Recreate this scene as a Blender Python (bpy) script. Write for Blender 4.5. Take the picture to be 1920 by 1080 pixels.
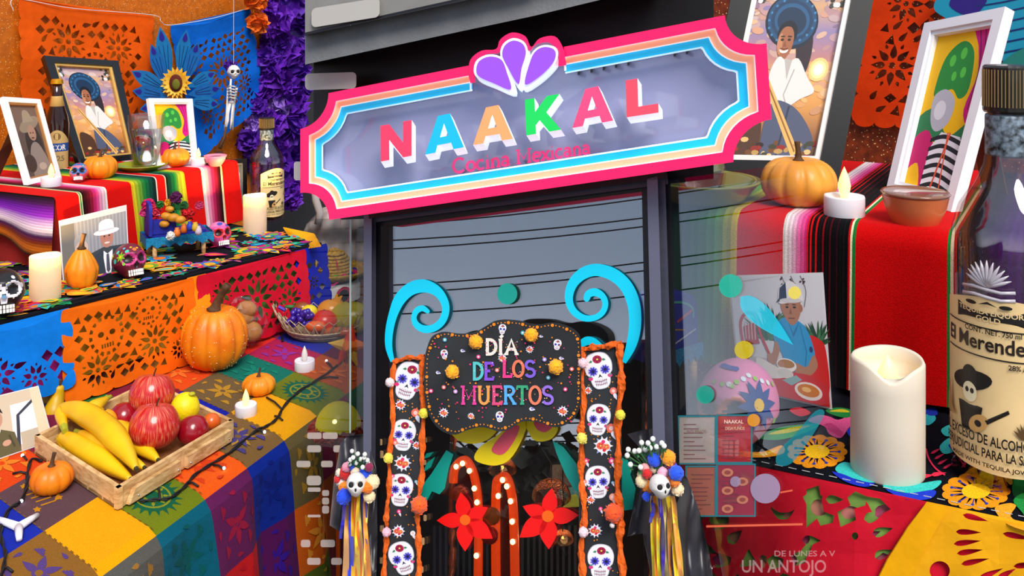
import bpy, bmesh, math, random
import numpy as np
from mathutils import Vector, Matrix, geometry
from mathutils import noise as mnoise
random.seed(7)
for _o in list(bpy.data.objects): bpy.data.objects.remove(_o)
SC = bpy.context.scene
COL = SC.collection
PI = math.pi
# ---------------------------------------------------------------- camera
F = 1800.0; CX = 960.0; HY = 30.0; EYE = 1.6     # focal length in pixels, horizon row, eye height
cam_d = bpy.data.cameras.new('camera'); cam = bpy.data.objects.new('camera', cam_d); COL.objects.link(cam)
cam.location = (0, 0, EYE); cam.rotation_euler = (PI/2, 0, 0)
cam_d.sensor_width = 36; cam_d.lens = 36*F/1920; cam_d.shift_y = -(540-HY)/1920
cam_d.clip_start = .02; cam_d.clip_end = 200
SC.camera = cam
# ---------------------------------------------------------------- sky, sun, exposure
wd = bpy.data.worlds.new('sky'); SC.world = wd; wd.use_nodes = True
_n = wd.node_tree.nodes; _l = wd.node_tree.links; _n.clear()
_tc = _n.new('ShaderNodeTexCoord'); _sx = _n.new('ShaderNodeSeparateXYZ'); _cr = _n.new('ShaderNodeValToRGB')
_nz = _n.new('ShaderNodeTexNoise'); _nz.inputs['Scale'].default_value = 2.2; _nz.inputs['Detail'].default_value = 5
_mx = _n.new('ShaderNodeMath'); _mx.operation = 'MULTIPLY_ADD'; _mx.inputs[1].default_value = .22
_bg = _n.new('ShaderNodeBackground'); _ow = _n.new('ShaderNodeOutputWorld')
_l.new(_tc.outputs['Generated'], _sx.inputs[0]); _l.new(_tc.outputs['Generated'], _nz.inputs['Vector'])
_l.new(_nz.outputs['Fac'], _mx.inputs[0]); _l.new(_sx.outputs['Z'], _mx.inputs[2]); _l.new(_mx.outputs[0], _cr.inputs[0])
_e = _cr.color_ramp.elements
_e[0].position = .13; _e[0].color = (.98, 1.04, 1.14, 1)
_e[1].position = .40; _e[1].color = (.38, .49, .66, 1)
_e2 = _e.new(.27); _e2.color = (.58, .69, .87, 1); _e3 = _e.new(1.0); _e3.color = (.66, .76, .9, 1)
_l.new(_cr.outputs[0], _bg.inputs['Color']); _bg.inputs['Strength'].default_value = .86
_l.new(_bg.outputs[0], _ow.inputs['Surface'])
sun_d = bpy.data.lights.new('sun', 'SUN'); sun = bpy.data.objects.new('sun', sun_d); COL.objects.link(sun)
sun_d.energy = 3.1; sun_d.angle = math.radians(28); sun_d.color = (1, .95, .88)
sun.rotation_euler = (math.radians(42), 0, math.radians(18))
SC.view_settings.view_transform = 'Standard'; SC.view_settings.look = 'None'
SC.view_settings.gamma = 1; SC.view_settings.exposure = .3; SC.view_settings.use_curve_mapping = False
# ================================================================ helpers
def lin(h):
    if not isinstance(h, str): return tuple(h)
    h = h.lstrip('#'); r = []
    for i in (0, 2, 4):
        c = int(h[i:i+2], 16)/255
        r.append(c/12.92 if c <= .04045 else ((c+.055)/1.055)**2.4)
    return tuple(r)
def V(*a): return Vector(a)
def P(px, py, d): return Vector(((px-CX)/F*d, d, EYE+(HY-py)/F*d))          # image point at a depth
def G(px, py, z): return P(px, py, (EYE-z)*F/(py-HY))                        # image point on a level plane
def lerp(a, b, t): return a+(b-a)*t
_mats = {}
def mat(name, col, rough=.5, metal=0, noise=None, bump=None, alpha=1, emit=None, trans=0, sub=0, coat=0, ior=1.45, sheen=0, col2=None, spec=None):
    if name in _mats: return _mats[name]
    m = bpy.data.materials.new(name); m.use_nodes = True; _mats[name] = m
    nt = m.node_tree; b = nt.nodes['Principled BSDF']; I = b.inputs
    c = lin(col)
    I['Base Color'].default_value = (*c, 1); I['Roughness'].default_value = rough; I['Metallic'].default_value = metal
    I['Alpha'].default_value = alpha; I['Transmission Weight'].default_value = trans; I['IOR'].default_value = ior
    I['Coat Weight'].default_value = coat; I['Sheen Weight'].default_value = sheen
    if spec is not None: I['Specular IOR Level'].default_value = spec
    if sub: I['Subsurface Weight'].default_value = sub; I['Subsurface Radius'].default_value = (.02, .012, .008); I['Subsurface Scale'].default_value = .5
    if emit: I['Emission Color'].default_value = (*lin(emit[0]), 1); I['Emission Strength'].default_value = emit[1]
    if noise or bump:
        tc = nt.nodes.new('ShaderNodeTexCoord')
    if noise:
        sc, amt = noise[:2]
        n = nt.nodes.new('ShaderNodeTexNoise'); n.inputs['Scale'].default_value = sc; n.inputs['Detail'].default_value = 4
        nt.links.new(tc.outputs['Object'], n.inputs['Vector'])
        r = nt.nodes.new('ShaderNodeValToRGB'); nt.links.new(n.outputs['Fac'], r.inputs[0])
        c2 = lin(col2) if col2 else tuple(x*(1-amt) for x in c)
        r.color_ramp.elements[0].position = .35; r.color_ramp.elements[1].position = .65
        r.color_ramp.elements[0].color = (*c2, 1); r.color_ramp.elements[1].color = (*c, 1)
        nt.links.new(r.outputs[0], I['Base Color'])
    if bump:
        n2 = nt.nodes.new('ShaderNodeTexNoise'); n2.inputs['Scale'].default_value = bump[0]; n2.inputs['Detail'].default_value = 3
        nt.links.new(tc.outputs['Object'], n2.inputs['Vector'])
        bp = nt.nodes.new('ShaderNodeBump'); bp.inputs['Strength'].default_value = bump[1]; bp.inputs['Distance'].default_value = .002
        nt.links.new(n2.outputs['Fac'], bp.inputs['Height']); nt.links.new(bp.outputs[0], I['Normal'])
    return m
def pmat(name, rough=.5, coat=0, weave=0, vary=0, sheen=0, transl=0, spec=None):
    """material that takes its colour from the mesh's colour attribute (flat print, woven or dyed colour)"""
    if name in _mats: return _mats[name]
    m = bpy.data.materials.new(name); m.use_nodes = True; _mats[name] = m
    nt = m.node_tree; b = nt.nodes['Principled BSDF']; I = b.inputs
    a = nt.nodes.new('ShaderNodeVertexColor'); a.layer_name = 'Col'
    I['Roughness'].default_value = rough; I['Coat Weight'].default_value = coat; I['Sheen Weight'].default_value = sheen
    if spec is not None: I['Specular IOR Level'].default_value = spec
    out = a.outputs['Color']
    if weave or vary:
        tc = nt.nodes.new('ShaderNodeTexCoord'); n = nt.nodes.new('ShaderNodeTexNoise')
        n.inputs['Scale'].default_value = weave or vary; n.inputs['Detail'].default_value = 3
        nt.links.new(tc.outputs['Object'], n.inputs['Vector'])
        mr = nt.nodes.new('ShaderNodeMapRange'); mr.inputs[1].default_value = .3; mr.inputs[2].default_value = .7
        mr.inputs[3].default_value = .72; mr.inputs[4].default_value = 1.1
        nt.links.new(n.outputs['Fac'], mr.inputs[0])
        mx = nt.nodes.new('ShaderNodeMix'); mx.data_type = 'RGBA'; mx.blend_type = 'MULTIPLY'; mx.inputs[0].default_value = 1
        nt.links.new(out, mx.inputs[6]); nt.links.new(mr.outputs[0], mx.inputs[7]); out = mx.outputs[2]
        if weave:
            bp = nt.nodes.new('ShaderNodeBump'); bp.inputs['Strength'].default_value = .5; bp.inputs['Distance'].default_value = .0012
            nt.links.new(n.outputs['Fac'], bp.inputs['Height']); nt.links.new(bp.outputs[0], I['Normal'])
    nt.links.new(out, I['Base Color'])
    return m
def tagp(o, label=None, cat=None, group=None, kind=None):
    if label: o['label'] = label
    if cat: o['category'] = cat
    if group: o['group'] = group
    if kind: o['kind'] = kind
    return o
def wloc(o):
    v = Vector((0, 0, 0))
    while o: v = v+o.location; o = o.parent
    return v
def thing(name, loc, label=None, cat=None, group=None, kind=None):
    o = bpy.data.objects.new(name, None); COL.objects.link(o); o.location = loc; o.empty_display_size = .02
    return tagp(o, label, cat, group, kind)
def mk(name, vf, m, parent=None, smooth=False, cols=None):
    vs, fs = vf
    vs = [Vector(v) for v in vs]
    if parent: off = wloc(parent)
    else:
        a = np.array([tuple(v) for v in vs]); off = Vector(((a[:, 0].min()+a[:, 0].max())/2, (a[:, 1].min()+a[:, 1].max())/2, a[:, 2].min()))
    me = bpy.data.meshes.new(name)
    me.from_pydata([tuple(v-off) for v in vs], [], [tuple(f) for f in fs]); me.update()
    if cols is not None:
        at = me.color_attributes.new('Col', 'FLOAT_COLOR', 'CORNER')
        arr = np.ones((len(me.loops), 4), dtype=np.float32); k = 0
        for f, c in zip(fs, cols):
            if isinstance(c[0], (tuple, list)):
                for cc in c: arr[k, :3] = cc[:3]; k += 1
            else:
                arr[k:k+len(f), :3] = c[:3]; k += len(f)
        at.data.foreach_set('color', arr.ravel())
    if smooth: me.polygons.foreach_set('use_smooth', [True]*len(me.polygons))
    me.materials.append(m)
    o = bpy.data.objects.new(name, me); COL.objects.link(o)
    if parent: o.parent = parent
    else: o.location = off
    return o
def inst(name, me, loc, parent=None, rot=None, scale=1, m=None):
    o = bpy.data.objects.new(name, me); COL.objects.link(o)
    o.location = Vector(loc)-(wloc(parent) if parent else Vector((0, 0, 0)))
    if parent: o.parent = parent
    if rot is not None:
        o.rotation_mode = 'QUATERNION'; o.rotation_quaternion = rot
    o.scale = (scale,)*3 if not hasattr(scale, '__len__') else scale
    return o
def facing(d, spin=0):   # rotation taking +Z to direction d
    q = Vector((0, 0, 1)).rotation_difference(Vector(d).normalized())
    from mathutils import Quaternion
    return q @ Quaternion((0, 0, 1), spin)
def join(*vfs):
    V_, F_ = [], []
    for vs, fs in vfs:
        k = len(V_); V_ += [Vector(v) for v in vs]; F_ += [tuple(i+k for i in f) for f in fs]
    return V_, F_
def box(c, s, M=None):
    x, y, z = (q/2 for q in s)
    vs = [Vector(v) for v in ((-x,-y,-z),(x,-y,-z),(x,y,-z),(-x,y,-z),(-x,-y,z),(x,-y,z),(x,y,z),(-x,y,z))]
    if M is not None: vs = [M @ v for v in vs]
    return [v+Vector(c) for v in vs], [(0,3,2,1),(4,5,6,7),(0,1,5,4),(1,2,6,5),(2,3,7,6),(3,0,4,7)]
def hexa(p8):
    return [Vector(p) for p in p8], [(0,3,2,1),(4,5,6,7),(0,1,5,4),(1,2,6,5),(2,3,7,6),(3,0,4,7)]
def bar(a, b, w, h, up=(0, 0, 1)):    # box beam from a to b
    a, b = Vector(a), Vector(b); d = (b-a).normalized(); s = d.cross(Vector(up)).normalized(); t = s.cross(d)
    s *= w/2; t *= h/2
    return hexa([a-s-t, a+s-t, b+s-t, b-s-t, a-s+t, a+s+t, b+s+t, b-s+t])
def tube(pts, r, n=8, closed=False, cap=True):
    pts = [Vector(p) for p in pts]; N = len(pts); vs, fs = [], []
    up = Vector((0, 0, 1)); prev = None
    for i, p in enumerate(pts):
        d = (pts[(i+1) % N]-pts[i-1]) if closed else (pts[min(i+1, N-1)]-pts[max(i-1, 0)])
        if d.length < 1e-9: d = Vector((0, 0, 1))
        d.normalize()
        if prev is None:
            s = d.cross(up)
            if s.length < .05: s = d.cross(Vector((1, 0, 0)))
        else:
            s = prev-d*prev.dot(d)
            if s.length < 1e-6: s = d.cross(up)
        s.normalize(); prev = s; t = d.cross(s)
        rr = r[i] if hasattr(r, '__len__') else r
        for k in range(n):
            a = 2*PI*k/n; vs.append(p+(s*math.cos(a)+t*math.sin(a))*rr)
    M_ = N if closed else N-1
    for i in range(M_):
        for k in range(n):
            a, b = i*n+k, i*n+(k+1) % n; c, d = ((i+1) % N)*n+(k+1) % n, ((i+1) % N)*n+k
            fs.append((a, b, c, d))
    if cap and not closed:
        fs.append(tuple(range(n))[::-1]); fs.append(tuple((N-1)*n+k for k in range(n)))
    return vs, fs
def spline(pts, n=8):      # Catmull-Rom through points
    pts = [Vector(p) for p in pts]; out = []
    for i in range(len(pts)-1):
        p0, p1, p2, p3 = pts[max(i-1, 0)], pts[i], pts[i+1], pts[min(i+2, len(pts)-1)]
        for k in range(n):
            t = k/n
            out.append(.5*((2*p1)+(p2-p0)*t+(2*p0-5*p1+4*p2-p3)*t*t+(3*p1-p0-3*p2+p3)*t**3))
    out.append(pts[-1]); return out
def spl2(pts, n=6, closed=False):
    pp = [Vector((p[0], p[1], 0)) for p in pts]
    if closed:
        N = len(pp); out = []
        for i in range(N):
            p0, p1, p2, p3 = pp[i-1], pp[i], pp[(i+1) % N], pp[(i+2) % N]
            for k in range(n):
                t = k/n; q = .5*((2*p1)+(p2-p0)*t+(2*p0-5*p1+4*p2-p3)*t*t+(3*p1-p0-3*p2+p3)*t**3); out.append((q.x, q.y))
        return out
    return [(q.x, q.y) for q in spline(pp, n)]
def lathe(prof, n=32, c=(0, 0, 0), fn=None):   # prof: (r, z); fn(theta, r, z) -> (r, z)
    c = Vector(c); vs, fs = [], []
    for r, z in prof:
        for k in range(n):
            a = 2*PI*k/n; rr, zz = fn(a, r, z) if fn else (r, z)
            vs.append(c+Vector((rr*math.cos(a), rr*math.sin(a), zz)))
    for i in range(len(prof)-1):
        for k in range(n):
            fs.append((i*n+k, i*n+(k+1) % n, (i+1)*n+(k+1) % n, (i+1)*n+k))
    if prof[0][0] > 1e-6: fs.append(tuple(range(n))[::-1])
    if prof[-1][0] > 1e-6: fs.append(tuple((len(prof)-1)*n+k for k in range(n)))
    return vs, fs
def xf(vf, M): return [M @ Vector(v) for v in vf[0]], vf[1]
def ball(c, r, n=12, m=8, s=(1, 1, 1)):
    vs, fs = lathe([(max(1e-7, math.sin(PI*i/m)), -math.cos(PI*i/m)) for i in range(m+1)], n)
    c = Vector(c); return [c+Vector((v.x*r*s[0], v.y*r*s[1], v.z*r*s[2])) for v in vs], fs
def in_poly(pts, poly):
    x, y = pts[:, 0], pts[:, 1]; r = np.zeros(len(pts), bool); n = len(poly); j = n-1
    for i in range(n):
        xi, yi = poly[i]; xj, yj = poly[j]
        if yi != yj:
            r ^= ((yi > y) != (yj > y)) & (x < (xj-xi)*(y-yi)/(yj-yi)+xi)
        j = i
    return r
def cdt(outer, holes=(), grid=None):
    pts, ed = [], []
    for poly in [outer]+list(holes):
        k = len(pts); n = len(poly); pts += [Vector((p[0], p[1])) for p in poly]; ed += [(k+i, k+(i+1) % n) for i in range(n)]
    if grid:
        a = np.array([tuple(p[:2]) for p in outer]); lo, hi = a.min(0), a.max(0)
        xs = np.arange(lo[0]+grid*.5, hi[0], grid); ys = np.arange(lo[1]+grid*.5, hi[1], grid)
        if len(xs) and len(ys):
            g = np.array(np.meshgrid(xs, ys)).reshape(2, -1).T; ok = in_poly(g, outer)
            for h in holes: ok &= ~in_poly(g, h)
            pts += [Vector(tuple(p)) for p in g[ok]]
    r = geometry.delaunay_2d_cdt(pts, ed, [], 0, 1e-9)
    vs = [(v.x, v.y) for v in r[0]]; fs = [tuple(f) for f in r[2]]
    if not fs: return vs, []
    va = np.array(vs); cen = np.array([va[list(f)].mean(0) for f in fs])
    ok = in_poly(cen, outer)
    for h in holes: ok &= ~in_poly(cen, h)
    return vs, [f for f, k in zip(fs, ok) if k]
def sheet(outer, holes, mapf, grid=None):
    vs, fs = cdt(outer, holes, grid); return [mapf(x, y) for x, y in vs], fs
def prism(outer, holes, mapf, z0, z1, grid=None):     # extruded outline; mapf(u, v, z)
    vs, fs = cdt(outer, holes, grid); n = len(vs)
    out = [mapf(x, y, z1) for x, y in vs]+[mapf(x, y, z0) for x, y in vs]
    F_ = list(fs)+[tuple(i+n for i in f[::-1]) for f in fs]
    cnt = {}
    for f in fs:
        for i in range(len(f)): cnt[(f[i], f[(i+1) % len(f)])] = 1
    for (a, b) in cnt:
        if (b, a) not in cnt: F_.append((b, a, a+n, b+n))
    return out, F_
def ellp(cx, cy, rx, ry=None, rot=0, n=20):
    ry = rx if ry is None else ry; c, s = math.cos(rot), math.sin(rot); o = []
    for k in range(n):
        a = 2*PI*k/n; x, y = rx*math.cos(a), ry*math.sin(a); o.append((cx+x*c-y*s, cy+x*s+y*c))
    return o
def petal(cx, cy, L, w, rot, r0=0, n=8, tip=.6):     # leaf/teardrop outline starting r0 from centre
    c, s = math.cos(rot), math.sin(rot); o = []
    for k in range(n+1):
        t = k/n; o.append((r0+L*t, w*math.sin(PI*t**tip)))
    for k in range(n-1, 0, -1):
        t = k/n; o.append((r0+L*t, -w*math.sin(PI*t**tip)))
    return [(cx+x*c-y*s, cy+x*s+y*c) for x, y in o]
class Paint:
    """flat print: coloured outlines laid on a surface mapf(u, v, z)"""
    def __init__(s, mapf, z0=.0004, dz=.00002, grid=None): s.m = mapf; s.z = z0; s.dz = dz; s.V = []; s.F = []; s.C = []; s.g = grid
    def poly(s, pts, col, keep=False):
        k = len(s.V)
        if not keep: s.z += s.dz
        if s.g:
            vs, fs = cdt(pts, (), s.g); c = lin(col)
            s.V += [s.m(x, y, s.z) for x, y in vs]; s.F += [tuple(i+k for i in f) for f in fs]; s.C += [c]*len(fs); return
        s.V += [s.m(p[0], p[1], s.z) for p in pts]; s.F.append(tuple(range(k, k+len(pts))))
        s.C.append([lin(c) for c in col] if isinstance(col, list) else lin(col))
    def rect(s, x0, y0, x1, y1, col): s.poly([(x0, y0), (x1, y0), (x1, y1), (x0, y1)], col)
    def vgrad(s, x0, y0, x1, y1, cols):
        n = len(cols)-1; s.z += s.dz
        for i in range(n):
            a, b = y0+(y1-y0)*i/n, y0+(y1-y0)*(i+1)/n
            s.poly([(x0, a), (x1, a), (x1, b), (x0, b)], [cols[i], cols[i], cols[i+1], cols[i+1]], True)
    def ell(s, cx, cy, rx, ry, col, rot=0, n=18): s.poly(ellp(cx, cy, rx, ry, rot, n), col)
    def pet(s, *a, col, **k): s.poly(petal(*a, **k), col)
    def line(s, pts, w, col, asp=1):
        s.z += s.dz; n = len(pts)
        L, R = [], []
        for i, p in enumerate(pts):
            a, b = pts[max(i-1, 0)], pts[min(i+1, n-1)]
            dx, dy = (b[0]-a[0]), (b[1]-a[1])*asp; l = math.hypot(dx, dy) or 1
            ww = w[i] if hasattr(w, '__len__') else w
            L.append((p[0]-dy/l*ww/2, p[1]+dx/l*ww/2/asp)); R.append((p[0]+dy/l*ww/2, p[1]-dx/l*ww/2/asp))
        for i in range(n-1): s.poly([R[i], R[i+1], L[i+1], L[i]], col, True)
    def tris(s, vs, fs, col):
        s.z += s.dz; k = len(s.V); s.V += [s.m(x, y, s.z) for x, y in vs]; s.F += [tuple(i+k for i in f) for f in fs]; s.C += [lin(col)]*len(fs)
    def build(s, name, m, parent=None): return mk(name, (s.V, s.F), m, parent, cols=s.C)
class Quad:
    def __init__(s, bl, br, tr, tl):
        s.a, s.b, s.c, s.d = map(Vector, (bl, br, tr, tl))
        s.n = (s.b-s.a).cross(s.d-s.a).normalized()
        if s.n.y > 0: s.n = -s.n
        s.w = (s.b-s.a).length; s.h = (s.d-s.a).length
    def __call__(s, u, v, z=0): return (s.a*(1-u)+s.b*u)*(1-v)+(s.d*(1-u)+s.c*u)*v+s.n*z
    def sub(s, u0, v0, u1, v1): return lambda u, v, z=0: s(u0+(u1-u0)*u, v0+(v1-v0)*v, z)
def cardq(bl, br, tr, tl, z, lean=.01):     # card standing on level z; the four image corners
    z += .0025; a, b = G(*bl, z), G(*br, z); d = P(*tl, a.y+lean); n = (b-a).cross(d-a)
    r = Vector(((tr[0]-CX)/F, 1, (HY-tr[1])/F)); c = Vector((0, 0, EYE)); return Quad(a, b, c+r*((a-c).dot(n)/r.dot(n)), d)
# lettering: built-in font outlines, and a slab-serif stroke alphabet
_tcache = {}
def text_mesh(t, bold=0):
    key = (t, bold)
    if key in _tcache: return _tcache[key]
    cu = bpy.data.curves.new('t', 'FONT'); cu.body = t; cu.offset = bold; cu.resolution_u = 3
    ob = bpy.data.objects.new('t', cu); me = bpy.data.meshes.new_from_object(ob)
    vs = np.array([v.co[:2] for v in me.vertices]); fs = [tuple(p.vertices) for p in me.polygons]
    bpy.data.objects.remove(ob); bpy.data.curves.remove(cu); bpy.data.meshes.remove(me)
    _tcache[key] = (vs, fs); return vs, fs
def text(p, t, x0, y0, x1, y1, col, bold=0, ymax=.73, mapxy=None):    # fill the box x0..x1, y0(baseline)..y1(cap height)
    vs, fs = text_mesh(t, bold); lo, hi = vs[:, 0].min(), vs[:, 0].max()
    q = [(x0+(x-lo)/(hi-lo)*(x1-x0), y0+y/ymax*(y1-y0)) for x, y in vs]
    if mapxy: q = [mapxy(*a) for a in q]
    p.tris(q, fs, col)
def arc(cx, cy, rx, ry, a0, a1, n=12): return [(cx+rx*math.cos(math.radians(a0+(a1-a0)*k/n)), cy+ry*math.sin(math.radians(a0+(a1-a0)*k/n))) for k in range(n+1)]
GL = {  # width, strokes, serif ticks (x, y)
 'D': (.8, [[(.2,0),(.2,1)], [(.1,1),(.35,1)]+arc(.35,.5,.4,.5,90,-90)+[(.1,0)]], []),
 'I': (.5, [[(.25,0),(.25,1)]], [(.25,0),(.25,1)]),
 'Í': (.5, [[(.25,0),(.25,1)], [(.22,1.14),(.4,1.32)]], [(.25,0),(.25,1)]),
 'A': (.9, [[(.12,0),(.45,1),(.78,0)], [(.25,.34),(.65,.34)]], [(.12,0),(.78,0)]),
 'E': (.75, [[(.2,0),(.2,1)], [(.08,1),(.68,1),(.68,.84)], [(.08,0),(.7,0),(.7,.18)], [(.2,.52),(.5,.52)]], []),
 'L': (.75, [[(.2,0),(.2,1)], [(.08,0),(.7,0),(.7,.22)]], [(.2,1)]),
 'O': (.85, [arc(.42,.5,.34,.5,0,360,20)], []),
 'S': (.75, [arc(.38,.75,.28,.25,20,270,10)+arc(.38,.25,.3,.25,90,-160,10)], []),
 'M': (1.05, [[(.15,0),(.15,1),(.5,.3),(.86,1),(.86,0)]], [(.15,0),(.86,0),(.12,1),(.9,1)]),
 'U': (.85, [[(.15,1),(.15,.35)]+arc(.42,.32,.27,.32,180,360,8)+[(.69,1)]], [(.15,1),(.69,1)]),
 'R': (.85, [[(.2,0),(.2,1)], [(.08,1),(.45,1)]+arc(.45,.75,.26,.25,90,-90,8)+[(.2,.5)], [(.42,.5),(.76,0)]], [(.2,0),(.76,0)]),
 'T': (.8, [[(.4,0),(.4,1)], [(.08,.82),(.08,1),(.72,1),(.72,.82)]], [(.4,0)]),
 'C': (.85, [arc(.46,.5,.38,.5,45,315,14)], []),
 'o': (.62, [arc(.31,.33,.25,.33,0,360,14)], []), 'c': (.58, [arc(.32,.33,.25,.33,45,315,12)], []),
 'i': (.34, [[(.17,0),(.17,.64)], [(.14,.88),(.2,.88)]], [(.17,0)]),
 'n': (.68, [[(.15,0),(.15,.64)], [(.15,.4)]+arc(.34,.4,.19,.24,180,0,8)+[(.53,0)]], [(.15,0),(.53,0)]),
 'a': (.62, [arc(.28,.44,.2,.22,150,0,7)+[(.48,.04),(.58,.02)], arc(.28,.19,.2,.18,0,360,12)], []),
 'e': (.6, [[(.08,.34),(.54,.34)]+arc(.31,.33,.24,.33,5,310,14)], []),
 'x': (.62, [[(.1,0),(.52,.64)], [(.1,.64),(.52,0)]], [(.1,0),(.52,0),(.1,.64),(.52,.64)]),
 ' ': (.4, [], []),
}
def slab(p, t, x0, y0, x1, y1, cols, w=.13, sx=None):
    tot = sum(GL[c][0] for c in t); x = x0; k = 0
    fx = (x1-x0)/tot; fy = (y1-y0)
    for c in t:
        wd_, st, se = GL[c]
        col = cols[k % len(cols)] if isinstance(cols, list) else cols
        for s in st: p.line([(x+a*fx, y0+b*fy) for a, b in s], w*abs(fx), col)
        for a, b in se: p.line([(x+(a-.13)*fx, y0+b*fy), (x+(a+.13)*fx, y0+b*fy)], w*.7*abs(fy), col)
        x += wd_*fx
        if c != ' ': k += 1
# ruffled paper / fabric flower, radius 1, facing +Z
_flow = {}
def flower_mesh(kind, m, seed=0, n=60, pw=.42, cup=1.0, ruff=.12, core=.55):
    key = (kind, m.name, seed)
    if key in _flow: return _flow[key]
    rnd = random.Random(seed*31+5); Vs, Fs = ball((0, 0, 0), core, 10, 6)
    Vs = list(Vs); Fs = list(Fs)
    for i in range(n):
        z = 1-(i+.5)/n*1.55; a = i*2.39996+rnd.uniform(-.2, .2); r = math.sqrt(max(0, 1-z*z))
        d = Vector((r*math.cos(a), r*math.sin(a), z)); t = d.cross(Vector((.3, .1, 1))).normalized()
        sp = rnd.uniform(0, 2*PI); t2 = d.cross(t); s = t*math.cos(sp)+t2*math.sin(sp); u = d.cross(s)
        L = rnd.uniform(.82, 1.05); w = pw*rnd.uniform(.8, 1.2); k = len(Vs)
        for j in range(3):
            f = (.35, .72, 1.0)[j]; ww = w*(.45, .9, 1.0)[j]
            for q in range(4):
                tq = q/3*2-1
                Vs.append(d*(L*f+(rnd.uniform(-ruff, ruff) if j == 2 else 0)-abs(tq)*.06)+s*(ww*tq*.8)+u*((tq*tq-.4)*.16*cup+(rnd.uniform(-ruff, ruff)*.8 if j else 0)))
        for j in range(2):
            for q in range(3): Fs.append((k+j*4+q, k+j*4+q+1, k+(j+1)*4+q+1, k+(j+1)*4+q))
    me = bpy.data.meshes.new(kind); me.from_pydata([tuple(v) for v in Vs], [], Fs); me.materials.append(m); me.update()
    _flow[key] = me; return me
# shared materials
PRINT = pmat('printed_paper', .45); GLOSS = pmat('glossy_print', .5, spec=.2); CLOTH = pmat('woven_cloth', .9, weave=900, sheen=.03, spec=.05)
PAINTM = pmat('painted_clay', .42, coat=.12); FABRIC = pmat('fabric_colour', .85, vary=300, spec=.25)
WHITE = mat('white_lacquer', '#f2f0f2', .3); BLACK = mat('black_lacquer', '#0c0c0e', .22, coat=.4)
WOOD = None
def wood(name, c1, c2, scale=30):
    if name in _mats: return _mats[name]
    m = bpy.data.materials.new(name); m.use_nodes = True; _mats[name] = m; nt = m.node_tree; b = nt.nodes['Principled BSDF']
    tc = nt.nodes.new('ShaderNodeTexCoord'); mp = nt.nodes.new('ShaderNodeMapping'); mp.inputs['Scale'].default_value = (1, 1, 3.2); mp.inputs['Rotation'].default_value = (0, 0, .8)
    n = nt.nodes.new('ShaderNodeTexNoise'); n.inputs['Scale'].default_value = scale; n.inputs['Detail'].default_value = 6; n.inputs['Distortion'].default_value = 1.2
    r = nt.nodes.new('ShaderNodeValToRGB'); r.color_ramp.elements[0].position = .35; r.color_ramp.elements[1].position = .62
    r.color_ramp.elements[0].color = (*lin(c1), 1); r.color_ramp.elements[1].color = (*lin(c2), 1)
    nt.links.new(tc.outputs['Object'], mp.inputs[0]); nt.links.new(mp.outputs[0], n.inputs['Vector']); nt.links.new(n.outputs['Fac'], r.inputs[0]); nt.links.new(r.outputs[0], b.inputs['Base Color'])
    b.inputs['Roughness'].default_value = .6; return m
PINE = wood('pale_pine', '#b98a52', '#e3bd86', 34)
def glassmat(name, tint, refl, tintcol=(1, 1, 1), grad=None, rough=0.0):
    """clear pane: transparent tinted sheet with a mirror-like surface; grad = (axis point, direction, length) fades coating to clear"""
    if name in _mats: return _mats[name]
    m = bpy.data.materials.new(name); m.use_nodes = True; _mats[name] = m; nt = m.node_tree; nt.nodes.clear()
    t = nt.nodes.new('ShaderNodeBsdfTransparent'); g = nt.nodes.new('ShaderNodeBsdfGlossy'); g.inputs['Roughness'].default_value = rough
    mx = nt.nodes.new('ShaderNodeMixShader'); o = nt.nodes.new('ShaderNodeOutputMaterial')
    t.inputs[0].default_value = (*[tint*c for c in tintcol], 1); g.inputs[0].default_value = (.92, .95, 1, 1); mx.inputs[0].default_value = refl
    nt.links.new(t.outputs[0], mx.inputs[1]); nt.links.new(g.outputs[0], mx.inputs[2]); nt.links.new(mx.outputs[0], o.inputs[0])
    if grad:
        gm = nt.nodes.new('ShaderNodeNewGeometry'); sb = nt.nodes.new('ShaderNodeVectorMath'); sb.operation = 'SUBTRACT'; sb.inputs[1].default_value = grad[0]
        dt = nt.nodes.new('ShaderNodeVectorMath'); dt.operation = 'DOT_PRODUCT'; dt.inputs[1].default_value = grad[1]
        mr = nt.nodes.new('ShaderNodeMapRange'); mr.inputs[1].default_value = 0; mr.inputs[2].default_value = grad[2]; mr.inputs[3].default_value = refl; mr.inputs[4].default_value = 0.0; mr.interpolation_type = 'SMOOTHSTEP'
        cr = nt.nodes.new('ShaderNodeMapRange'); cr.inputs[1].default_value = 0; cr.inputs[2].default_value = grad[2]; cr.inputs[3].default_value = tint; cr.inputs[4].default_value = 1.0; cr.interpolation_type = 'SMOOTHSTEP'
        nt.links.new(gm.outputs['Position'], sb.inputs[0]); nt.links.new(sb.outputs[0], dt.inputs[0]); nt.links.new(dt.outputs['Value'], mr.inputs[0]); nt.links.new(dt.outputs['Value'], cr.inputs[0])
        nt.links.new(mr.outputs[0], mx.inputs[0]); nt.links.new(cr.outputs[0], t.inputs[0])
    return m
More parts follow.
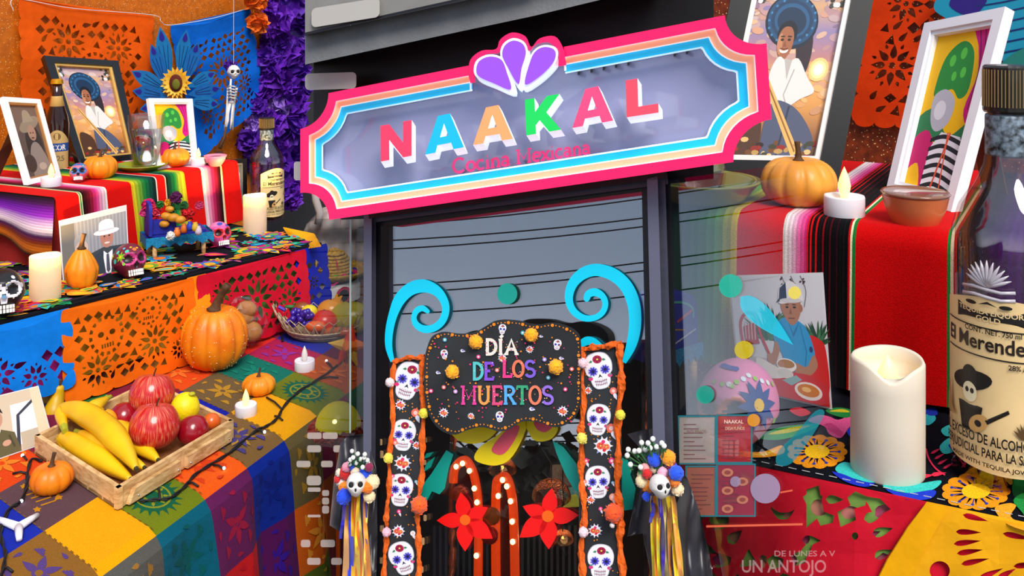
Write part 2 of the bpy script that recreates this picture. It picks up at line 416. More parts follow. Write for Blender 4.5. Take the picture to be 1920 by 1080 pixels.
# ================================================================ the setting
def glitter(name, c1, c2, spark, sc=60):
    m = mat(name, c1, .55, noise=(sc, .4), col2=c2); nt = m.node_tree; b = nt.nodes['Principled BSDF']
    v = nt.nodes.new('ShaderNodeTexVoronoi'); v.inputs['Scale'].default_value = spark; tc = nt.nodes.new('ShaderNodeTexCoord'); nt.links.new(tc.outputs['Object'], v.inputs['Vector'])
    lt = nt.nodes.new('ShaderNodeMath'); lt.operation = 'LESS_THAN'; lt.inputs[1].default_value = .16; nt.links.new(v.outputs['Distance'], lt.inputs[0])
    src = b.inputs['Base Color'].links[0].from_socket
    mx = nt.nodes.new('ShaderNodeMix'); mx.data_type = 'RGBA'; nt.links.new(lt.outputs[0], mx.inputs[0]); nt.links.new(src, mx.inputs[6]); mx.inputs[7].default_value = (1, .72, .3, 1)
    nt.links.new(mx.outputs[2], b.inputs['Base Color']); return m
fm = mat('dark_floor', '#3a3632', .7, noise=(6, .3))
tagp(mk('floor', box((0, -4, -.03), (40, 40, .06)), fm), kind='structure')
# level heights of the altars
ZT, Z2, Z1 = EYE-.75, EYE-.565, EYE-.398        # left: table, middle step, top step
ZR, ZR1 = EYE-.37, EYE-.204                     # right: runner, upper step
# left wall stands behind the top step
A1, B1 = G(105, 372, Z1), G(446, 302, Z1)
ABd = (B1-A1).normalized(); PRP = Vector((-ABd.y, ABd.x, 0))
W0 = A1+PRP*.56-ABd*1.2; W1 = W0+ABd*2.6
WN = -PRP                                        # wall normal, towards the room
def wall_pt(px, py, off=0.0):                    # image point on the left wall (off = proud of it)
    r = Vector(((px-CX)/F, 1, (HY-py)/F)); c = Vector((0, 0, EYE)); t = ((W0+WN*off)-c).dot(WN)/r.dot(WN); return c+r*t
def wallbox(a, b, z0, z1, t, nrm):
    n = nrm*t; return hexa([V(a.x, a.y, z0), V(b.x, b.y, z0), V(b.x, b.y, z0)-n, V(a.x, a.y, z0)-n, V(a.x, a.y, z1), V(b.x, b.y, z1), V(b.x, b.y, z1)-n, V(a.x, a.y, z1)-n])
tagp(mk('wall_left', wallbox(W0, W1, 0, 2.7, .08, WN), glitter('orange_glitter_board', '#d06a00', '#b85a00', 160)), kind='structure')
dk = mat('dark_interior_paint', '#2a2a2e', .7, noise=(4, .3))
tagp(mk('wall_back', box((.1, 4.6, 1.4), (7, .1, 2.8)), dk), kind='structure')
RW0, RW1 = P(1290, 100, 1.72), P(2050, 100, 1.36)
_rn = Vector((-(RW1-RW0).y*-1, -(RW1-RW0).x, 0)).normalized()
if _rn.y > 0: _rn = -_rn
tagp(mk('wall_right', wallbox(RW0, RW1, 0, 2.2, .06, _rn), glitter('copper_glitter_board', '#8a3208', '#5e1e04', 190, 90)), kind='structure')
def rwall_pt(px, py, off=0.0):
    r = Vector(((px-CX)/F, 1, (HY-py)/F)); c = Vector((0, 0, EYE)); t = ((RW0+_rn*off)-c).dot(_rn)/r.dot(_rn); return c+r*t
# ---------------------------------------------------------------- shop front plane (leans back, recedes to the left)
FH = Vector((-3010, F, -(750-HY))).normalized()
FV = Vector((-240, F, 5503)).normalized()
FN = FH.cross(FV).normalized()
if FN.y > 0: FN = -FN
FP0 = P(960, 540, .84)
def FP(px, py, off=0.0):
    r = Vector(((px-CX)/F, 1, (HY-py)/F)); c = Vector((0, 0, EYE)); t = (FP0+FN*off-c).dot(FN)/r.dot(FN); return c+r*t
PXM = FP0.y/F        # metres per pixel near the middle of the front
def fprism(name, pts, o0, o1, m, parent=None, holes=(), grid=None):
    return mk(name, prism(pts, holes, FP, o0, o1, grid), m, parent)
FRM = mat('charcoal_aluminium', '#4a4a58', .4, metal=.3, noise=(90, .12)); FRMD = mat('black_aluminium', '#15151a', .45, noise=(50, .3)); FRM_LIT = mat('lit_aluminium', '#6a6a7c', .4, metal=.3)  # last one: paler copy of the charcoal, colours the frame's lit faces
wall = tagp(mk('wall_front', prism([(588, 110), (1338, -60), (1338, 60), (1338, 335), (690, 410), (640, 412), (588, 300)], [], FP, -.03, -.012), mat('black_fascia', '#0d0d10', .5, noise=(12, .4))), kind='structure')
tr = thing('trim_1', FP(900, 60), kind='structure')
fg = mat('grey_render', '#7a7c7e', .8, noise=(25, .2), bump=(300, .3))
fprism('beam', [(572, 121), (1000, 30), (1240, -28), (1240, -90), (900, -5), (572, 66)], -.01, .045, fg, tr)
fprism('beam', [(572, 62), (860, 0), (1240, -92), (1240, -300), (572, -120)], -.005, .06, mat('pale_render', '#86837f', .8, noise=(25, .15)), tr)
fprism('seam', [(572, 66), (1000, -29), (1000, -34), (572, 61)], .04, .062, FRMD, tr)
# door / window frames
def pane(parent, pts, m, off=-.002): return fprism('pane', pts, off-.0015, off, m, parent)
d1 = thing('door_1', FP(960, 1200), kind='structure')
fprism('jamb', [(682, 398), (697, 396), (695, 1500), (680, 1500)], -.02, .014, FRM_LIT, d1)
fprism('jamb', [(697, 396), (705, 395), (703, 1500), (695, 1500)], -.02, .008, FRM, d1)
fprism('jamb', [(705, 400), (714, 402), (711, 1500), (703, 1500)], -.02, .004, FRMD, d1)
fprism('header', [(690, 398), (1250, 318), (1252, 334), (692, 410)], -.03, .016, FRMD, d1)
fprism('header', [(692, 410), (1252, 334), (1253, 345), (700, 417)], -.02, .010, FRM, d1)
fprism('header', [(700, 417), (1210, 346), (1210, 353), (705, 425)], -.02, .005, FRMD, d1)
DGL = glassmat('door_glass', .8, .24)
pane(d1, [(705, 410), (1212, 345), (1244, 1500), (702, 1500)], DGL)
w1 = thing('window_1', FP(1235, 1200), kind='structure')
fprism('mullion', [(1203, 340), (1215, 338), (1243, 1500), (1228, 1500)], -.02, .006, FRMD, w1)
fprism('mullion', [(1213, 336), (1233, 330), (1266, 1500), (1240, 1500)], -.02, .016, FRM_LIT, w1)
fprism('mullion', [(1233, 330), (1247, 328), (1284, 1500), (1266, 1500)], -.02, .011, FRM, w1)
fprism('mullion', [(1247, 328), (1257, 340), (1294, 1500), (1283, 1500)], -.02, .005, FRMD, w1)
_pg = FP(1256, 700, -.002); _pd = (FP(1585, 690, -.002)-_pg)
RGL = glassmat('side_window_glass', .55, .19, grad=(tuple(_pg), tuple(_pd.normalized()), _pd.length))
pane(w1, [(1250, 338), (1640, 285), (1640, 1500), (1290, 1500)], RGL)
w2 = thing('window_2', FP(640, 1200), kind='structure')
LG = FP(684, 700, -.012); LD = FP(540, 700, -.012)-LG
LGL = glassmat('left_window_glass', .45, .03, grad=(tuple(LG), tuple(LD.normalized()), LD.length))
pane(w2, [(540, 412), (684, 408), (682, 1500), (540, 1500)], LGL, -.012)
fprism('glass_edge', [(655.5, 412), (659, 412), (658, 812), (655, 812)], -.02, -.008, mat('glass_edge', '#9fb0a8', .2), w2)
# dark room behind the door
tagp(mk('wall_1', prism([(684, 390), (1262, 320), (1300, 1600), (682, 1600)], [], FP, -.42, -.40), mat('restaurant_wall', '#1a1210', .8, noise=(5, .4))), kind='structure')
def facwall(name, a, b, m):
    tagp(mk(name, hexa([FP(*a, -.02), FP(a[0]+6, a[1], -.02), FP(a[0]+6, a[1], -.4), FP(*a, -.4), FP(*b, -.02), FP(b[0]+6, b[1], -.02), FP(b[0]+6, b[1], -.4), FP(*b, -.4)]), m), kind='structure')
rm_ = mat('room_side', '#1b1416', .8)
# ---------------------------------------------------------------- outside, behind the viewer: seen only mirrored in the glass
def mirror_ray(px, py):
    p = FP(px, py, 0); d = (p-Vector((0, 0, EYE))).normalized(); return p, d-FN*(2*d.dot(FN))
_p, _c = mirror_ray(960, 600); _h = Vector((_c.x, _c.y, 0)).normalized()
def mirror_pt(px, py, D):
    p, d = mirror_ray(px, py); t = (D-p.dot(_h))/d.dot(_h); return p+d*t
wm = mat('cable_rubber', '#101012', .6)
k = 0
for (ya, yb) in ((424, 372), (452, 414), (468, 430), (536, 496), (551, 512), (590, 560), (790, 770), (812, 795), (822, 806)):
    a, b = mirror_pt(700, ya, 9), mirror_pt(1560, yb-60 if ya < 600 else yb-12, 9)
    d = (b-a); a2, b2 = a-d*.35, b+d*.35
    pts = [lerp(a2, b2, t/16)-Vector((0, 0, .25*4*(t/16)*(1-t/16)-.16)) for t in range(17)]
    o = mk('power_line', tube(pts, .008, 6), wm)
    tagp(o, ['topmost dark overhead cable mirrored in the door glass', 'second overhead cable from the top mirrored in the glass', 'third overhead cable from the top mirrored in the glass', 'overhead cable mirrored through the tops of the blue swirls', 'overhead cable mirrored just under the tops of the swirls', 'overhead cable mirrored level with the teal dot', 'highest of the low cables mirrored above the tree line', 'middle one of the low cables mirrored above the tree line', 'lowest cable mirrored just above the trees'][k], 'cable', 'overhead power lines'); k += 1
lm = [mat('dark_foliage_%d' % i, c, .8, noise=(3, .5)) for i, c in enumerate(('#10160e', '#1c2412', '#2a2a16'))]
rnd = random.Random(3); vs, fs = [], []
for i in range(40):
    c = mirror_pt(480+i*36, 842+rnd.uniform(-14, 22), 7.5); h = c.z; w = rnd.uniform(.3, .5)
    cv, cf = ball((c.x, c.y, h*.5), 1, 9, 6, (w, w, h*.5)); vs, fs = join((vs, fs), (cv, cf))
    for j in range(70):
        u = Vector((rnd.gauss(0, 1), rnd.gauss(0, 1), abs(rnd.gauss(0, 1)))).normalized(); q = V(c.x, c.y, h*.5)+Vector((u.x*w, u.y*w, u.z*h*.5))*rnd.uniform(.9, 1.12)
        a = Vector((rnd.gauss(0, 1), rnd.gauss(0, 1), rnd.gauss(0, 1))).normalized()*.1; b = a.cross(u).normalized()*.07; kk = len(vs)
        vs += [q-a, q+b, q+a, q-b]; fs.append((kk, kk+1, kk+2, kk+3))
tagp(mk('hedge', (vs, fs), lm[1]), 'dark leafy hedge across the road, mirrored low in the glass', 'hedge')
# ================================================================ shop sign
def homog(src, dst):
    A = []; B = []
    for (x, y), (u, v) in zip(src, dst):
        A += [[x, y, 1, 0, 0, 0, -u*x, -u*y], [0, 0, 0, x, y, 1, -v*x, -v*y]]; B += [u, v]
    h = np.linalg.solve(np.array(A, float), np.array(B, float))
    return lambda x, y: ((h[0]*x+h[1]*y+h[2])/(h[6]*x+h[7]*y+1), (h[3]*x+h[4]*y+h[5])/(h[6]*x+h[7]*y+1))
SW, SH, SR = 3.4, 1.0, .245
sg = homog([(0, SH), (SW, SH), (SW, 0), (0, 0)], [(563, 185), (1433, 14), (1451, 293), (563, 420)])
def ticket(t, n=10):   # plaque outline with scooped corners, inset by t
    r = SR+t*.25; cc = t*.6; o = []
    def q(cx, cy, a0, a1):
        for k in range(n+1):
            a = math.radians(a0+(a1-a0)*k/n); x, y = abs(cx-cc)+r*math.cos(a), abs(cy-cc)+r*math.sin(a)
            o.append((min(max(x, t), SW-t), min(max(y, t), SH-t)))
    q(0, 0, 90, 0); q(SW, 0, 180, 90); q(SW, SH, 270, 180); q(0, SH, 360, 270)
    return [sg(*p) for p in o]
sign = thing('shop_sign', FP(960, 410, .03), 'lit plaque sign with pink, peach and blue border above the door', 'sign')
PINK = mat('sign_pink', '#f5145c', .35, emit=('#ff1060', .22)); PEACH = mat('sign_peach', '#ffb48c', .4, emit=('#ffb890', .25)); CYAN = mat('sign_blue', '#18b4ea', .4, emit=('#10b8f0', .25)); SWHITE = mat('sign_white_edge', '#eef6f6', .4, emit=('#e8f4ff', .4))
t0, t1, t2, t3 = ticket(0), ticket(.075), ticket(.125), ticket(.185)
crest = spl2([(878, 140), (882, 112), (903, 95), (930, 92), (938, 74), (960, 61), (985, 68), (996, 88), (1012, 72), (1040, 68), (1055, 88), (1060, 110)], 4)
CUT = [(884, 96), (1056, 62), (1060, 140), (886, 176)]
fprism('border', t0, .030, .052, PINK, sign, [t1, [(884, 100), (1056, 66), (1060, 140), (886, 176)]])
fprism('border_edge', t1, .028, .0465, SWHITE, sign, [ticket(.083), CUT])
fprism('border', ticket(.083), .028, .045, PEACH, sign, [t2, CUT])
fprism('border_edge', t2, .026, .0405, SWHITE, sign, [ticket(.133), CUT])
fprism('border', ticket(.133), .026, .039, CYAN, sign, [t3, CUT])
fprism('border_edge', t3, .024, .036, SWHITE, sign, [ticket(.197), CUT])
ACR = mat('lilac_acrylic', '#8b8cae', .12, coat=.5, spec=.6, noise=(5, .12))
fprism('back_panel', ticket(.15), .018, .022, ACR, sign)
cin = [(969+(x-969)*.86, 128+(y-128)*.80) for x, y in crest]+[(1046, 150), (892, 180)]
fprism('crest_border', crest+[(1062, 122), (882, 156)], .030, .054, PINK, sign, [cin])
fprism('back_panel', [(x, y) for x, y in crest]+[(1060, 150), (884, 185)], .0175, .0215, ACR, sign)
fprism('border_end', [(1056, 96), (1059, 95), (1062, 132), (1058, 133)], .026, .047, SWHITE, sign); fprism('border_end', [(880, 134), (884, 133), (884, 168), (881, 169)], .026, .047, SWHITE, sign)
PET = mat('sign_purple', '#9a4fe0', .4, emit=('#9a50e8', .15))
for nm, pts in (('petal', [(893, 133), (898, 115), (918, 106), (940, 112), (950, 135), (958, 168), (925, 156), (900, 145)]),
                ('petal', [(942, 105), (946, 86), (962, 76), (980, 82), (986, 100), (978, 128), (972, 158), (954, 130)]),
                ('petal', [(1038, 92), (1020, 88), (1004, 96), (994, 115), (984, 158), (1010, 145), (1034, 122), (1042, 105)])):
    c = np.mean(pts, 0); o = spl2(pts, 4, True); big = [(c[0]+(x-c[0])*1.16, c[1]+(y-c[1])*1.14) for x, y in o]
    w = mk('petal_edge', prism(big, [], lambda x, y, z: FP(x+(.056-z)*180, y+(.056-z)*260, z), .024, .056), SWHITE, sign); p_ = fprism('petal', o, .055, .0585, PET, sign)
    pass
LETS = {'N': ([[(0,0),(0,1),(.28,1),(.72,.42),(.72,1),(1,1),(1,0),(.72,0),(.28,.56),(.28,0)]], []),
 'A': ([[(0,0),(.33,1),(.67,1),(1,0),(.73,0),(.68,.18),(.32,.18),(.27,0)]], [[(.39,.38),(.61,.38),(.5,.74)]]),
 'K': ([[(0,0),(0,1),(.28,1),(.28,.62),(.64,1),(1,1),(.6,.55),(1,0),(.66,0),(.4,.36),(.28,.24),(.28,0)]], []),
 'L': ([[(0,0),(0,1),(.38,1),(.38,.24),(1,.24),(1,0)]], [])}
for ch, col, q in (('N', '#f23a5e', [(713,236),(772,225),(772,292),(714,303)]), ('A', '#12b2d8', [(799,222),(866,208),(870,276),(797,290)]), ('A', '#ffa066', [(889,206),(958,192),(962,260),(887,272)]),
                   ('K', '#18cc58', [(984,187),(1049,176),(1052,243),(987,254)]), ('A', '#fb4878', [(1075,172),(1146,156),(1150,226),(1073,240)]), ('L', '#f04a5e', [(1173,151),(1233,140),(1235,211),(1175,220)])):
    hm = homog([(0, 1), (1, 1), (1, 0), (0, 0)], q); (o,), hs = LETS[ch]
    o2 = [hm(*p) for p in o]; h2 = [[hm(*p) for p in h] for h in hs]
    r = mk('letter', prism(o2, h2, lambda x, y, z: FP(x+(.0615-z)*300, y+(.0615-z)*470, z), .036, .0615), SWHITE, sign)
    fprism('letter_face', o2, .0615, .064, mat('letter_'+col, col, .4, emit=(col, .2)), r, h2)
hm = homog([(0, 25), (259, 25), (259, 0), (0, 0)], [(847, 299), (1106, 263), (1107, 287), (848, 325)])
p = Paint(lambda u, v, z: FP(*hm(u, v), z), .034, 0); slab(p, 'Cocina Mexicana', 0, 0, 259, 25, '#e8447e', w=.17); p.build('lettering', mat('lettering_pink', '#ee3a7c', .4, emit=('#ee3a7c', .3)), sign)
p = Paint(lambda u, v, z: FP(hm(u, v)[0]+14, hm(u, v)[1]+20, z), .0235, 0); slab(p, 'Cocina Mexicana', 0, 0, 259, 25, '#55566e', w=.13); p.build('lettering_shadow', mat('lettering_grey', '#66677f', .5), sign)  # cast shadow of the lettering, laid on the panel as a grey copy
for a, b in (((900, 200), .0), ((1300, 120), .0)): fprism('bracket', [(a[0], a[1]), (a[0]+6, a[1]), (a[0]+6, a[1]+6), (a[0], a[1]+6)], -.02, .019, FRMD, sign)
for i, x in enumerate((1085, 1109, 1132, 1155, 1178, 1265, 1288)):
    y = 112-(x-1085)*.195+22; fprism('clip', [(x-2, y-8), (x+2, y-9), (x+2, y+6), (x-2, y+7)], .0222, .028, FRMD, sign)
# backlit slots of a black screen, built as pale plates on the facade
SLOT = mat('pale_slot', '#b5afa8', .5)
def rrect(x0, y0, x1, y1, r, sl=0, n=5):
    o = []
    for cx, cy, a in ((x1-r, y1-r, 0), (x0+r, y1-r, 90), (x0+r, y0+r, 180), (x1-r, y0+r, 270)):
        for k in range(n+1):
            t = math.radians(a+90*k/n); o.append((cx+r*math.cos(t), cy+r*math.sin(t)+sl*(cx+r*math.cos(t)-x0)))
    return o
for q, lb in (((584, 16, 712, 52, 9, -.16), 'pale rounded wall panel beside the purple flowers, under the beam'), ((572, 138, 668, 169, 8, -.03), 'pale rounded wall panel left of the sign, halfway up'), ((551, 303, 566, 338, 5, 0), 'narrow pale rounded panel left of the sign, lowest of three')):
    z = (.062, .01, .01)[('under' in lb, 'halfway' in lb, 'lowest' in lb).index(True)]
    tagp(fprism('wall_panel', rrect(*q), z, z+.003, SLOT), lb, 'panel', 'pale rounded panels')
# ================================================================ decals on the door glass
CY = mat('decal_cyan', '#00d2f4', .5, emit=('#00c8f0', .0)); TL = mat('decal_teal', '#0f9c8c', .5); YL = mat('decal_yellow', '#f8d808', .5); RD = mat('decal_red', '#f40c08', .5); OR = mat('decal_orange', '#f46408', .5); PK = mat('decal_coral', '#f4586a', .5)
def ribbon2(path, n=5):
    pp = spline([Vector(q) for q in path], n); L, R = [], []
    for i, q in enumerate(pp):
        a, b = pp[max(i-1, 0)], pp[min(i+1, len(pp)-1)]; dx, dy = b.x-a.x, b.y-a.y; l = math.hypot(dx, dy) or 1
        L.append((q.x-dy/l*q.z/2, q.y+dx/l*q.z/2)); R.append((q.x+dy/l*q.z/2, q.y-dx/l*q.z/2))
    e = pp[-1]; f = pp[-2]; an = math.atan2(e.y-f.y, e.x-f.x); cap = [(e.x+e.z/2*math.cos(an+t), e.y+e.z/2*math.sin(an+t)) for t in (-.8, 0, .8)]
    return R+cap+L[::-1]
swl = [(736,678,8),(729,650,13),(730,620,15),(737,590,17),(749,562,22),(768,543,24),(792,536,25),(815,543,20),(830,559,16),(836,580,14),(829,602,14),(813,615,14),(795,617,14),(781,609,12),(776,596,10),(781,583,11),(792,578,11),(802,584,8)]
swr = [(1170,680,8),(1182,652,18),(1189,625,22),(1191,594,23),(1186,562,24),(1172,534,24),(1148,514,24),(1118,506,23),(1093,513,22),(1075,530,19),(1067,552,16),(1069,572,14),(1080,588,13),(1098,597,12),(1117,595,11),(1130,585,11),(1135,570,11),(1130,556,12),(1117,548,15),(1104,551,14),(1100,560,12)]
def decal(name, pts, m, label, cat='decal', o=.0004, group='stickers on the glass'): return tagp(fprism(name, pts, o-.0003, o+.0003, m), label, cat, group)
decal('swirl_decal', ribbon2(swl), CY, 'bright blue spiral sticker on the glass above the left skull panel')
decal('swirl_decal', ribbon2(swr), CY, 'bright blue spiral sticker on the glass above the right skull panel')
decal('dot_decal', ellp(951, 551, 19, 20), TL, 'teal round sticker on the glass between the two spirals')
decal('curl_decal', ribbon2([(1085,650,10),(1098,640,16),(1112,640,14),(1125,650,12)]), CY, 'pale blue curl sticker peeking above the right skull panel')
fl = thing('flower_decal', FP(940, 840), 'yellow and coral lily sticker below the black board', 'decal', 'stickers on the glass')
for pts, m, o in ((spl2([(838,800),(870,795),(930,800),(918,822),(890,832),(860,826)], 4, True), YL, .0003), (spl2([(890,862),(900,838),(930,818),(965,790),(988,790),(978,826),(955,862),(925,873)], 4, True), YL, .0003),
                  (spl2([(922,846),(930,828),(955,802),(974,800),(962,830),(942,852)], 4, True), PK, .0008), (spl2([(985,790),(1010,790),(1045,800),(1035,822),(1010,828),(995,818)], 4, True), YL, .0003), (spl2([(1002,790),(1036,796),(1024,810),(1008,806)], 4, True), PK, .0008)):
    fprism('petal', pts, o-.0003, o+.0002, m, fl)
for pts, lb in (([(837,844),(850,852),(841,880),(834,916),(824,927),(810,921),(800,940),(790,936),(790,912),(809,888)], 'large teal leaf sticker right of the left skull panel'),
                ([(792,862),(800,850),(814,847),(806,856)], 'smallest teal leaf sticker at the edge of the left skull panel'), ([(793,886),(800,868),(816,856),(808,876)], 'middle teal leaf sticker at the edge of the left skull panel'),
                ([(1036,826),(1056,838),(1080,868),(1089,900),(1087,926),(1077,919),(1060,890),(1043,849)], 'teal leaf sticker left of the right skull panel'), ([(1160,856),(1176,862),(1186,876),(1182,890),(1192,916),(1186,955),(1166,958),(1158,900)], 'teal leaf sticker right of the right skull panel')):
    decal('leaf_decal', pts, TL, lb)
for c, r, tips, lb in (((872, 975), 10, [(864,923),(915,951),(924,1010),(872,1034),(819,976)], 'red five-petal flower sticker beside the left skull panel'), ((1027, 968), 11, [(1035,915),(1085,966),(1029,1030),(974,1008),(980,949)], 'red five-petal flower sticker beside the right skull panel')):
    t = thing('flower_decal', FP(*c), lb, 'decal', 'stickers on the glass')
    for x, y in tips:
        L = math.hypot(x-c[0], y-c[1]); fprism('petal', petal(*c, L, L*.27, math.atan2(y-c[1], x-c[0]), n=10, tip=.85), .0002, .0008, RD, t)
    fprism('flower_centre', ellp(*c, r, r), .0008, .0012, OR, t)
# ================================================================ inside the restaurant, behind the door glass
ARCH = mat('marquee_orange', '#c8380a', .4, emit=('#ff4a08', .9)); BULB = mat('warm_bulb', '#ffe2a0', .3, emit=('#ffd080', 9))
def marquee(path, bulbs, lb):
    t = thing('marquee_arch', FP(path[-1][0], 1100, -.15), lb, 'light', 'lit marquee arches inside the restaurant')
    c = spline([FP(x, y, -.16) for x, y in path], 8); mk('channel', tube(c, .0046, 8), ARCH, t)
    mk('back_plate', prism([(x, y) for x, y in spl2(path, 8)]+[(path[-1][0]-6, path[-1][1]), (path[-1][0]-10, path[0][1]+60)], [], FP, -.18, -.172), mat('marquee_red', '#4a1006', .5), t)
    for x, y in bulbs: mk('bulb', ball(FP(x, y, -.145), .0026, 10, 6), BULB, t, True)
marquee([(850, 905), (853, 878), (870, 863), (884, 878), (893, 912), (897, 965), (896, 1100)], [(855, 875), (867, 869), (880, 883), (889, 916), (894, 942), (895, 990), (893, 1042)], 'lit orange marquee arch with bulbs behind the left red flower')
marquee([(930, 1090), (930, 920), (938, 899), (948, 894), (957, 915), (963, 964), (966, 1100)], [(942, 900), (950, 912), (957, 940), (960, 978), (961, 1016), (934, 930), (933, 970)], 'lit orange marquee arch with bulbs between the red flowers')
RAT = mat('woven_rattan', '#7a3a12', .7, noise=(400, .6)); 
for x, y, w, lb in ((942, 872, 52, 'woven rattan pendant lamp under the yellow lily'), (1034, 918, 72, 'woven rattan pendant lamp above the right red flower'), (1055, 1005, 40, 'small woven pendant lamp low behind the right red flower')):
    c = FP(x, y, -.24); s = w/2*c.y/F; t = thing('pendant_lamp', c, lb, 'lamp', 'rattan pendant lamps')
    vs, fs = [], []
    for k in range(14):   # open woven hoops
        z = 1-k/13; r = s*(.25+.75*math.sqrt(1-z*z)); q = tube([c+Vector((r*math.cos(a*PI/12), r*math.sin(a*PI/12), s*.8*z-s*.4)) for a in range(24)], s*.022, 5, True); vs, fs = join((vs, fs), q)
    for k in range(20):
        q = tube([c+Vector((s*(.25+.75*math.sqrt(1-(1-j/6)**2))*math.cos(k*PI/10+j*.12), s*(.25+.75*math.sqrt(1-(1-j/6)**2))*math.sin(k*PI/10+j*.12), s*.8*(1-j/6)-s*.4)) for j in range(7)], s*.02, 4); vs, fs = join((vs, fs), q)
    mk('shade', (vs, fs), RAT, t); mk('bulb', ball(c-Vector((0, 0, s*.15)), s*.12, 10, 6), mat('lamp_bulb', '#ffb060', .3, emit=('#ffa040', 8)), t, True); mk('cord', tube([c+Vector((0, 0, s*.4)), c+Vector((0, 0, s*.4+.12))], .0008, 5), FRMD, t)
    ld = bpy.data.lights.new('pendant_glow', 'POINT'); ld.energy = .12; ld.color = (1, .5, .18); ld.shadow_soft_size = .004; lo = bpy.data.objects.new('pendant_glow', ld); COL.objects.link(lo); lo.parent = t; lo.location = (0, 0, -s*.4)
for x, y, r, c, lb in ((841, 901, 27, '#8a3a1a', 'large dull orange paper lantern behind the teal leaf'), (922, 968, 16, '#e06a18', 'small orange paper lantern right of the left red flower'), (918, 1004, 16, '#c81414', 'small red paper lantern at the tip of the left red flower'), (858, 912, 24, '#6a1410', 'dark red paper lantern half behind the orange one')):
    q = FP(x, y, -.1 if r < 20 else -.3); s = r*q.y/F
    tagp(mk('paper_lantern', lathe([(max(1e-6, s*math.sin(PI*i/24))*(1+.03*(i % 2)), -s*.95*math.cos(PI*i/24)) for i in range(25)], 24, q), mat('lantern_'+c, c, .6), smooth=True), lb, 'lantern', 'paper lanterns inside')
qd = Quad(FP(1040, 952, -.3), FP(1092, 950, -.3), FP(1090, 868, -.3), FP(1034, 872, -.3)); t = thing('wall_poster', qd.a, 'poster with blue and green shapes on the wall inside', 'poster')
mk('sheet', prism([(0, 0), (1, 0), (1, 1), (0, 1)], [], qd, -.001, .0), mat('poster_dark', '#23252e', .6), t); p = Paint(qd); p.rect(0, .5, 1, 1, '#4a4a52'); p.poly([(0, .2), (.3, .5), (.6, .45), (1, .6), (1, .2)], '#3a86a0'); p.poly([(.3, 0), (.5, .25), (.8, .3), (1, 0)], '#7a9a3a'); p.ell(.5, .8, .3, .12, '#33343c'); p.build('print', PRINT, t)
# slatted screen inside, low
t = thing('slat_screen', FP(900, 1100, -.34), 'grey slatted screen low inside the restaurant', 'screen')
sl = mat('screen_slat', '#3a3a40', .6)
for i in range(26): fprism('slat', [(812+i*11, 985), (817+i*11, 985), (817+i*11, 1300), (812+i*11, 1300)], -.35, -.345, sl, t)
# ================================================================ black board: DIA DE LOS MUERTOS
BL = mat('chalk_black', '#1e1f22', .75, noise=(14, .3), col2='#2e3134')
bc = [(796,674),(795,722),(797,750),(803,776),(816,797),(832,810),(854,815),(875,807),(899,801),(915,803),(936,809),(955,805),(968,796),(982,790),(1006,791),(1034,800),(1051,800),(1072,790),(1082,776),(1089,755),(1090,715),(1090,674),(1089,637),(1082,622),(1067,612),(1046,605),(1030,605),(1013,608),(992,606),(975,601),(947,599),(927,602),(910,612),(894,621),(875,625),(856,625),(837,622),(823,624),(809,632),(801,651)]
bcs = spl2(bc, 3, True)
board = thing('lettered_board', FP(945, 815, .03), 'wavy-edged black board reading DÍA DE LOS MUERTOS with marigolds', 'sign')
fprism('board', bcs, .022, .028, BL, board, grid=None)
cen = (943, 706)
p = Paint(FP, .0283, .000004); rnd = random.Random(5)
acc = 0; inn = [(cen[0]+(x-cen[0])*.965, cen[1]+(y-cen[1])*.945) for x, y in spl2(bc, 12, True)]
last = inn[0]; k = 0
for q in inn[1:]:
    acc += math.dist(q, last); last = q
    if acc > 6.2: acc = 0; k += 1; p.ell(q[0], q[1], *((3.1, 3.1) if k % 4 == 0 else (1.3, 1.3)), '#f48a10', n=10)
for i in range(110):
    x, y = rnd.uniform(812, 1076), rnd.uniform(630, 790)
    p.ell(x, y, *([rnd.choice((1.1, 1.4, 1.8))]*2), rnd.choice(['#f0307a', '#f48a10', '#f48a10', '#e83060']), n=8)
for x, y, c in ((834,637,'#40a8b8'),(897,669,'#f04080'),(854,734,'#c890d0'),(832,726,'#f07060'),(808,733,'#f04080'),(980,624,'#50b0c0'),(1021,674,'#a890d8'),(1028,708,'#50b0c0'),(1072,692,'#f07060'),(1060,730,'#f04080'),(932,694,'#f07060')):
    p.ell(x, y, 4, 4, c, n=12); p.ell(x, y, 2, 2, '#f4e8f0', n=8)
slab(p, 'DÍA', 908, 664, 972, 637, '#f2e6da', w=.2); slab(p, 'DE', 884, 711, 926, 681, ['#58c8c8', '#8a50d8'], w=.2); slab(p, 'LOS', 940, 706, 1004, 677, ['#f03a8a', '#f07a58', '#8060d8'], w=.2)
slab(p, 'MUERTOS', 864, 757, 1038, 725, ['#f0409a', '#f0a050', '#e84a80', '#58b0f0', '#3aa878', '#f08060', '#9a70e0'], w=.18)
for i in range(90):
    row = rnd.choice(((884, 1002, 680, 708), (866, 1036, 727, 755), (910, 970, 640, 662))); 
    p.ell(rnd.uniform(row[0], row[1]), rnd.uniform(row[2], row[3]), .9, .9, rnd.choice(['#f04080', '#f4b030', '#fff0e0']), n=6)
p.build('lettering', PRINT, board)
def rose(p, x, y, s, c, d):
    p.ell(x, y, s, s*.85, c); 
    for k in range(5): p.pet(x, y, s*.8, s*.16, k*1.25+.4, r0=s*.12, col=d, n=5)
    p.ell(x, y, s*.25, s*.2, '#f4d060', n=8)
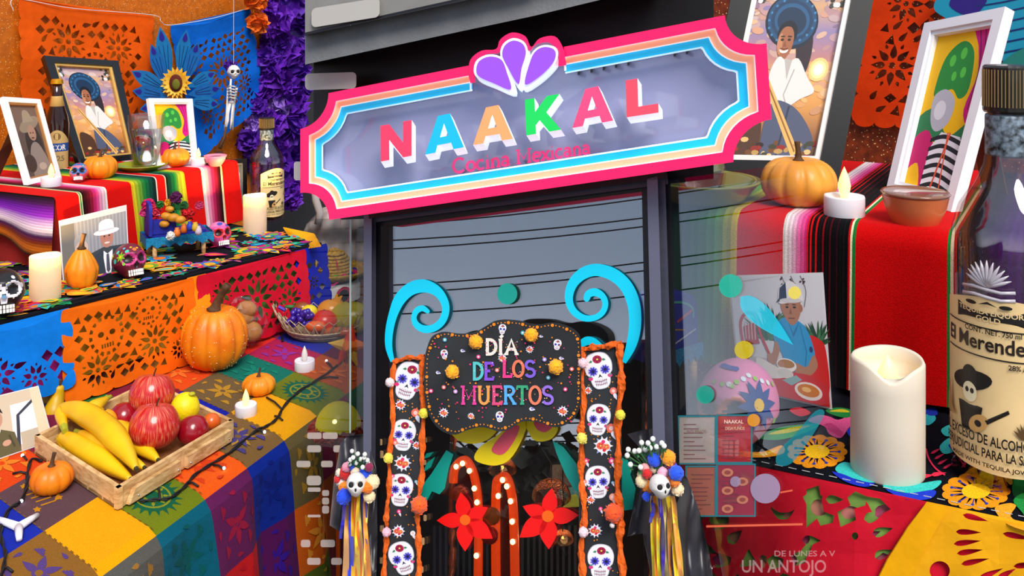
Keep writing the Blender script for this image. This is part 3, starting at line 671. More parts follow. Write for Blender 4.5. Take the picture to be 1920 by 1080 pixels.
def flat_skull(p, x, y, h, tilt=0, simple=False):
    c, s = math.cos(tilt), math.sin(tilt); k = h/2
    def T(q): return [(x+(a*c-b*s)*k, y+(a*s+b*c)*k) for a, b in q]
    out = spl2([(0,-1),(.5,-.86),(.76,-.4),(.72,.1),(.58,.3),(.5,.75),(.3,1),(0,1.05),(-.3,1),(-.5,.75),(-.58,.3),(-.72,.1),(-.76,-.4),(-.5,-.86)], 4, True)
    p.poly(T([(a*1.05, b*1.04) for a, b in out]), '#b8b4c0'); p.poly(T(out), '#f6f2f4')
    for sx in (-1, 1):
        ex = T([(sx*.35, .02)])[0]; p.ell(*ex, k*.3, k*.27, '#c8c4e8', n=16)
        for j in range(9): p.pet(*ex, k*.27, k*.07, j*.698, r0=k*.02, col='#4038b8', n=4)
        p.ell(*ex, k*.1, k*.1, '#181440', n=10)
        if not simple: ch = T([(sx*.56, .4)])[0]; p.ell(*ch, k*.14, k*.11, '#e03880', n=10); ch = T([(sx*.64, .28)])[0]; p.pet(*ch, k*.2, k*.05, 1+sx, col='#3a9a80', n=4)
    p.poly(T([(0, .22), (.13, .45), (.02, .38), (-.02, .38), (-.13, .45)]), '#28283a')
    p.line(T([(-.36, .6), (0, .66), (.36, .6)]), k*.04, '#a83060')
    p.line(T([(-.34, .78), (0, .84), (.34, .78)]), k*.03, '#a83060')
    for j in range(-3, 4): p.line(T([(j*.1, .53), (j*.1, .9)]), k*.02, '#6a5a70')
    rx = T([(.02, -.62)])[0]; rose(p, *rx, k*.27, '#b01848', '#781030')
    for a in (.3, 2.8): lx = T([(math.cos(a)*.3, -.58)])[0]; p.pet(*lx, k*.22, k*.07, a+tilt, col='#3a8a60', n=5)
def bouquet(p, x, y, s):
    for k in range(11): p.pet(x, y, s, s*.22, k*.571, col=('#e8e4f4', '#9aa8d8', '#e8e8f0')[k % 3], n=4)
    p.ell(x, y, s*.72, s*.7, '#f4f0f4'); rose(p, x-s*.25, y, s*.42, '#f0684a', '#c83a2a'); rose(p, x+s*.3, y+s*.1, s*.36, '#f08858', '#d85030'); p.ell(x, y-s*.4, s*.2, s*.2, '#e83070', n=8); p.ell(x+s*.1, y+s*.42, s*.18, s*.18, '#d82840', n=8)
for x, y, h, tl, in ((942, 617, 18, .1), (833, 664, 17, -.1), (1045, 646, 19, .15), (937, 781, 19, 0)):
    q = Paint(FP, .0286, .000004); flat_skull(q, x, y, h, tl, True); q.build('skull_sticker', PRINT, board)
for x, y, s, in ((832, 774, 10), (1055, 771, 11), (993, 655, 8), (942, 671, 9), (883, 780, 7), (868, 657, 5), (822, 698, 5), (998, 766, 6), (1053, 671, 5), (1015, 630, 4)):
    q = Paint(FP, .0286, .000004); (bouquet if s > 6 else lambda p, x, y, s: (p.pet(x-s, y, s*2, s*.6, .2, col='#e8e4f4', n=5), p.ell(x, y, s*.5, s*.4, '#8a80c0', n=8)))(q, x, y, s); q.build('flower_sticker', PRINT, board)
def pom(x, y, r, col, parent, off, name='pompom', seed=0, n=70):
    m = mat('crepe_'+col, col, .8, noise=(2, .12), sheen=.3); c = FP(x, y, off); s = r*c.y/F
    return inst(name, flower_mesh('pompom', m, seed, n, .26, .5, .06, .92), c, parent, facing(FN, seed), s)
for i, (x, y, r) in enumerate(((892, 641, 14), (996, 628, 14), (848, 697, 14), (1042, 688, 15))): pom(x, y, r, '#ffae0a', board, .031, 'marigold', i)
# ================================================================ skull panels with crepe borders
def rope(pts, r, m, parent, seed):
    rnd = random.Random(seed); c = spline(pts, 10); vs, fs = [], []; n = 8
    for i, q in enumerate(c):
        d = (c[min(i+1, len(c)-1)]-c[max(i-1, 0)]).normalized(); s = d.cross(FN).normalized(); t = FN
        w = r*(1+.28*math.sin(i*.55+seed)+.15*rnd.uniform(-1, 1)); sh = s*r*.3*math.sin(i*.31+seed)
        for k_ in range(n):
            a = 2*PI*k_/n; rr = w*(1+.22*math.cos(3*a+i*.9)+.08*rnd.uniform(-1, 1)); vs.append(q+sh+(s*math.cos(a)+t*math.sin(a)*.8)*rr)
    for i in range(len(c)-1):
        for k_ in range(n): fs.append((i*n+k_, i*n+(k_+1) % n, (i+1)*n+(k_+1) % n, (i+1)*n+k_))
    return mk('crepe_rope', (vs, fs), m, parent)
CREPE = mat('orange_crepe', '#f06408', .75, noise=(120, .35), bump=(250, .6))
def skull_panel(quad, lb, skulls, bouq, pins, ropes, poms, seed):
    t = thing('skull_banner', FP(quad[3][0], quad[3][1], .02), lb, 'banner', 'black skull banners')
    fprism('panel', quad, .016, .019, BL, t)
    p = Paint(FP, .0193, .000004); rnd = random.Random(seed)
    for i in range(90):
        y = rnd.uniform(quad[0][1]+8, 1090); f = (y-quad[0][1])/(quad[3][1]-quad[0][1]); x0 = lerp(quad[0][0], quad[3][0], f)+10; x1 = lerp(quad[1][0], quad[2][0], f)-8
        p.ell(rnd.uniform(x0, x1), y, 1.3, 1.3, '#f48a10', n=8)
    p.build('dots', PRINT, t)
    for x, y, h, tl in skulls: q = Paint(FP, .0197, .000004); flat_skull(q, x, y, h, tl); q.build('skull_sticker', PRINT, t)
    for x, y, s in bouq: q = Paint(FP, .0197, .000004); bouquet(q, x, y, s); q.build('flower_sticker', PRINT, t)
    for x, y, s, c in pins: q = Paint(FP, .0199, .000004); q.ell(x, y, s, s, c, n=12); q.pet(x, y, s*2, s*.5, 1.2, r0=s*.6, col='#e8e4f0', n=5); q.ell(x, y, s*.5, s*.5, '#f8c8c0', n=8); q.build('flower_sticker', PRINT, t)
    for i, (pts, r) in enumerate(ropes): rope([FP(x, y, .021) for x, y in pts], r*PXM, CREPE, t, seed+i)
    for i, (x, y, r, c) in enumerate(poms): pom(x, y, r, c, t, .027, seed=i)
skull_panel([(738,678),(794,668),(782,1120),(724,1120)], 'black skull banner with orange crepe edge left of the door', [(766,713,68,.3),(757,815,56,.1),(751,918,58,.08),(754,1046,60,-.3)], [(755,868,17),(747,996,13),(751,759,11),(787,728,7),(781,835,9)],
            [(779,774,8,'#f07058'),(741,830,5,'#f07058'),(736,893,4,'#e83080'),(748,959,4,'#e83080'),(780,903,3,'#58b8d8'),(774,1000,5,'#f0e8e8')],
            [([(739,676),(735,730),(736,790),(731,850),(729,910),(726,960),(724,1000),(722,1050),(719,1110)], 4.5), ([(794,668),(791,720),(793,780),(792,850),(788,910),(783,960),(784,1010),(787,1060),(780,1110)], 5), ([(737,678),(760,672),(780,671),(796,667)], 4)],
            [(731,717,9,'#f0d8d8'),(794,775,10,'#e8d838'),(728,859,10,'#e8d84a'),(786,947,17,'#f05a10'),(725,998,9,'#f4b8c8')], 11)
skull_panel([(1088,655),(1164,646),(1168,1120),(1084,1120)], 'black skull banner with orange crepe edge right of the door', [(1123,694,66,-.2),(1122,786,56,.1),(1121,903,58,-.05),(1126,1052,62,.05)], [(1131,836,19),(1116,995,14),(1103,732,8),(1108,937,9)],
            [(1150,733,7,'#f07868'),(1146,803,9,'#f07058'),(1099,864,5,'#e83080'),(1147,864,6,'#e83080'),(1126,954,4,'#e83080'),(1096,903,4,'#f07058'),(1149,932,7,'#f0a088'),(1149,905,3,'#58b8d8')],
            [([(1091,656),(1092,720),(1092,780),(1090,820),(1089,880),(1094,930),(1094,980),(1091,1040),(1093,1110)], 5), ([(1163,644),(1164,700),(1162,760),(1158,830),(1158,900),(1162,950),(1163,1000),(1166,1060),(1163,1110)], 5.5), ([(1089,655),(1110,653),(1135,648),(1165,644)], 4.5)],
            [(1093,681,10,'#f4c8d0'),(1163,778,10,'#e8d83a'),(1091,822,11,'#e8d85a'),(1150,962,18,'#f0500e'),(1094,998,10,'#f0d0d8'),(1148,985,5,'#e8e0e0')], 31)
# ================================================================ skull wreaths on dark drapes
def drape(pts, lb, seed):
    m = mat('dark_satin', '#1d1a24', .35, sheen=.4); rnd = random.Random(seed)
    def mp(x, y, z=0): return FP(x, y, .004+.006*(1+math.sin(x*.1+.8*math.sin(y*.02)+seed))+.002*math.sin(y*.06))
    vs, fs = sheet(pts, [], mp, 7); return tagp(mk('fabric_drape', (vs, fs), m, None, True), lb, 'fabric', 'dark fabric drapes')
drape([(638,832),(650,818),(688,812),(694,840),(706,880),(708,1000),(704,1130),(650,1130),(642,1000),(618,985),(626,900)], 'dark satin drape behind the left skull wreath', 1)
drape([(1176,814),(1205,806),(1231,801),(1240,812),(1262,850),(1290,900),(1312,960),(1330,1040),(1345,1130),(1230,1130),(1205,1000),(1176,1006),(1190,940),(1208,880),(1200,840)], 'dark satin drape behind the right skull wreath', 4)
BONE = mat('bone_white', '#ece6e0', .45, noise=(30, .1), bump=(120, .2)); SOCK = mat('socket_black', '#141216', .8)
def skull_vf(n=72, m=54):
    vs, fs = lathe([(max(1e-6, math.sin(PI*i/m)), -math.cos(PI*i/m)) for i in range(m+1)], n); out = []
    for v in vs:      # front is -Y
        x, y, z = v.x*.78, v.y, v.z*.9
        if z < -.1:
            f = min(1, (-.1-z)/.7); x *= 1-.36*f; y = y*(1-.30*f) if y > 0 else y*(1-.06*f); 
            if y > 0: z = -.1+(z+.1)*(1-.5*min(1, y*1.6))
        if y < 0:
            for ex in (-.31, .31):
                d = math.hypot((x-ex)/.27, (z-.08)/.26)
                if d < 1: y += .24*(1-d*d)**.8
            d = math.hypot(x/.11, (z+.26)/.16)
            if d < 1: y += .13*(1-d*d)
            if -.42 < z < -.18 and abs(x) > .3: y += 0
            y -= .05*math.exp(-((z-.36)/.1)**2)*(abs(x) < .6)
        out.append(Vector((x, y, z)))
    return out, fs
SKV, SKF = skull_vf()
def skull_M(c, s, yaw, tilt=0): return Matrix.Translation(c) @ Matrix.Rotation(yaw, 4, 'Z') @ Matrix.Rotation(tilt, 4, 'X') @ Matrix.Scale(s, 4)
def skull_teeth(M, m, parent, rows=2, n=8):
    for r in range(rows):
        for i in range(n):
            a = (i-(n-1)/2)/n*1.5; y = -.93*math.cos(a)*.98-.02; x = .50*math.sin(a)
            mk('tooth', xf(box((x, y+.02, -.52-.15*r), (.075, .10, .13), Matrix.Rotation(a*.8, 3, 'Z')), M), m, parent)
def painted_skull(c, s, yaw, lb, base, deco, tooth='#f4f0e8', tilt=0, group=None, name='painted_skull', rows=2, n=8):
    t = thing(name, c-Vector((0, 0, s*.8)), lb, 'skull', group); M = skull_M(c, s, yaw, tilt); cols = []
    for f in SKF:
        q = sum((SKV[i] for i in f), Vector())/len(f); cols.append(lin(deco(q)))
    mk('cranium', ([M @ v for v in SKV], SKF), PAINTM, t, True, cols)
    skull_teeth(M, mat('tooth_'+tooth, tooth, .35), t, rows, n); return t, M
def skull_paint(t, M, marks):    # raised painted marks: (direction azimuth from front, height, size, colour, petals)
    for az, z, sz, col, npet in marks:
        r = math.sqrt(max(0, 1-(z/.9)**2)); q = Vector((.78*r*math.sin(az), -r*math.cos(az), z)); nrm = Vector((q.x/.6, q.y, q.z/.8)).normalized(); a = nrm.cross(Vector((0, 0, 1))).normalized(); b = a.cross(nrm)
        mp = lambda u, v, w: M @ (q+a*u+b*v+nrm*(.025+w-.35*(u*u+v*v)))
        p = Paint(mp, 0, .002)
        if npet:
            for k in range(npet): p.pet(0, 0, sz, sz*.22, k*2*PI/npet, r0=sz*.15, col=col, n=5)
            p.ell(0, 0, sz*.3, sz*.3, '#f0c020', n=10)
        else: p.ell(0, 0, sz, sz, col, n=10)
        p.build('painted_mark', PAINTM, t)
def wreath(cx, cy, lb, flowers, berries, ribbons, yaw, seed):
    t = thing('skull_wreath', FP(cx, cy+40, .03), lb, 'wreath', 'skull wreaths'); rnd = random.Random(seed)
    c = FP(cx, cy, .045); s = 24*c.y/F; M = skull_M(c, s, yaw, -.3); mk('skull', ([M @ v for v in SKV], SKF), BONE, t, True)
    for ex in (-.31, .31): mk('eye_socket', xf(ball((ex, -.68, .07), .24, 14, 10, (1.05, .7, 1)), M), SOCK, t, True)
    mk('nose_hole', xf(ball((0, -.86, -.27), .11, 10, 6, (.8, .6, 1.3)), M), SOCK, t, True)
    p = Paint(lambda u, v, w: M @ Vector((u, -.93-.06*(1-abs(u)*2)-w+(v+.6)*.0, v)), .0, .002)
    for j in range(-4, 5): p.line([(j*.07, -.47), (j*.07, -.66)], .02, '#8a8078')
    p.line([(-.34, -.56), (.34, -.56)], .03, '#7a7068'); p.build('teeth_lines', PRINT, t)
    for i, (x, y, r, col) in enumerate(flowers): pom(x, y, r*1.12, col, t, .034+.008*rnd.random(), 'flower', i % 4, 46)
    gm = mat('leaf_green', '#2e6a34', .6); bm = mat('berry_white', '#f0f2ea', .4)
    for x, y in berries:
        q = FP(x, y, .04+.01*rnd.random()); mk('berry', ball(q, 4.2*PXM, 10, 7), bm, t, True); e = FP(cx+(x-cx)*.4, cy-25, .035); mk('stem', tube([q, lerp(q, e, .6)+Vector((0, 0, .002)), e], .0006, 5), gm, t)
        for k in range(3):
            d = Vector((rnd.uniform(-1, 1), -.4, rnd.uniform(-1, 1))).normalized(); u = d.cross(Vector((0, 1, .2))).normalized(); a = q-Vector((0, -.002, .003)); L = 7*PXM
            mk('leaf', ([a, a+d*L*.5+u*L*.28, a+d*L, a+d*L*.5-u*L*.28], [(0, 1, 2, 3)]), gm, t)
    for i, (x0, x1, w, col, yb) in enumerate(ribbons):
        vs, fs = [], []; ph = rnd.uniform(0, 6)
        for k in range(15):
            f = k/14; y = cy+18+(yb-cy-18)*f; x = lerp(x0, x1, f**.8)+1.6*math.sin(ph+f*7); ww = w*(.75+.25*math.cos(ph+f*4)); tw = .004*math.sin(ph+f*8)
            o = .026+i % 4*.0022+.003*f; vs += [FP(x-ww, y, o-tw), FP(x+ww, y, o+tw)]
            if k: fs.append((2*k-2, 2*k-1, 2*k+1, 2*k))
        mk('ribbon', (vs, fs), mat('ribbon_'+col, col, .45, sheen=.2), t, True)
CR = '#f2dcae'
wreath(668, 908, 'white skull wreath with long ribbons left of the door', [(647,887,12,'#d01818'),(667,886,9,'#f4d2b4'),(685,886,12,'#1c50e0'),(650,876,9,'#e890a8'),(679,897,9,'#f0a8c8'),(646,913,11,'#f08818'),(641,901,11,'#f0e4dc'),(689,914,11,'#f47a10'),(699,904,13,CR),(693,931,11,CR),(645,931,14,'#1a4ae0'),(634,898,8,'#d02020'),(692,876,8,'#8a1848'),(663,877,7,'#2450d0'),(636,886,7,'#dcd8c0')],
       [(660,846),(671,851),(684,852),(657,862),(689,863),(680,876),(662,858),(656,870),(676,861),(683,858),(690,868),(668,868)],
       [(655,644,6,'#f4b060',1130),(660,655,5,'#1c3ae0',1130),(664,664,7,'#f0b020',1130),(668,672,6,'#e86a10',1130),(673,677,5,'#f4e070',1130),(680,686,5,'#2038d8',1020),(684,690,6,'#f49a30',1130),(672,668,6,'#f8d020',1130),(648,640,4,'#2a2ac8',1010),(688,684,4,'#f8e060',1130)], .1, 3)
wreath(1237, 912, 'white skull wreath with long ribbons right of the door', [(1227,862,13,'#1a52e0'),(1253,858,14,'#f49c10'),(1259,873,10,'#8a2050'),(1268,887,14,'#1a52e0'),(1226,878,9,'#f4dcc0'),(1243,886,10,'#f4b0c8'),(1213,888,9,'#d01818'),(1214,912,11,'#f48a18'),(1203,903,11,CR),(1212,931,8,'#1a50e0'),(1270,917,12,'#f4d8b0'),(1256,905,11,'#f48410'),(1210,877,8,'#e8a0a0'),(1203,890,8,'#f0e0b8'),(1266,903,9,'#f08020')],
       [(1178,843),(1190,846),(1203,830),(1215,831),(1224,823),(1210,843),(1219,840),(1231,838),(1241,831),(1176,854),(1182,871),(1201,876),(1245,836),(1198,845)],
       [(1222,1229,7,'#f0dc10',1130),(1226,1221,4,'#2a40d0',980),(1232,1238,6,'#e8e020',1130),(1238,1246,4,'#3a20a0',1130),(1243,1252,6,'#f4e88a',1130),(1250,1262,6,'#f8a040',1130),(1256,1274,8,'#f8d020',1130),(1258,1282,7,'#f4a050',1130),(1252,1268,4,'#4a18a0',1130),(1228,1234,6,'#f48a20',1130),(1262,1278,6,'#f4e050',1130)], .35, 9)
# ================================================================ on the side window: stickers, menus, white patches for lit slots
def film(name, c, a): return mat(name, c, .4, alpha=a)
for x, y, rx, ry, rot, c, a, lb in ((1370,536,22,22,0,'#10c0a4',.62,'teal round sticker over the corner of the photo of the man in blue'),(1490,549,12,12,0,'#f4e020',.55,'small yellow round sticker on the cap in the large photo'),(1395,656,18,17,0,'#d8c000',.6,'yellow round sticker below the red chair in the photo'),(1322,740,17,17,0,'#10a890',.6,'teal round sticker on the eye of the pink skull'),(1413,788,12,12,0,'#f0a020',.6,'orange-yellow round sticker below the blue flower on the skull'),(1435,916,28,28,0,'#b0a0c0',.5,'large lilac round sticker over the red cut paper'),(1379,903,10,10,0,'#b0a0c0',.4,'small lilac round sticker over the red cut paper')):
    tagp(fprism('dot_decal', ellp(x, y, rx, ry, rot, 28), .0002, .0005, film('film_%d_%d' % (x, y), c, a)), lb, 'decal', 'stickers on the glass')
tagp(fprism('leaf_decal', petal(1388, 556, 135, 20, .74, n=12), .0002, .0005, film('film_cyan', '#20d8f0', .45)), 'long pale blue leaf sticker over the plant in the photo', 'decal', 'stickers on the glass')
tagp(fprism('leaf_decal', spl2([(1530,770),(1545,780),(1500,850),(1478,872),(1456,870),(1460,845),(1490,815)], 4, True), .0002, .0005, film('film_teal', '#108a98', .45)), 'teal leaf sticker over the embroidered runner', 'decal', 'stickers on the glass')
MEN = [((1274,782,1340,868), '#c8b8b0', 'white menu sheet at the upper left of the four', .32), ((1346,780,1408,866), '#c03038', 'red menu sheet at the upper right of the four', .4), ((1288,876,1340,966), '#b87060', 'pale red menu sheet at the lower left of the four', .4), ((1346,872,1414,966), '#a84058', 'menu sheet with round dishes at the lower right of the four', .4)]
for (x0, y0, x1, y1), c, lb, a in MEN:
    t = thing('menu_sheet', FP(x0, y1), lb, 'menu', 'menu sheets on the side window'); fprism('sheet', [(x0, y0), (x1, y0), (x1, y1), (x0, y1)], -.0012, -.0006, film('menu_'+c, c, a), t)
    p = Paint(FP, -.0004, .000003); rnd = random.Random(x0)
    for k in range(9): p.line([(x0+8, y0+14+k*8), (x0+8+rnd.uniform(20, 46), y0+14+k*8)], 1.2, '#6a3a40')
    if 'dishes' in lb:
        for k in range(5): p.ell(x0+18+28*(k % 2), y0+14+k*17, 11, 8, '#b87058'); p.ell(x0+18+28*(k % 2), y0+14+k*17, 6, 4, '#8a4038')
    if 'white' in lb: text(p, 'SIGUENOS', x0+14, y0+30, x1-16, y0+24, '#8a6a60', .01)
    if 'upper right' in lb: text(p, 'NAAKAL', x0+12, y0+14, x1-14, y0+7, '#e8c0b0', .02); text(p, 'DESAYUNOS', x0+14, y0+26, x1-12, y0+20, '#e8b090', .01)
    p.build('print', PRINT, t)
    fprism('edge', [(x0-3, y0-3), (x1+3, y0-3), (x1+3, y1+3), (x0-3, y1+3)], -.0014, -.0004, film('menu_frame', '#28808a', .7), t, [[(x0, y0), (x1, y0), (x1, y1), (x0, y1)]])
tx = thing('window_lettering', FP(1470, 1075), 'pale window lettering reading UN ANTOJO under DE LUNES A V', 'lettering')
p = Paint(FP, .0003, 0); text(p, 'UN ANTOJO', 1391, 1073, 1549, 1049, '#e8b0b0', .015); p.build('lettering', mat('frosted_lettering', '#f0c0c0', .5, alpha=.3), tx)
p = Paint(FP, .0003, 0); text(p, 'DE LUNES A V', 1452, 1043, 1566, 1032, '#e8b0b0', .015); p.build('lettering', mat('frosted_lettering', '#f0c0c0', .5, alpha=.4), tx)
for (x0, y0, x1, y1), lb in (((1324, 985, 1505, 989), 'long thin orange strip light across the side window'), ((1463, 922, 1486, 925), 'short thin orange strip light above the long one'), ((1282, 1068, 1336, 1071), 'short white strip at the foot of the side window')):
    tagp(fprism('strip_light', [(x0, y0), (x1, y0-4), (x1, y1-4), (x0, y1)], .0002, .0006, mat('strip_'+('w' if 'white' in lb else 'o'), '#f0e0d8' if 'white' in lb else '#f06a48', .4, alpha=.8)), lb, 'light strip')
# lit slots of a black screen, put in as white patches on the glass
k = 0; tile = mat('white_window_tile', '#e8d8cc', .5, alpha=.32)
for x, y, w, h in ((576,811,27,12),(605,811,28,12),(576,835,26,13),(625,835,22,13),(556,864,26,12),(602,864,22,12),(575,892,27,18),(577,914,24,8),(604,919,13,11),(604,933,13,13),(604,948,13,15),(601,1012,27,14),(564,1012,18,14),(576,1046,25,13),(621,1046,20,13),(577,965,24,5)):
    tagp(fprism('window_tile', rrect(x, y, x+w, y+h, min(w, h)*.3), -.0115, -.011, tile), 'small white rounded tile on the dark glass left of the door', 'tile', 'white rounded window tiles')
for i, (x, y, w, h) in enumerate(((791,820,10,10),(709,823,8,12),(709,845,10,14),(794,965,6,12),(790,1008,6,14),(788,1062,6,12),(712,985,8,12),(711,1045,8,12),(793,862,6,10))):
    tagp(fprism('window_tile', rrect(x, y, x+w, y+h, 2.5), .0002, .0006, mat('cream_slot_patch', '#c8a070', .5)), 'small cream rounded tile on the glass beside the left skull banner', 'tile', 'cream rounded window tiles')  # more lit slots, coloured in as cream patches
# ================================================================ LEFT ALTAR
LC, RC = lin, lin
def fold_cloth(E0, E1, back, front, stripes, name, label, cat, backlen, drop, flare=.012, n_v=26, wave=.004, seed=0, rad=.012):
    """striped blanket over a step: runs back from edge E0-E1 and hangs in front; stripes = [(u0, u1, colour), ...]"""
    E0, E1, back, front = map(Vector, (E0, E1, back, front)); vs, fs, cols = [], [], []
    prof = [(-backlen, 0, 0), (-backlen*.5, 0, 0), (-.04, 0, 0)]
    for k in range(6): a = PI/2*k/5; prof.append((-rad+rad*math.sin(a), -(rad-rad*math.cos(a)), 0))
    for k in range(1, n_v-8): f = k/(n_v-9); prof.append((flare*f, -rad-(drop-rad)*f, f))
    us = []
    for u0, u1, c in stripes:
        n = max(1, int((u1-u0)/.03)); us += [(u0+(u1-u0)*i/n, u0+(u1-u0)*(i+1)/n, c) for i in range(n)]
    def pt(u, j):
        s, z, f = prof[j]; e = lerp(E0, E1, u); w = wave*f*(math.sin(u*19+seed)+.6*math.sin(u*47+seed*2))
        d = front if s > -.013 else -back
        q = e+(front*(s+w) if s >= -rad else back*(-s)); return q+Vector((0, 0, z+.002))
    for a, b, c in us:
        k = len(vs); N = len(prof)
        for j in range(N): vs += [pt(a, j), pt(b, j)]
        for j in range(N-1): fs.append((k+2*j, k+2*j+1, k+2*j+3, k+2*j+2)); cols.append(lin(c))
    return tagp(mk(name, (vs, fs), CLOTH, None, True, cols), label, cat)
def mixc(a, b, t): a, b = lin(a), lin(b); return tuple(a[i]*(1-t)+b[i]*t for i in range(3))
def band(x0, x1, cols, n):    # n thin stripes blending through colours
    out = []
    for i in range(n):
        t = i/(n-1)*(len(cols)-1); k = min(int(t), len(cols)-2); c = mixc(cols[k], cols[k+1], t-k); c = tuple(v*(1.0 if i % 2 else .72) for v in c)
        out.append((x0+(x1-x0)*i/n, x0+(x1-x0)*(i+1)/n, c))
    return out
def u_on(E0, E1, px):          # parameter along an edge seen at image column px
    s = (px-CX)/F; a = E0.x-s*E0.y; b = E1.x-s*E1.y; return a/(a-b)
WOODT = wood('step_wood', '#6a4a30', '#8a6440', 20)
# --- low table with the square-patterned cloth
Lc, Tc, Rc, Bc = G(79, 998, ZT), G(183, 937, ZT), G(293, 999, ZT), G(180, 1085, ZT)
e1 = ((Tc-Lc)+(Rc-Bc))/2; e1 = (G(555, 805, ZT)-Rc)/3.35*1.0; e2 = ((Rc-Tc)+(Bc-Lc))/2
e2.z = 0; e1.z = 0
out_d = Vector((e1.y, -e1.x, 0)).normalized()
def tcloth(a, b, z=0):     # a across (fold at 1), b along
    base = Rc+e1*(b-1)
    if a <= 1: q = base+e2*(a-1); r = 1-a; return q+Vector((0, 0, z+.0015-(.006*max(0, 1-r/.06)**2 if r < .06 else 0)))
    d = (a-1)*.118; f = min(1, d/.02); w = .010*min(1, d/.1)*math.sin(b*3.1+.5)+.006*math.sin(b*7.3)*min(1, d/.15)
    return base+out_d*(.010*f**.5+d*.10+w+z)+Vector((0, 0, -.006-d))
TCC = {(0,0):'#f0a000',(1,0):'#6e7a10',(2,0):'#f05a10',(3,0):'#7a5a30',(4,0):'#eaa008',(5,0):'#6a7014',(6,0):'#b04a18',(-1,0):'#8a5c20',(-2,0):'#2038a0',
 (0,-1):'#5a3e44',(-1,-1):'#1428a0',(1,-1):'#d84010',(2,-1):'#a01830',(3,-1):'#0c1c9a',(4,-1):'#6a5434',(5,-1):'#0a6a5a',(6,-1):'#a8184a',(7,-1):'#2028a0',(7,0):'#601838',
 (0,-2):'#d84008',(-1,-2):'#7a5a20',(1,-2):'#7a1838',(2,-2):'#2a6a30',(3,-2):'#7a1430',(4,-2):'#d8480c',(5,-2):'#a01a30',(6,-2):'#e0281a',(7,-2):'#8a1840',(0,-3):'#b06010',(1,-3):'#a01838',
 (-1,1):'#b07010',(0,1):'#5c5a54',(1,1):'#0a6076',(2,1):'#6a2058',(3,1):'#0c2a94',(4,1):'#6a5a34',(5,1):'#7a1c3c',(6,1):'#2a5a3a',(-2,1):'#a01a40',
 (-1,2):'#e06a10',(0,2):'#3a5a70',(1,2):'#8a1440',(2,2):'#d81c20',(3,2):'#5a1458',(4,2):'#d86010',(5,2):'#a04818',(6,2):'#6a1838',
 (0,3):'#8a1a48',(1,3):'#c0203a',(2,3):'#c01838',(3,3):'#0a5448',(4,3):'#5a6a18',(5,3):'#7a2a30',(0,4):'#c02018',(1,4):'#5a1a60',(2,4):'#8a1848',(3,4):'#a01c40',(4,4):'#d05a10',(5,4):'#5a3030'}
pal = ['#a01838', '#0a5a6a', '#d85010', '#5a1858', '#6a6a14', '#12289a', '#e09a08']
vs, fs, cols = [], [], []; S = 8
for i in range(-3, 9):
    for j in range(-6, 9):
        c = TCC.get((i, j)) or pal[(i*3+j*5) % 7]; nA = S if j <= 1 or j > 0 else 2
        for a in range(S):
            for b in range(4):
                k = len(vs); a0, a1, b0, b1 = j+a/S, j+(a+1)/S, i+b/4, i+(b+1)/4
                if j < 1: a0, a1 = j+a/S, j+(a+1)/S
                vs += [tcloth(a0, b0), tcloth(a1, b0), tcloth(a1, b1), tcloth(a0, b1)]; fs.append((k, k+1, k+2, k+3)); cols.append(lin(c))
tcl = thing('tablecloth', Rc-Vector((0, 0, .2)), 'colourful square-patterned woven cloth covering the low table', 'tablecloth')
mk('cloth', (vs, fs), CLOTH, tcl, False, cols)
p = Paint(tcloth, .0003, .000002, None)
rnd = random.Random(12)
def cellm(i, j): return lambda u, v: (j+u, i+v)
def sun_motif(i, j, c1, c2):
    for k in range(20):
        a = k*PI/10; p.poly([(j+.5+.30*math.cos(a-.12), i+.5+.30*math.sin(a-.12)), (j+.5+.42*math.cos(a), i+.5+.42*math.sin(a)), (j+.5+.30*math.cos(a+.12), i+.5+.30*math.sin(a+.12))], c1, True)
    p.z += p.dz
    for r, c in ((.32, c1), (.26, c2), (.23, c1), (.14, c2), (.1, c1)): p.ell(j+.5, i+.5, r, r, c, n=24)
    for k in range(8): p.pet(j+.5, i+.5, .09, .025, k*PI/4, r0=.14, col=c2, n=4)
def dots_motif(i, j, c):
    for k in range(11):
        x, y = j+rnd.uniform(.12, .88), i+rnd.uniform(.1, .9); 
        for q in range(5): p.pet(x, y, .06, .022, q*1.257, col=c, n=4)
    for k in range(4): x = j+.3+.1*k; p.line([(x, i+.3), (x+.06, i+.5), (x-.02, i+.62)], .025, c)
def glyph_motif(i, j, c, seed):      # woven ornament: stepped figure, leaves and small blocks
    r = random.Random(seed); base = TCC.get((i, j)) or '#808080'; c = mixc(base, c, .7)
    cx, cy = j+.5, i+.5
    for k in range(r.choice((5, 6, 7))): p.pet(cx, cy, .24, .055, k*2*PI/6+seed, r0=.05, col=c, n=5)
    p.ell(cx, cy, .09, .09, c, n=12); p.ell(cx, cy, .05, .05, base, n=10)
    for q in range(4):
        a = q*PI/2+.78; x, y = cx+.36*math.cos(a), cy+.36*math.sin(a)
        for k in range(3): w = .085-.025*k; p.poly([(x-w, y-.02+.03*k-.03), (x+w, y-.02+.03*k-.03), (x+w, y+.01+.03*k-.03), (x-w, y+.01+.03*k-.03)], c)
        p.pet(cx+.4*math.cos(a+.78), cy+.4*math.sin(a+.78), .14, .03, a+2.2, r0=-.07, col=c, n=5)
sun_motif(1, 0, '#0e5a3c', '#8a8a1a'); sun_motif(5, 0, '#0e5a44', '#8a861c'); dots_motif(0, -1, '#c08010'); 
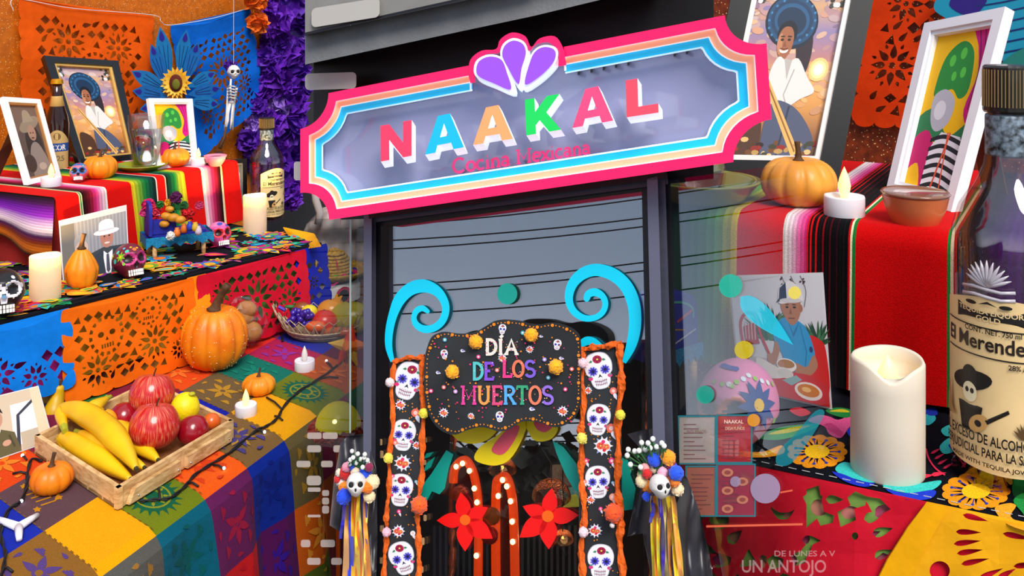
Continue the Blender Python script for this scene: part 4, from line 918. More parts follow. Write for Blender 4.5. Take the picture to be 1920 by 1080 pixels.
for ij, c in (((-1, 0), '#2a2890'), ((0, 1), '#b87c14'), ((2, 0), '#d02a10'), ((3, 0), '#1a2c90'), ((4, -1), '#c8901a'), ((4, 1), '#b8861c'), ((2, 1), '#b81a30'), ((3, 1), '#0a1c78'), ((3, 2), '#2018a0'), ((4, 2), '#f0a030'), ((4, 3), '#c09a20'), ((6, -1), '#7a30a0'), ((5, -1), '#0a8068'), ((6, 0), '#d86a20'), ((0, -2), '#f08a20'), ((4, -2), '#f0802a'), ((1, 1), '#0a5a50'), ((1, 2), '#a81a50'), ((2, 2), '#b81428'), ((3, 3), '#1a3a90'), ((1, -1), '#f07020')): glyph_motif(*ij, c, ij[0]*7+ij[1]*3+50)
glyph_motif(3, 0, '#c09030', 5); glyph_motif(3, 0, '#1a2c90', 77)
for i in range(-2, 8):   # stitched seams along the squares
    for q in range(40): p.poly([(-3+q*.1, i-.008), (-3+q*.1+.05, i-.008), (-3+q*.1+.05, i+.008), (-3+q*.1, i+.008)], '#7a5a20', True)
p.build('woven_motifs', CLOTH, tcl)
tb = thing('altar_table', V(-1, 1.6, 0), 'wooden table hidden under the square-patterned cloth', 'table')
cs = [Rc+e1*-2.5-out_d*.02, Rc+e1*7.5-out_d*.02, Rc+e1*7.5+e2*-5-out_d*.02, Rc+e1*-2.5+e2*-5-out_d*.02]
mk('table_top', prism([(q.x, q.y) for q in cs], [], lambda x, y, z: V(x, y, z), ZT-.035, ZT-.008), WOODT, tb)
for q in cs: q2 = lerp(q, (cs[0]+cs[2])/2, .08); mk('leg', box((q2.x, q2.y, (ZT-.035)/2), (.05, .05, ZT-.035)), WOODT, tb)
# --- middle step with embroidered runner
F2a, F2b = G(-70, 620, Z2), G(597, 456, Z2); d2 = (F2b-F2a).normalized(); n2 = Vector((-d2.y, d2.x, 0)); L2 = (F2b-F2a).length
st2 = thing('altar_step', lerp(F2a, F2b, .5)-Vector((0, 0, Z2-ZT)), 'middle step of the left altar under the black runner', 'step')
bb = n2*.6
mk('box', hexa([F2a+n2*.01-V(0,0,Z2-ZT-.002), F2b+n2*.01-V(0,0,Z2-ZT-.002), F2b+bb-V(0,0,Z2-ZT-.002), F2a+bb-V(0,0,Z2-ZT-.002), F2a+n2*.01-V(0,0,.003), F2b+n2*.01-V(0,0,.003), F2b+bb-V(0,0,.003), F2a+bb-V(0,0,.003)]), mat('plum_backing_cloth', '#5a1248', .9, noise=(30, .5), col2='#c09a30'), st2)
RUN = mat('black_embroidery_cloth', '#16161c', .95, bump=(900, .5), spec=.1)
rn = thing('embroidered_runner', lerp(F2a, F2b, .5), 'black runner with bright embroidered flowers on the left altar', 'cloth')
mk('cloth', hexa([F2a-n2*.012-V(0,0,.002), F2b-n2*.012-V(0,0,.002), F2b+bb-V(0,0,.002), F2a+bb-V(0,0,.002), F2a-n2*.012+V(0,0,.003), F2b-n2*.012+V(0,0,.003), F2b+bb+V(0,0,.003), F2a+bb+V(0,0,.003)]), RUN, rn)
def runm(u, v, z): return F2a+d2*u+n2*v+V(0, 0, .0034+z)
BR = ['#e0283a', '#f07818', '#f4c020', '#18905a', '#1878c0', '#c8186a', '#38b8b0', '#8a2a90', '#f09a28', '#70a030']
p = Paint(runm, 0, .000004); rnd = random.Random(21)
def emb_flower(p, x, y, s, rnd):
    a, b, c = rnd.sample(BR, 3); n = rnd.choice((7, 8, 10))
    for k in range(n): p.pet(x, y, s, s*.3, k*2*PI/n, r0=0, col=a, n=5)
    p.ell(x, y, s*.6, s*.6, b, n=14); p.ell(x, y, s*.36, s*.36, c, n=12)
def emb_leaf(p, x, y, s, rot, rnd):
    c = rnd.choice(BR); p.pet(x, y, s*1.5, s*.4, rot, col=c, n=7); p.pet(x, y, s*1.1, s*.16, rot, r0=s*.2, col=rnd.choice(BR), n=5)
x = 0
for i in range(280):
    u, v = rnd.uniform(.01, L2-.01), .42*rnd.random()**1.6; s = rnd.uniform(.020, .042)
    if v < .035 and rnd.random() < .4: s *= .7
    (emb_flower(p, u, max(v, s*.7), s, rnd) if rnd.random() < .35 else emb_leaf(p, u, max(v, s*.7), s, rnd.uniform(0, 6.3), rnd))
p.line([(0, .0), (L2, .0)], .004, '#2a2a34')
p.build('embroidery', CLOTH, rn)
# --- top step with striped blanket
u1 = lambda px: u_on(A1, B1, px)
st1 = thing('altar_step', lerp(A1, B1, .5)-V(0, 0, Z1-Z2), 'top step of the left altar under the striped blanket', 'step')
bk = PRP*.5
mk('box', hexa([A1+PRP*.012+ABd*.02-V(0,0,Z1-Z2-.004), B1+PRP*.012-V(0,0,Z1-Z2-.004), B1+bk-V(0,0,Z1-Z2-.004), A1+bk+ABd*.02-V(0,0,Z1-Z2-.004), A1+PRP*.012+ABd*.02-V(0,0,.004), B1+PRP*.012-V(0,0,.004), B1+bk-V(0,0,.004), A1+bk+ABd*.02-V(0,0,.004)]), mat('step_red_cloth', '#8a1410', .9), st1)
R_ = '#d40c08'
sp = [(105, 148, R_), (148, 150, '#e8d8a0'), (150, 152, '#1a7a3a'), (152, 154, '#d8d0a0')]
def pb(a, b, cols, n): return [(x0, x1, c) for x0, x1, c in band(a, b, cols, n)]
sp += pb(154, 200, ['#16060a', '#5a0a1a', '#a01838', '#e8388a', '#f0a8c8', '#f0e8e0'], 16)+[(200, 246, R_)]+pb(246, 292, ['#e8c820', '#88b030', '#18803a', '#0c5040', '#0c2024'], 14)+[(292, 294, '#e8e0d0'), (294, 309, R_), (309, 311, '#d8d0b0')]+pb(311, 346, ['#0c2020', '#0c5838', '#208a3a', '#b0c030', '#e8c820'], 11)+[(346, 377, R_)]+pb(377, 413, ['#f0e0e0', '#f090b8', '#d82a70', '#7a1030', '#1a080c'], 12)+[(413, 416, '#d8d0a0'), (416, 446, R_)]
ser = fold_cloth(A1, B1, PRP, -PRP, [(u1(a), u1(b), c) for a, b, c in sp], 'striped_blanket', 'red striped woven blanket over the top step of the left altar', 'blanket', .5, Z1-Z2-.006, .02, seed=1)
# purple end of the blanket hanging at the left side
vs, fs, cols = [], [], []
EC = band(0, 1, ['#120810', '#3a1050', '#6a18b0', '#8a30d0', '#c8a8e8', '#e8d8f0', '#401850', '#7a2a10', '#c86a18', '#2a1008'], 44)
N = 20
for a, b, c in EC:
    k = len(vs)
    for j in range(N+1):
        v = j/N*.46
        for w in (a, b):
            d = w*.13; q = A1+PRP*(v+.0)-ABd*(.004+d*.06+.012*math.sin(v*30)*w)+V(0, 0, .002-d*(.75+.25*math.cos(v*9))); vs.append(q)
    for j in range(N): fs.append((k+2*j, k+2*j+1, k+2*j+3, k+2*j+2)); cols.append(lin(c))
tagp(mk('striped_blanket', (vs, fs), CLOTH, None, True, cols), 'purple striped blanket end hanging at the left side of the altar', 'blanket')
# ---------------------------------------------------------------- reusable small things
def tealight(c, r, lb, lit=True, h=None):
    h = h or r*1.05; t = thing('tea_light', c, lb, 'candle', 'small plastic tea lights')
    mk('cup', lathe([(1e-6, 0), (r*.97, 0), (r, h*.06), (r, h*.92), (r*.97, h), (r*.86, h*.99), (r*.5, h*.86), (1e-6, h*.84)], 32, c), mat('tealight_plastic', '#e8e4ea', .35, sub=.1), t, True)
    fl = [(r*.13, h*.8), (r*.26, h*1.15), (r*.32, h*1.45), (r*.24, h*1.8), (r*.1, h*2.15), (1e-6, h*2.35)]
    mk('flame', lathe(fl, 14, c), mat('led_flame_on', '#ffe8a0', .3, emit=('#ffd060', 1.6)) if lit else mat('led_flame_off', '#e8e0d8', .4), t, True); return t
def pillar(c, r, h, lb, glow=True, tilt=None, notch=0):
    t = thing('pillar_candle', c, lb, 'candle', 'LED pillar candles')
    fn = lambda a, rr, z: (rr, z-(notch*math.exp(-((a-PI*1.42)/.5)**2) if z > h*.9 else 0)+(h*.012*math.sin(a*2) if z > h*.9 else 0))
    cm = mat('candle_wax_glow', '#f4ece0', .45, sub=.3) if glow else mat('candle_wax', '#dccfbc', .5, sub=.2)
    if glow and not cm.get('tl'):
        cm['tl'] = 1; nt = cm.node_tree; tr_ = nt.nodes.new('ShaderNodeBsdfTranslucent'); tr_.inputs[0].default_value = (1, .9, .7, 1); mx = nt.nodes.new('ShaderNodeMixShader'); mx.inputs[0].default_value = .55
        out_ = nt.nodes['Material Output']; nt.links.new(nt.nodes['Principled BSDF'].outputs[0], mx.inputs[1]); nt.links.new(tr_.outputs[0], mx.inputs[2]); nt.links.new(mx.outputs[0], out_.inputs[0])
    mk('body', lathe([(1e-6, 0), (r*.97, 0), (r, h*.02), (r, h*.5), (r, h*.75), (r, h*.97), (r*.95, h), (r*.88, h*.985), (r*.85, h*.9), (r*.8, h*.78), (1e-6, h*.77)], 40, c, fn), cm, t, True)
    mk('flame', lathe([(r*.14, h*.76), (r*.26, h*.82), (r*.28, h*.86), (r*.16, h*.94), (1e-6, h*1.02)], 14, c), mat('led_flame_on', '#ffe8a0', .3, emit=('#ffd060', 1.6)), t, True)
    if glow:
        ld = bpy.data.lights.new('candle_glow', 'POINT'); ld.energy = 8; ld.color = (1, .62, .16); ld.shadow_soft_size = r*.3
        lo = bpy.data.objects.new('candle_glow', ld); COL.objects.link(lo); lo.parent = t; lo.location = (0, 0, h*.93)
    return t
PUMP = [mat('pumpkin_skin', '#f08a10', .42, noise=(26, .2), col2='#e06a06', bump=(90, .25)), mat('pumpkin_amber', '#f0961c', .42, noise=(30, .2), col2='#e87a0a', bump=(90, .25)), mat('pumpkin_pale', '#e6a040', .4, noise=(26, .2), col2='#d88824', bump=(90, .2))]
STEM = mat('pumpkin_stem', '#5a3a1e', .8, noise=(120, .4))
def pumpkin(c, r, h, ribs, lb, mi=0, gourd=0, stem=None, specks=0, tilt=(.25, .1)):
    t = thing('pumpkin', c, lb, 'pumpkin', 'pumpkins on the altars'); m = 22
    prof = []
    for i in range(m+1):
        a = PI*i/m; rr = math.sin(a)**.72; z = -math.cos(a)
        if gourd: rr *= 1-gourd*max(0, z)*.55+.06*gourd*max(0, -z)
        zz = z*.5+.5
        if i > m*.82: zz -= .10*((i/m-.82)/.18)**2*(1-gourd)
        prof.append((max(rr*r, 1e-6), zz*h))
    fn = lambda a, rr, z: (rr*(1-.085*(1-abs(math.sin(a*ribs/2)))**1.6*min(1, rr/(r*.3))), z)
    mk('shell', lathe(prof, ribs*8, c, fn), PUMP[mi], t, True)
    sl = stem or r*.5; top = Vector(c)+V(0, 0, h*(.93 if not gourd else .99)); pts = [top, top+V(tilt[0]*sl*.2, 0, sl*.4), top+V(tilt[0]*sl*.7, tilt[1]*sl, sl)]
    mk('stem', tube(spline(pts, 4), [sl*.32, sl*.24, sl*.19, sl*.17, sl*.15, sl*.14, sl*.14, sl*.15, sl*.17], 9), STEM, t, True)
    if specks:
        rnd = random.Random(9); vs, fs = [], []
        for i in range(specks):
            a, j = rnd.uniform(0, 2*PI), rnd.uniform(.2, .9); q = prof[int(j*m)]; rr, z = fn(a, *q); p_ = Vector(c)+V((rr+.0006)*math.cos(a), (rr+.0006)*math.sin(a), z)
            vs, fs = join((vs, fs), ball(p_, r*rnd.uniform(.007, .016), 5, 4))
        o = mk('speckles', (vs, fs), mat('pale_speck', '#f8d8a0', .5), t); o['kind'] = 'stuff'
    return t
def base_r(px_w, c): return px_w/2*c.y/F
def stand_frame(q, bw, th, fm_, name, lb, cat='picture frame', group=None, inner=None):
    t = thing(name, (q.a+q.b)/2, lb, cat, group); bu, bv = bw/q.w, bw/q.h
    mk('frame', prism([(0, 0), (1, 0), (1, 1), (0, 1)], [[(bu, bv), (1-bu, bv), (1-bu, 1-bv), (bu, 1-bv)]], q, -th, 0), fm_, t)
    b2u, b2v = bu*1.12, bv*1.12
    if inner: mk('inner_edge', prism([(bu, bv), (1-bu, bv), (1-bu, 1-bv), (bu, 1-bv)], [[(b2u+.02, b2v+.015), (1-b2u-.02, b2v+.015), (1-b2u-.02, 1-b2v-.015), (b2u+.02, 1-b2v-.015)]], q, -th*.9, -th*.25), inner, t)
    mk('backing', prism([(.01, .01), (.99, .01), (.99, .99), (.01, .99)], [], q, -th*1.1, -th*.8), mat('frame_backing', '#6a4a34', .8), t)
    return t, q.sub(bu, bv, 1-bu, 1-bv), -th*.75
def back_leg(t, q, dist=.09):
    m = (q.a+q.b)/2; tp = q(.5, .75, -.026); ft = V(tp.x, tp.y, m.z)-q.n*dist; s = (q.b-q.a).normalized()*q.w*.18
    mk('easel_leg', ([tp-s, tp+s, ft+s, ft-s, tp-s-q.n*.002, tp+s-q.n*.002, ft+s-q.n*.002, ft-s-q.n*.002], [(0,1,2,3),(4,7,6,5),(0,4,5,1),(1,5,6,2),(2,6,7,3),(3,7,4,0)]), mat('frame_backing', '#6a4a34', .8), t)
# ---- pictures (flat prints)
def print_horseman(mapf, z0, t):
    p = Paint(mapf, z0, .000005); rnd = random.Random(4)
    p.vgrad(0, 0, 1, 1, ['#3a2a28', '#8a5a3a', '#c88a48', '#e0a058', '#b07878', '#8a7aa0', '#c89a70', '#9a8aa8'])
    for i in range(150):
        y = rnd.uniform(.25, 1); x = rnd.random(); w = rnd.uniform(.02, .09); base = mixc('#d89a5a', '#8a78a0', max(0, min(1, (y-.35)*1.6+rnd.uniform(-.3, .3)))); c = mixc(base, rnd.choice(['#f4c888', '#5a4a68', '#e8a860', '#f8dcb0']), rnd.uniform(.1, .45)); p.ell(x, y, w, w*.34, c, rnd.uniform(-.3, .3), 10)
    for r_, c in ((.10, '#f0c078'), (.075, '#f8d898'), (.05, '#fff0c8'), (.028, '#fffae8')): p.ell(.82, .5, r_, r_*.66, c)
    p.poly(spl2([(.52,.74),(.68,.72),(.72,.58),(.68,.46),(.6,.48),(.56,.6)], 4, True), '#2c2028')
    p.ell(.46, .77, .27, .155, '#0e2034', -.12, 30); p.ell(.46, .775, .25, .14, '#1c466a', -.12, 30); p.ell(.46, .775, .215, .118, '#163656', -.12, 28); p.ell(.46, .775, .18, .098, '#22527a', -.12, 26); p.ell(.46, .77, .15, .08, '#122c48', -.12, 24)
    for k in range(18): a_ = k*.349; p.ell(.46+.232*math.cos(a_), .775+.129*math.sin(a_), .013, .008, '#3a78a4', n=7)
    p.ell(.44, .70, .10, .075, '#0c1420')
    p.poly(spl2([(.36,.69),(.40,.735),(.47,.735),(.51,.69),(.51,.62),(.46,.555),(.40,.565),(.36,.62)], 4, True), '#9a5e40'); p.poly(spl2([(.36,.68),(.39,.70),(.41,.63),(.40,.58),(.36,.62)], 4, True), '#b87c58'); p.ell(.40, .665, .017, .008, '#2a1610'); p.ell(.47, .665, .017, .008, '#2a1610'); p.line([(.38,.682),(.42,.684)], .008, '#2a1610'); p.line([(.45,.684),(.49,.682)], .008, '#2a1610'); p.poly(spl2([(.39,.61),(.435,.602),(.48,.61),(.46,.592),(.41,.592)], 3, True), '#f0e4d8'); p.poly([(.43, .66), (.455, .625), (.415, .625)], '#84492e'); p.line([(.395,.617),(.435,.611),(.475,.617)], .006, '#5a2c1c')
    p.poly(spl2([(.40,.57),(.5,.54),(.6,.56),(.72,.46),(.82,.38),(.70,.34),(.6,.30),(.5,.28),(.42,.30),(.36,.36),(.34,.48)], 4, True), '#d8d2cc'); p.poly([(.46, .56), (.54, .55), (.52, .44)], '#b0a8a0'); p.line([(.58,.5),(.52,.36),(.56,.31)], .012, '#a8a09a')
    p.poly(spl2([(.42,.32),(.6,.31),(.76,.24),(.9,.12),(.86,.02),(.62,.02),(.42,.02),(.38,.16)], 4, True), '#4a5068'); p.line([(.6, .3), (.56, .02)], .02, '#2a3044')
    p.poly([(.2, .52), (.24, .54), (.78, .06), (.72, .03)], '#d8a860'); p.line([(.22, .53), (.74, .06)], .012, '#8a5a28')
    p.poly(spl2([(.1,.26),(.22,.28),(.36,.2),(.34,.02),(.1,.02)], 4, True), '#4a2c1c'); 
    for i in range(26): p.ell(rnd.uniform(.05, .95), rnd.uniform(.02, .12), rnd.uniform(.02, .05), .014, rnd.choice(['#2a1a14', '#6a4020', '#b08a50', '#8a2018', '#d8b070', '#3a3a28']), n=8)
    for cx in (.06, .88):
        for i in range(16): p.ell(cx+rnd.uniform(-.06, .08), .94+rnd.uniform(-.08, .05), .025, .016, rnd.choice(['#2a2a24', '#e8e4dc', '#4a4a3a', '#3a3a34']), n=7)
    p.build('print', GLOSS, t)
def print_popart(mapf, z0, t):       # plain abstract stand-in in the same colours
    p = Paint(mapf, z0, .000005); p.rect(0, 0, 1, 1, '#f2b80c')
    p.poly(spl2([(.62,1),(1,1),(1,.42),(.9,.40),(.78,.5),(.86,.7),(.76,.88)], 4)+[(.62, 1)], '#d8147e')
    for k in range(3): p.line(spl2([(.72+.09*k, 1), (.86+.05*k, .75), (.84+.06*k, .5)], 5), .015, '#7a1a5a')
    p.poly(spl2([(0,.42),(.3,.5),(.62,.34),(1,.46),(1,.3),(.6,.2),(.3,.34),(0,.22)], 4, True), '#2a7a4a'); p.poly(spl2([(0,.28),(.28,.36),(.55,.12),(.4,0),(.1,0),(0,.1)], 4, True), '#c81468'); p.poly(spl2([(0,.1),(.2,.16),(.3,0),(0,0)], 4)+[(0, 0)], '#f2b80c')
    p.poly(spl2([(.2,.60),(.26,.82),(.5,.92),(.72,.84),(.78,.62),(.66,.56),(.5,.62),(.3,.58)], 5, True), '#2e8a3c')
    for x, y, r in ((.4, .8, .05), (.56, .84, .05), (.62, .72, .045), (.48, .7, .04)): p.ell(x, y, r, r*.75, '#58c048')
    p.poly(spl2([(.22,.57),(.4,.62),(.6,.55),(.58,.42),(.4,.36),(.26,.42)], 5, True), '#b8b4c0'); p.ell(.38, .49, .1, .06, '#dcd8e0')
    p.poly([(.34, 0), (.36, .26), (.5, .36), (.84, .34), (1, .22), (1, 0)], '#e8e4ea')
    for k in range(6): p.line(spl2([(.34, .03+k*.055), (.6, .06+k*.055), (1, .01+k*.055)], 6), .026, '#22242c')
    p.line([(.52, 0), (.66, .36)], .028, '#e0583a'); p.line([(.7, 0), (.62, .36)], .022, '#e0583a'); p.build('print', GLOSS, t)
def print_old_couple(mapf, z0, t):
    p = Paint(mapf, z0, .000005); p.rect(0, 0, 1, 1, '#8a888c'); p.rect(0, 0, .2, 1, '#6e6a66')
    for k in range(14): p.line([(.24+k*.055, 0), (.24+k*.055, 1)], .02, '#9a9aa0')
    p.rect(0, .92, 1, 1, '#c8c4c4'); p.poly([(.4, 0), (.4, .35), (.62, .42), (.96, .4), (1, .25), (1, 0)], '#3c4248')
    p.poly(spl2([(.08,0),(.1,.2),(.22,.32),(.4,.28),(.44,0)], 4)+[(.08, 0)], '#40383a')
    p.ell(.29, .48, .1, .17, '#c8a898'); p.poly(spl2([(.19,.5),(.2,.66),(.3,.7),(.39,.62),(.39,.5),(.35,.58),(.25,.58)], 4, True), '#9a9694'); p.ell(.255, .5, .014, .014, '#40302c', n=8); p.ell(.32, .5, .014, .014, '#40302c', n=8); p.ell(.29, .4, .03, .012, '#a04848', n=8); p.line([(.22,.32),(.3,.29),(.36,.32)], .02, '#e8e4e0')
    p.ell(.68, .58, .105, .18, '#b07868'); p.ell(.68, .66, .2, .05, '#dcdade'); p.poly(spl2([(.56,.68),(.58,.82),(.68,.86),(.78,.82),(.8,.68)], 4)+[(.56, .68)], '#e8e8ec'); p.line([(.56,.69),(.8,.69)], .03, '#c0c0c8'); p.ell(.645, .59, .016, .014, '#30201c', n=8); p.ell(.72, .59, .016, .014, '#30201c', n=8); p.ell(.68, .48, .045, .014, '#e8d0c8', n=8); p.ell(.64, .55, .02, .02, '#b86a58'); p.ell(.72, .55, .02, .02, '#b86a58')
    p.poly([(.6, .0), (.62, .36), (.68, .3), (.76, .36), (.74, 0)], '#e4e4ea'); p.poly([(.66, .3), (.70, .3), (.71, .04), (.68, 0), (.65, .04)], '#4a4a58'); p.poly([(.42, 0), (.46, .3), (.6, .38), (.64, 0)], '#343c46'); p.poly([(1, 0), (.94, .28), (.78, .38), (.72, 0)], '#2e363e'); p.build('print', GLOSS, t)
def print_soup_man(mapf, z0, t):
    p = Paint(mapf, z0, .000005); rnd = random.Random(8); p.rect(0, 0, 1, 1, '#d2d2d8'); p.rect(0, 0, 1, .3, '#b8b0b0')
    for cx, cy, L, n in ((.38, .55, .32, 46), (.92, .56, .2, 26), (.45, .7, .2, 16)):
        for i in range(n): p.pet(cx, cy-.1, L*rnd.uniform(.6, 1), .014, rnd.uniform(.3, 2.9), r0=.01, col=rnd.choice(['#2a5a38', '#3a7048', '#1e4630', '#4a8058']), n=5)
    for x in (.6, .7, .8): p.line(spl2([(x, .75), (x+.03, .88), (x-.02, 1)], 4), .006, '#6a5a50'); [p.ell(x+rnd.uniform(-.03, .03), .96+rnd.uniform(-.04, .03), .012, .008, '#4a2a28', n=6) for _ in range(5)]
    p.line(spl2([(.1,.32),(.08,.58),(.16,.68),(.26,.66),(.3,.5),(.4,.3)], 6), .03, '#c02a24'); p.poly([(.12,.4),(.11,.56),(.24,.6),(.28,.42)], '#b02420'); [p.line([(.13+.035*k, .45), (.135+.035*k, .6)], .01, '#d8c0bc') for k in range(4)]; p.line([(.14, .38), (.1, .1)], .03, '#c02a24')
    p.poly(spl2([(.8,.5),(.95,.5),(1,.4),(1,.1),(.82,.1)], 4, True), '#d01c14')
    p.poly(spl2([(.44,.48),(.5,.62),(.6,.66),(.72,.64),(.82,.56),(.88,.36),(.8,.28),(.74,.24),(.56,.24),(.52,.36)], 4, True), '#2a98d0'); p.poly([(.6,.66),(.66,.54),(.74,.64),(.7,.56),(.66,.5)], '#1c78ac'); p.line([(.74,.6),(.79,.4),(.76,.26)], .012, '#1c78ac'); p.ell(.84, .42, .02, .025, '#1a3a70', n=8)
    p.poly(spl2([(.55,.74),(.57,.82),(.66,.86),(.75,.82),(.76,.72),(.72,.64),(.66,.6),(.6,.64)], 4, True), '#b07858'); p.ell(.765, .74, .018, .03, '#a86c50', n=8); p.ell(.615, .745, .018, .009, '#2c1c18', n=8); p.ell(.695, .745, .018, .009, '#2c1c18', n=8); p.poly([(.65, .74), (.665, .69), (.635, .69)], '#8a5640'); p.line([(.62,.655),(.69,.657)], .01, '#7a4438'); p.line([(.6,.765),(.635,.768)], .008, '#3a2820'); p.line([(.675,.768),(.71,.765)], .008, '#3a2820')
    p.poly(spl2([(.53,.78),(.55,.9),(.66,.96),(.76,.9),(.79,.8),(.7,.8),(.62,.78)], 4, True), '#e8e4e4'); p.poly([(.53,.79),(.55,.9),(.62,.95),(.62,.8)], '#22304a'); p.poly([(.5,.78),(.56,.8),(.55,.83)], '#22304a'); p.ell(.66, .8, .12, .02, '#d4d0d0')
    p.poly(spl2([(.46,.46),(.5,.4),(.46,.3),(.42,.26),(.36,.28),(.36,.34),(.42,.36)], 4, True), '#b07c5c'); p.poly(spl2([(.86,.38),(.9,.3),(.82,.22),(.7,.2),(.64,.24),(.66,.3),(.78,.28)], 4, True), '#b07c5c')
    p.poly([(.2,.0),(1,.0),(1,.16),(.8,.22),(.45,.22),(.24,.3)], '#c8262a'); p.poly(spl2([(.24,.3),(.46,.24),(.62,.2),(.4,.14),(.24,.2)], 4, True), '#e4dcd8'); p.ell(.56, .27, .11, .055, '#f0ece8'); p.ell(.56, .28, .09, .035, '#b07830'); p.ell(.54, .2, .09, .04, '#d8d4d0'); p.ell(.5, .27, .04, .025, '#b88060')
    p.ell(.78, .09, .15, .07, '#ece4dc'); p.ell(.78, .095, .12, .05, '#d07a18'); p.ell(.76, .1, .05, .02, '#f0c070'); p.poly([(.5,.14),(.66,.2),(.72,.17),(.6,.11)], '#8ab0b0'); p.build('print', GLOSS, t)
def print_plain(mapf, z0, t, kind):
    p = Paint(mapf, z0, .000005)
    if kind == 'cowboy':
        p.rect(0, 0, 1, 1, '#5a4a44'); p.poly([(0,.5),(.3,.7),(.6,.6),(1,.8),(1,1),(0,1)], '#6e5a50'); p.ell(.62, .42, .3, .3, '#3a302c'); p.ell(.6, .72, .38, .09, '#8a7a68', .2); p.poly(spl2([(.4,.74),(.48,.9),(.66,.9),(.78,.76)], 4)+[(.4, .74)], '#948470'); p.ell(.62, .6, .14, .11, '#a07c68'); p.ell(.57, .6, .02, .012, '#2a1c18', n=8); p.ell(.66, .6, .02, .012, '#2a1c18', n=8); p.line([(.56, .53), (.66, .53)], .02, '#5a3a30'); p.poly(spl2([(.3,.0),(.36,.3),(.54,.46),(.76,.44),(.95,.2),(.95,0)], 4)+[(.3, 0)], '#8a7a70'); p.ell(.3, .2, .2, .12, '#46362e'); p.ell(.7, .14, .14, .05, '#b09a88')
    elif kind == 'jacket':
        p.rect(0, 0, 1, 1, '#c8b49a'); p.rect(.5, .1, .95, .8, '#e4e2e0'); p.line([(.55,.0),(.6,.6),(.95,.85)], .05, '#3a3a48'); p.rect(.85, 0, 1, 1, '#d8c4a4'); p.rect(.6, .0, .85, .3, '#b8a890'); p.ell(.25, .62, .12, .17, '#b88a70'); p.poly(spl2([(.12,.66),(.16,.84),(.3,.86),(.38,.7),(.3,.76),(.2,.74)], 4, True), '#2a2420'); p.ell(.21, .64, .018, .012, '#2a1c18', n=8); p.ell(.29, .64, .018, .012, '#2a1c18', n=8); p.ell(.25, .55, .03, .01, '#8a4840', n=8); p.poly([(.0,0),(.04,.36),(.2,.46),(.34,.44),(.52,.34),(.58,0)], '#5c5436'); p.poly([(.2,.45),(.26,.2),(.33,.44)], '#e8e8ec'); p.ell(.4, .2, .06, .05, '#c09078'); p.line([(.44,.32),(.5,.1)], .03, '#46402a')
    elif kind == 'blue_man':
        p.rect(0, 0, 1, 1, '#d4ccd4'); p.poly([(0,0),(0,.6),(.3,.55),(.3,0)], '#8a4a4a'); p.ell(.2, .5, .12, .12, '#3a6a48'); p.ell(.9, .3, .16, .2, '#d02a24'); p.poly(spl2([(.3,0),(.28,.4),(.5,.58),(.78,.46),(.9,.1),(.85,0)], 4)+[(.3, 0)], '#2c90c8'); p.ell(.52, .66, .13, .12, '#b08068'); p.ell(.5, .76, .14, .06, '#e4e0e4'); p.ell(.46, .66, .02, .012, '#2a1c18', n=8); p.ell(.57, .66, .02, .012, '#2a1c18', n=8); p.line([(.7,.1),(.75,.4)], .05, '#b08068'); p.ell(.4, .1, .2, .05, '#e8d8d0')
    else:
        p.rect(0, 0, 1, 1, '#585a60'); p.poly([(.2, 0), (.2, .9), (.5, 1), (.9, .8), (1, 0)], '#8a9096'); p.ell(.5, .55, .2, .14, '#c0b4ac'); p.poly([(.2,0),(.35,.4),(.7,.42),(.9,0)], '#d0d0d4'); p.ell(.44, .56, .03, .015, '#2a2422', n=8); p.ell(.58, .56, .03, .015, '#2a2422', n=8); p.ell(.5, .68, .2, .06, '#34302e')
    p.build('print', GLOSS, t)
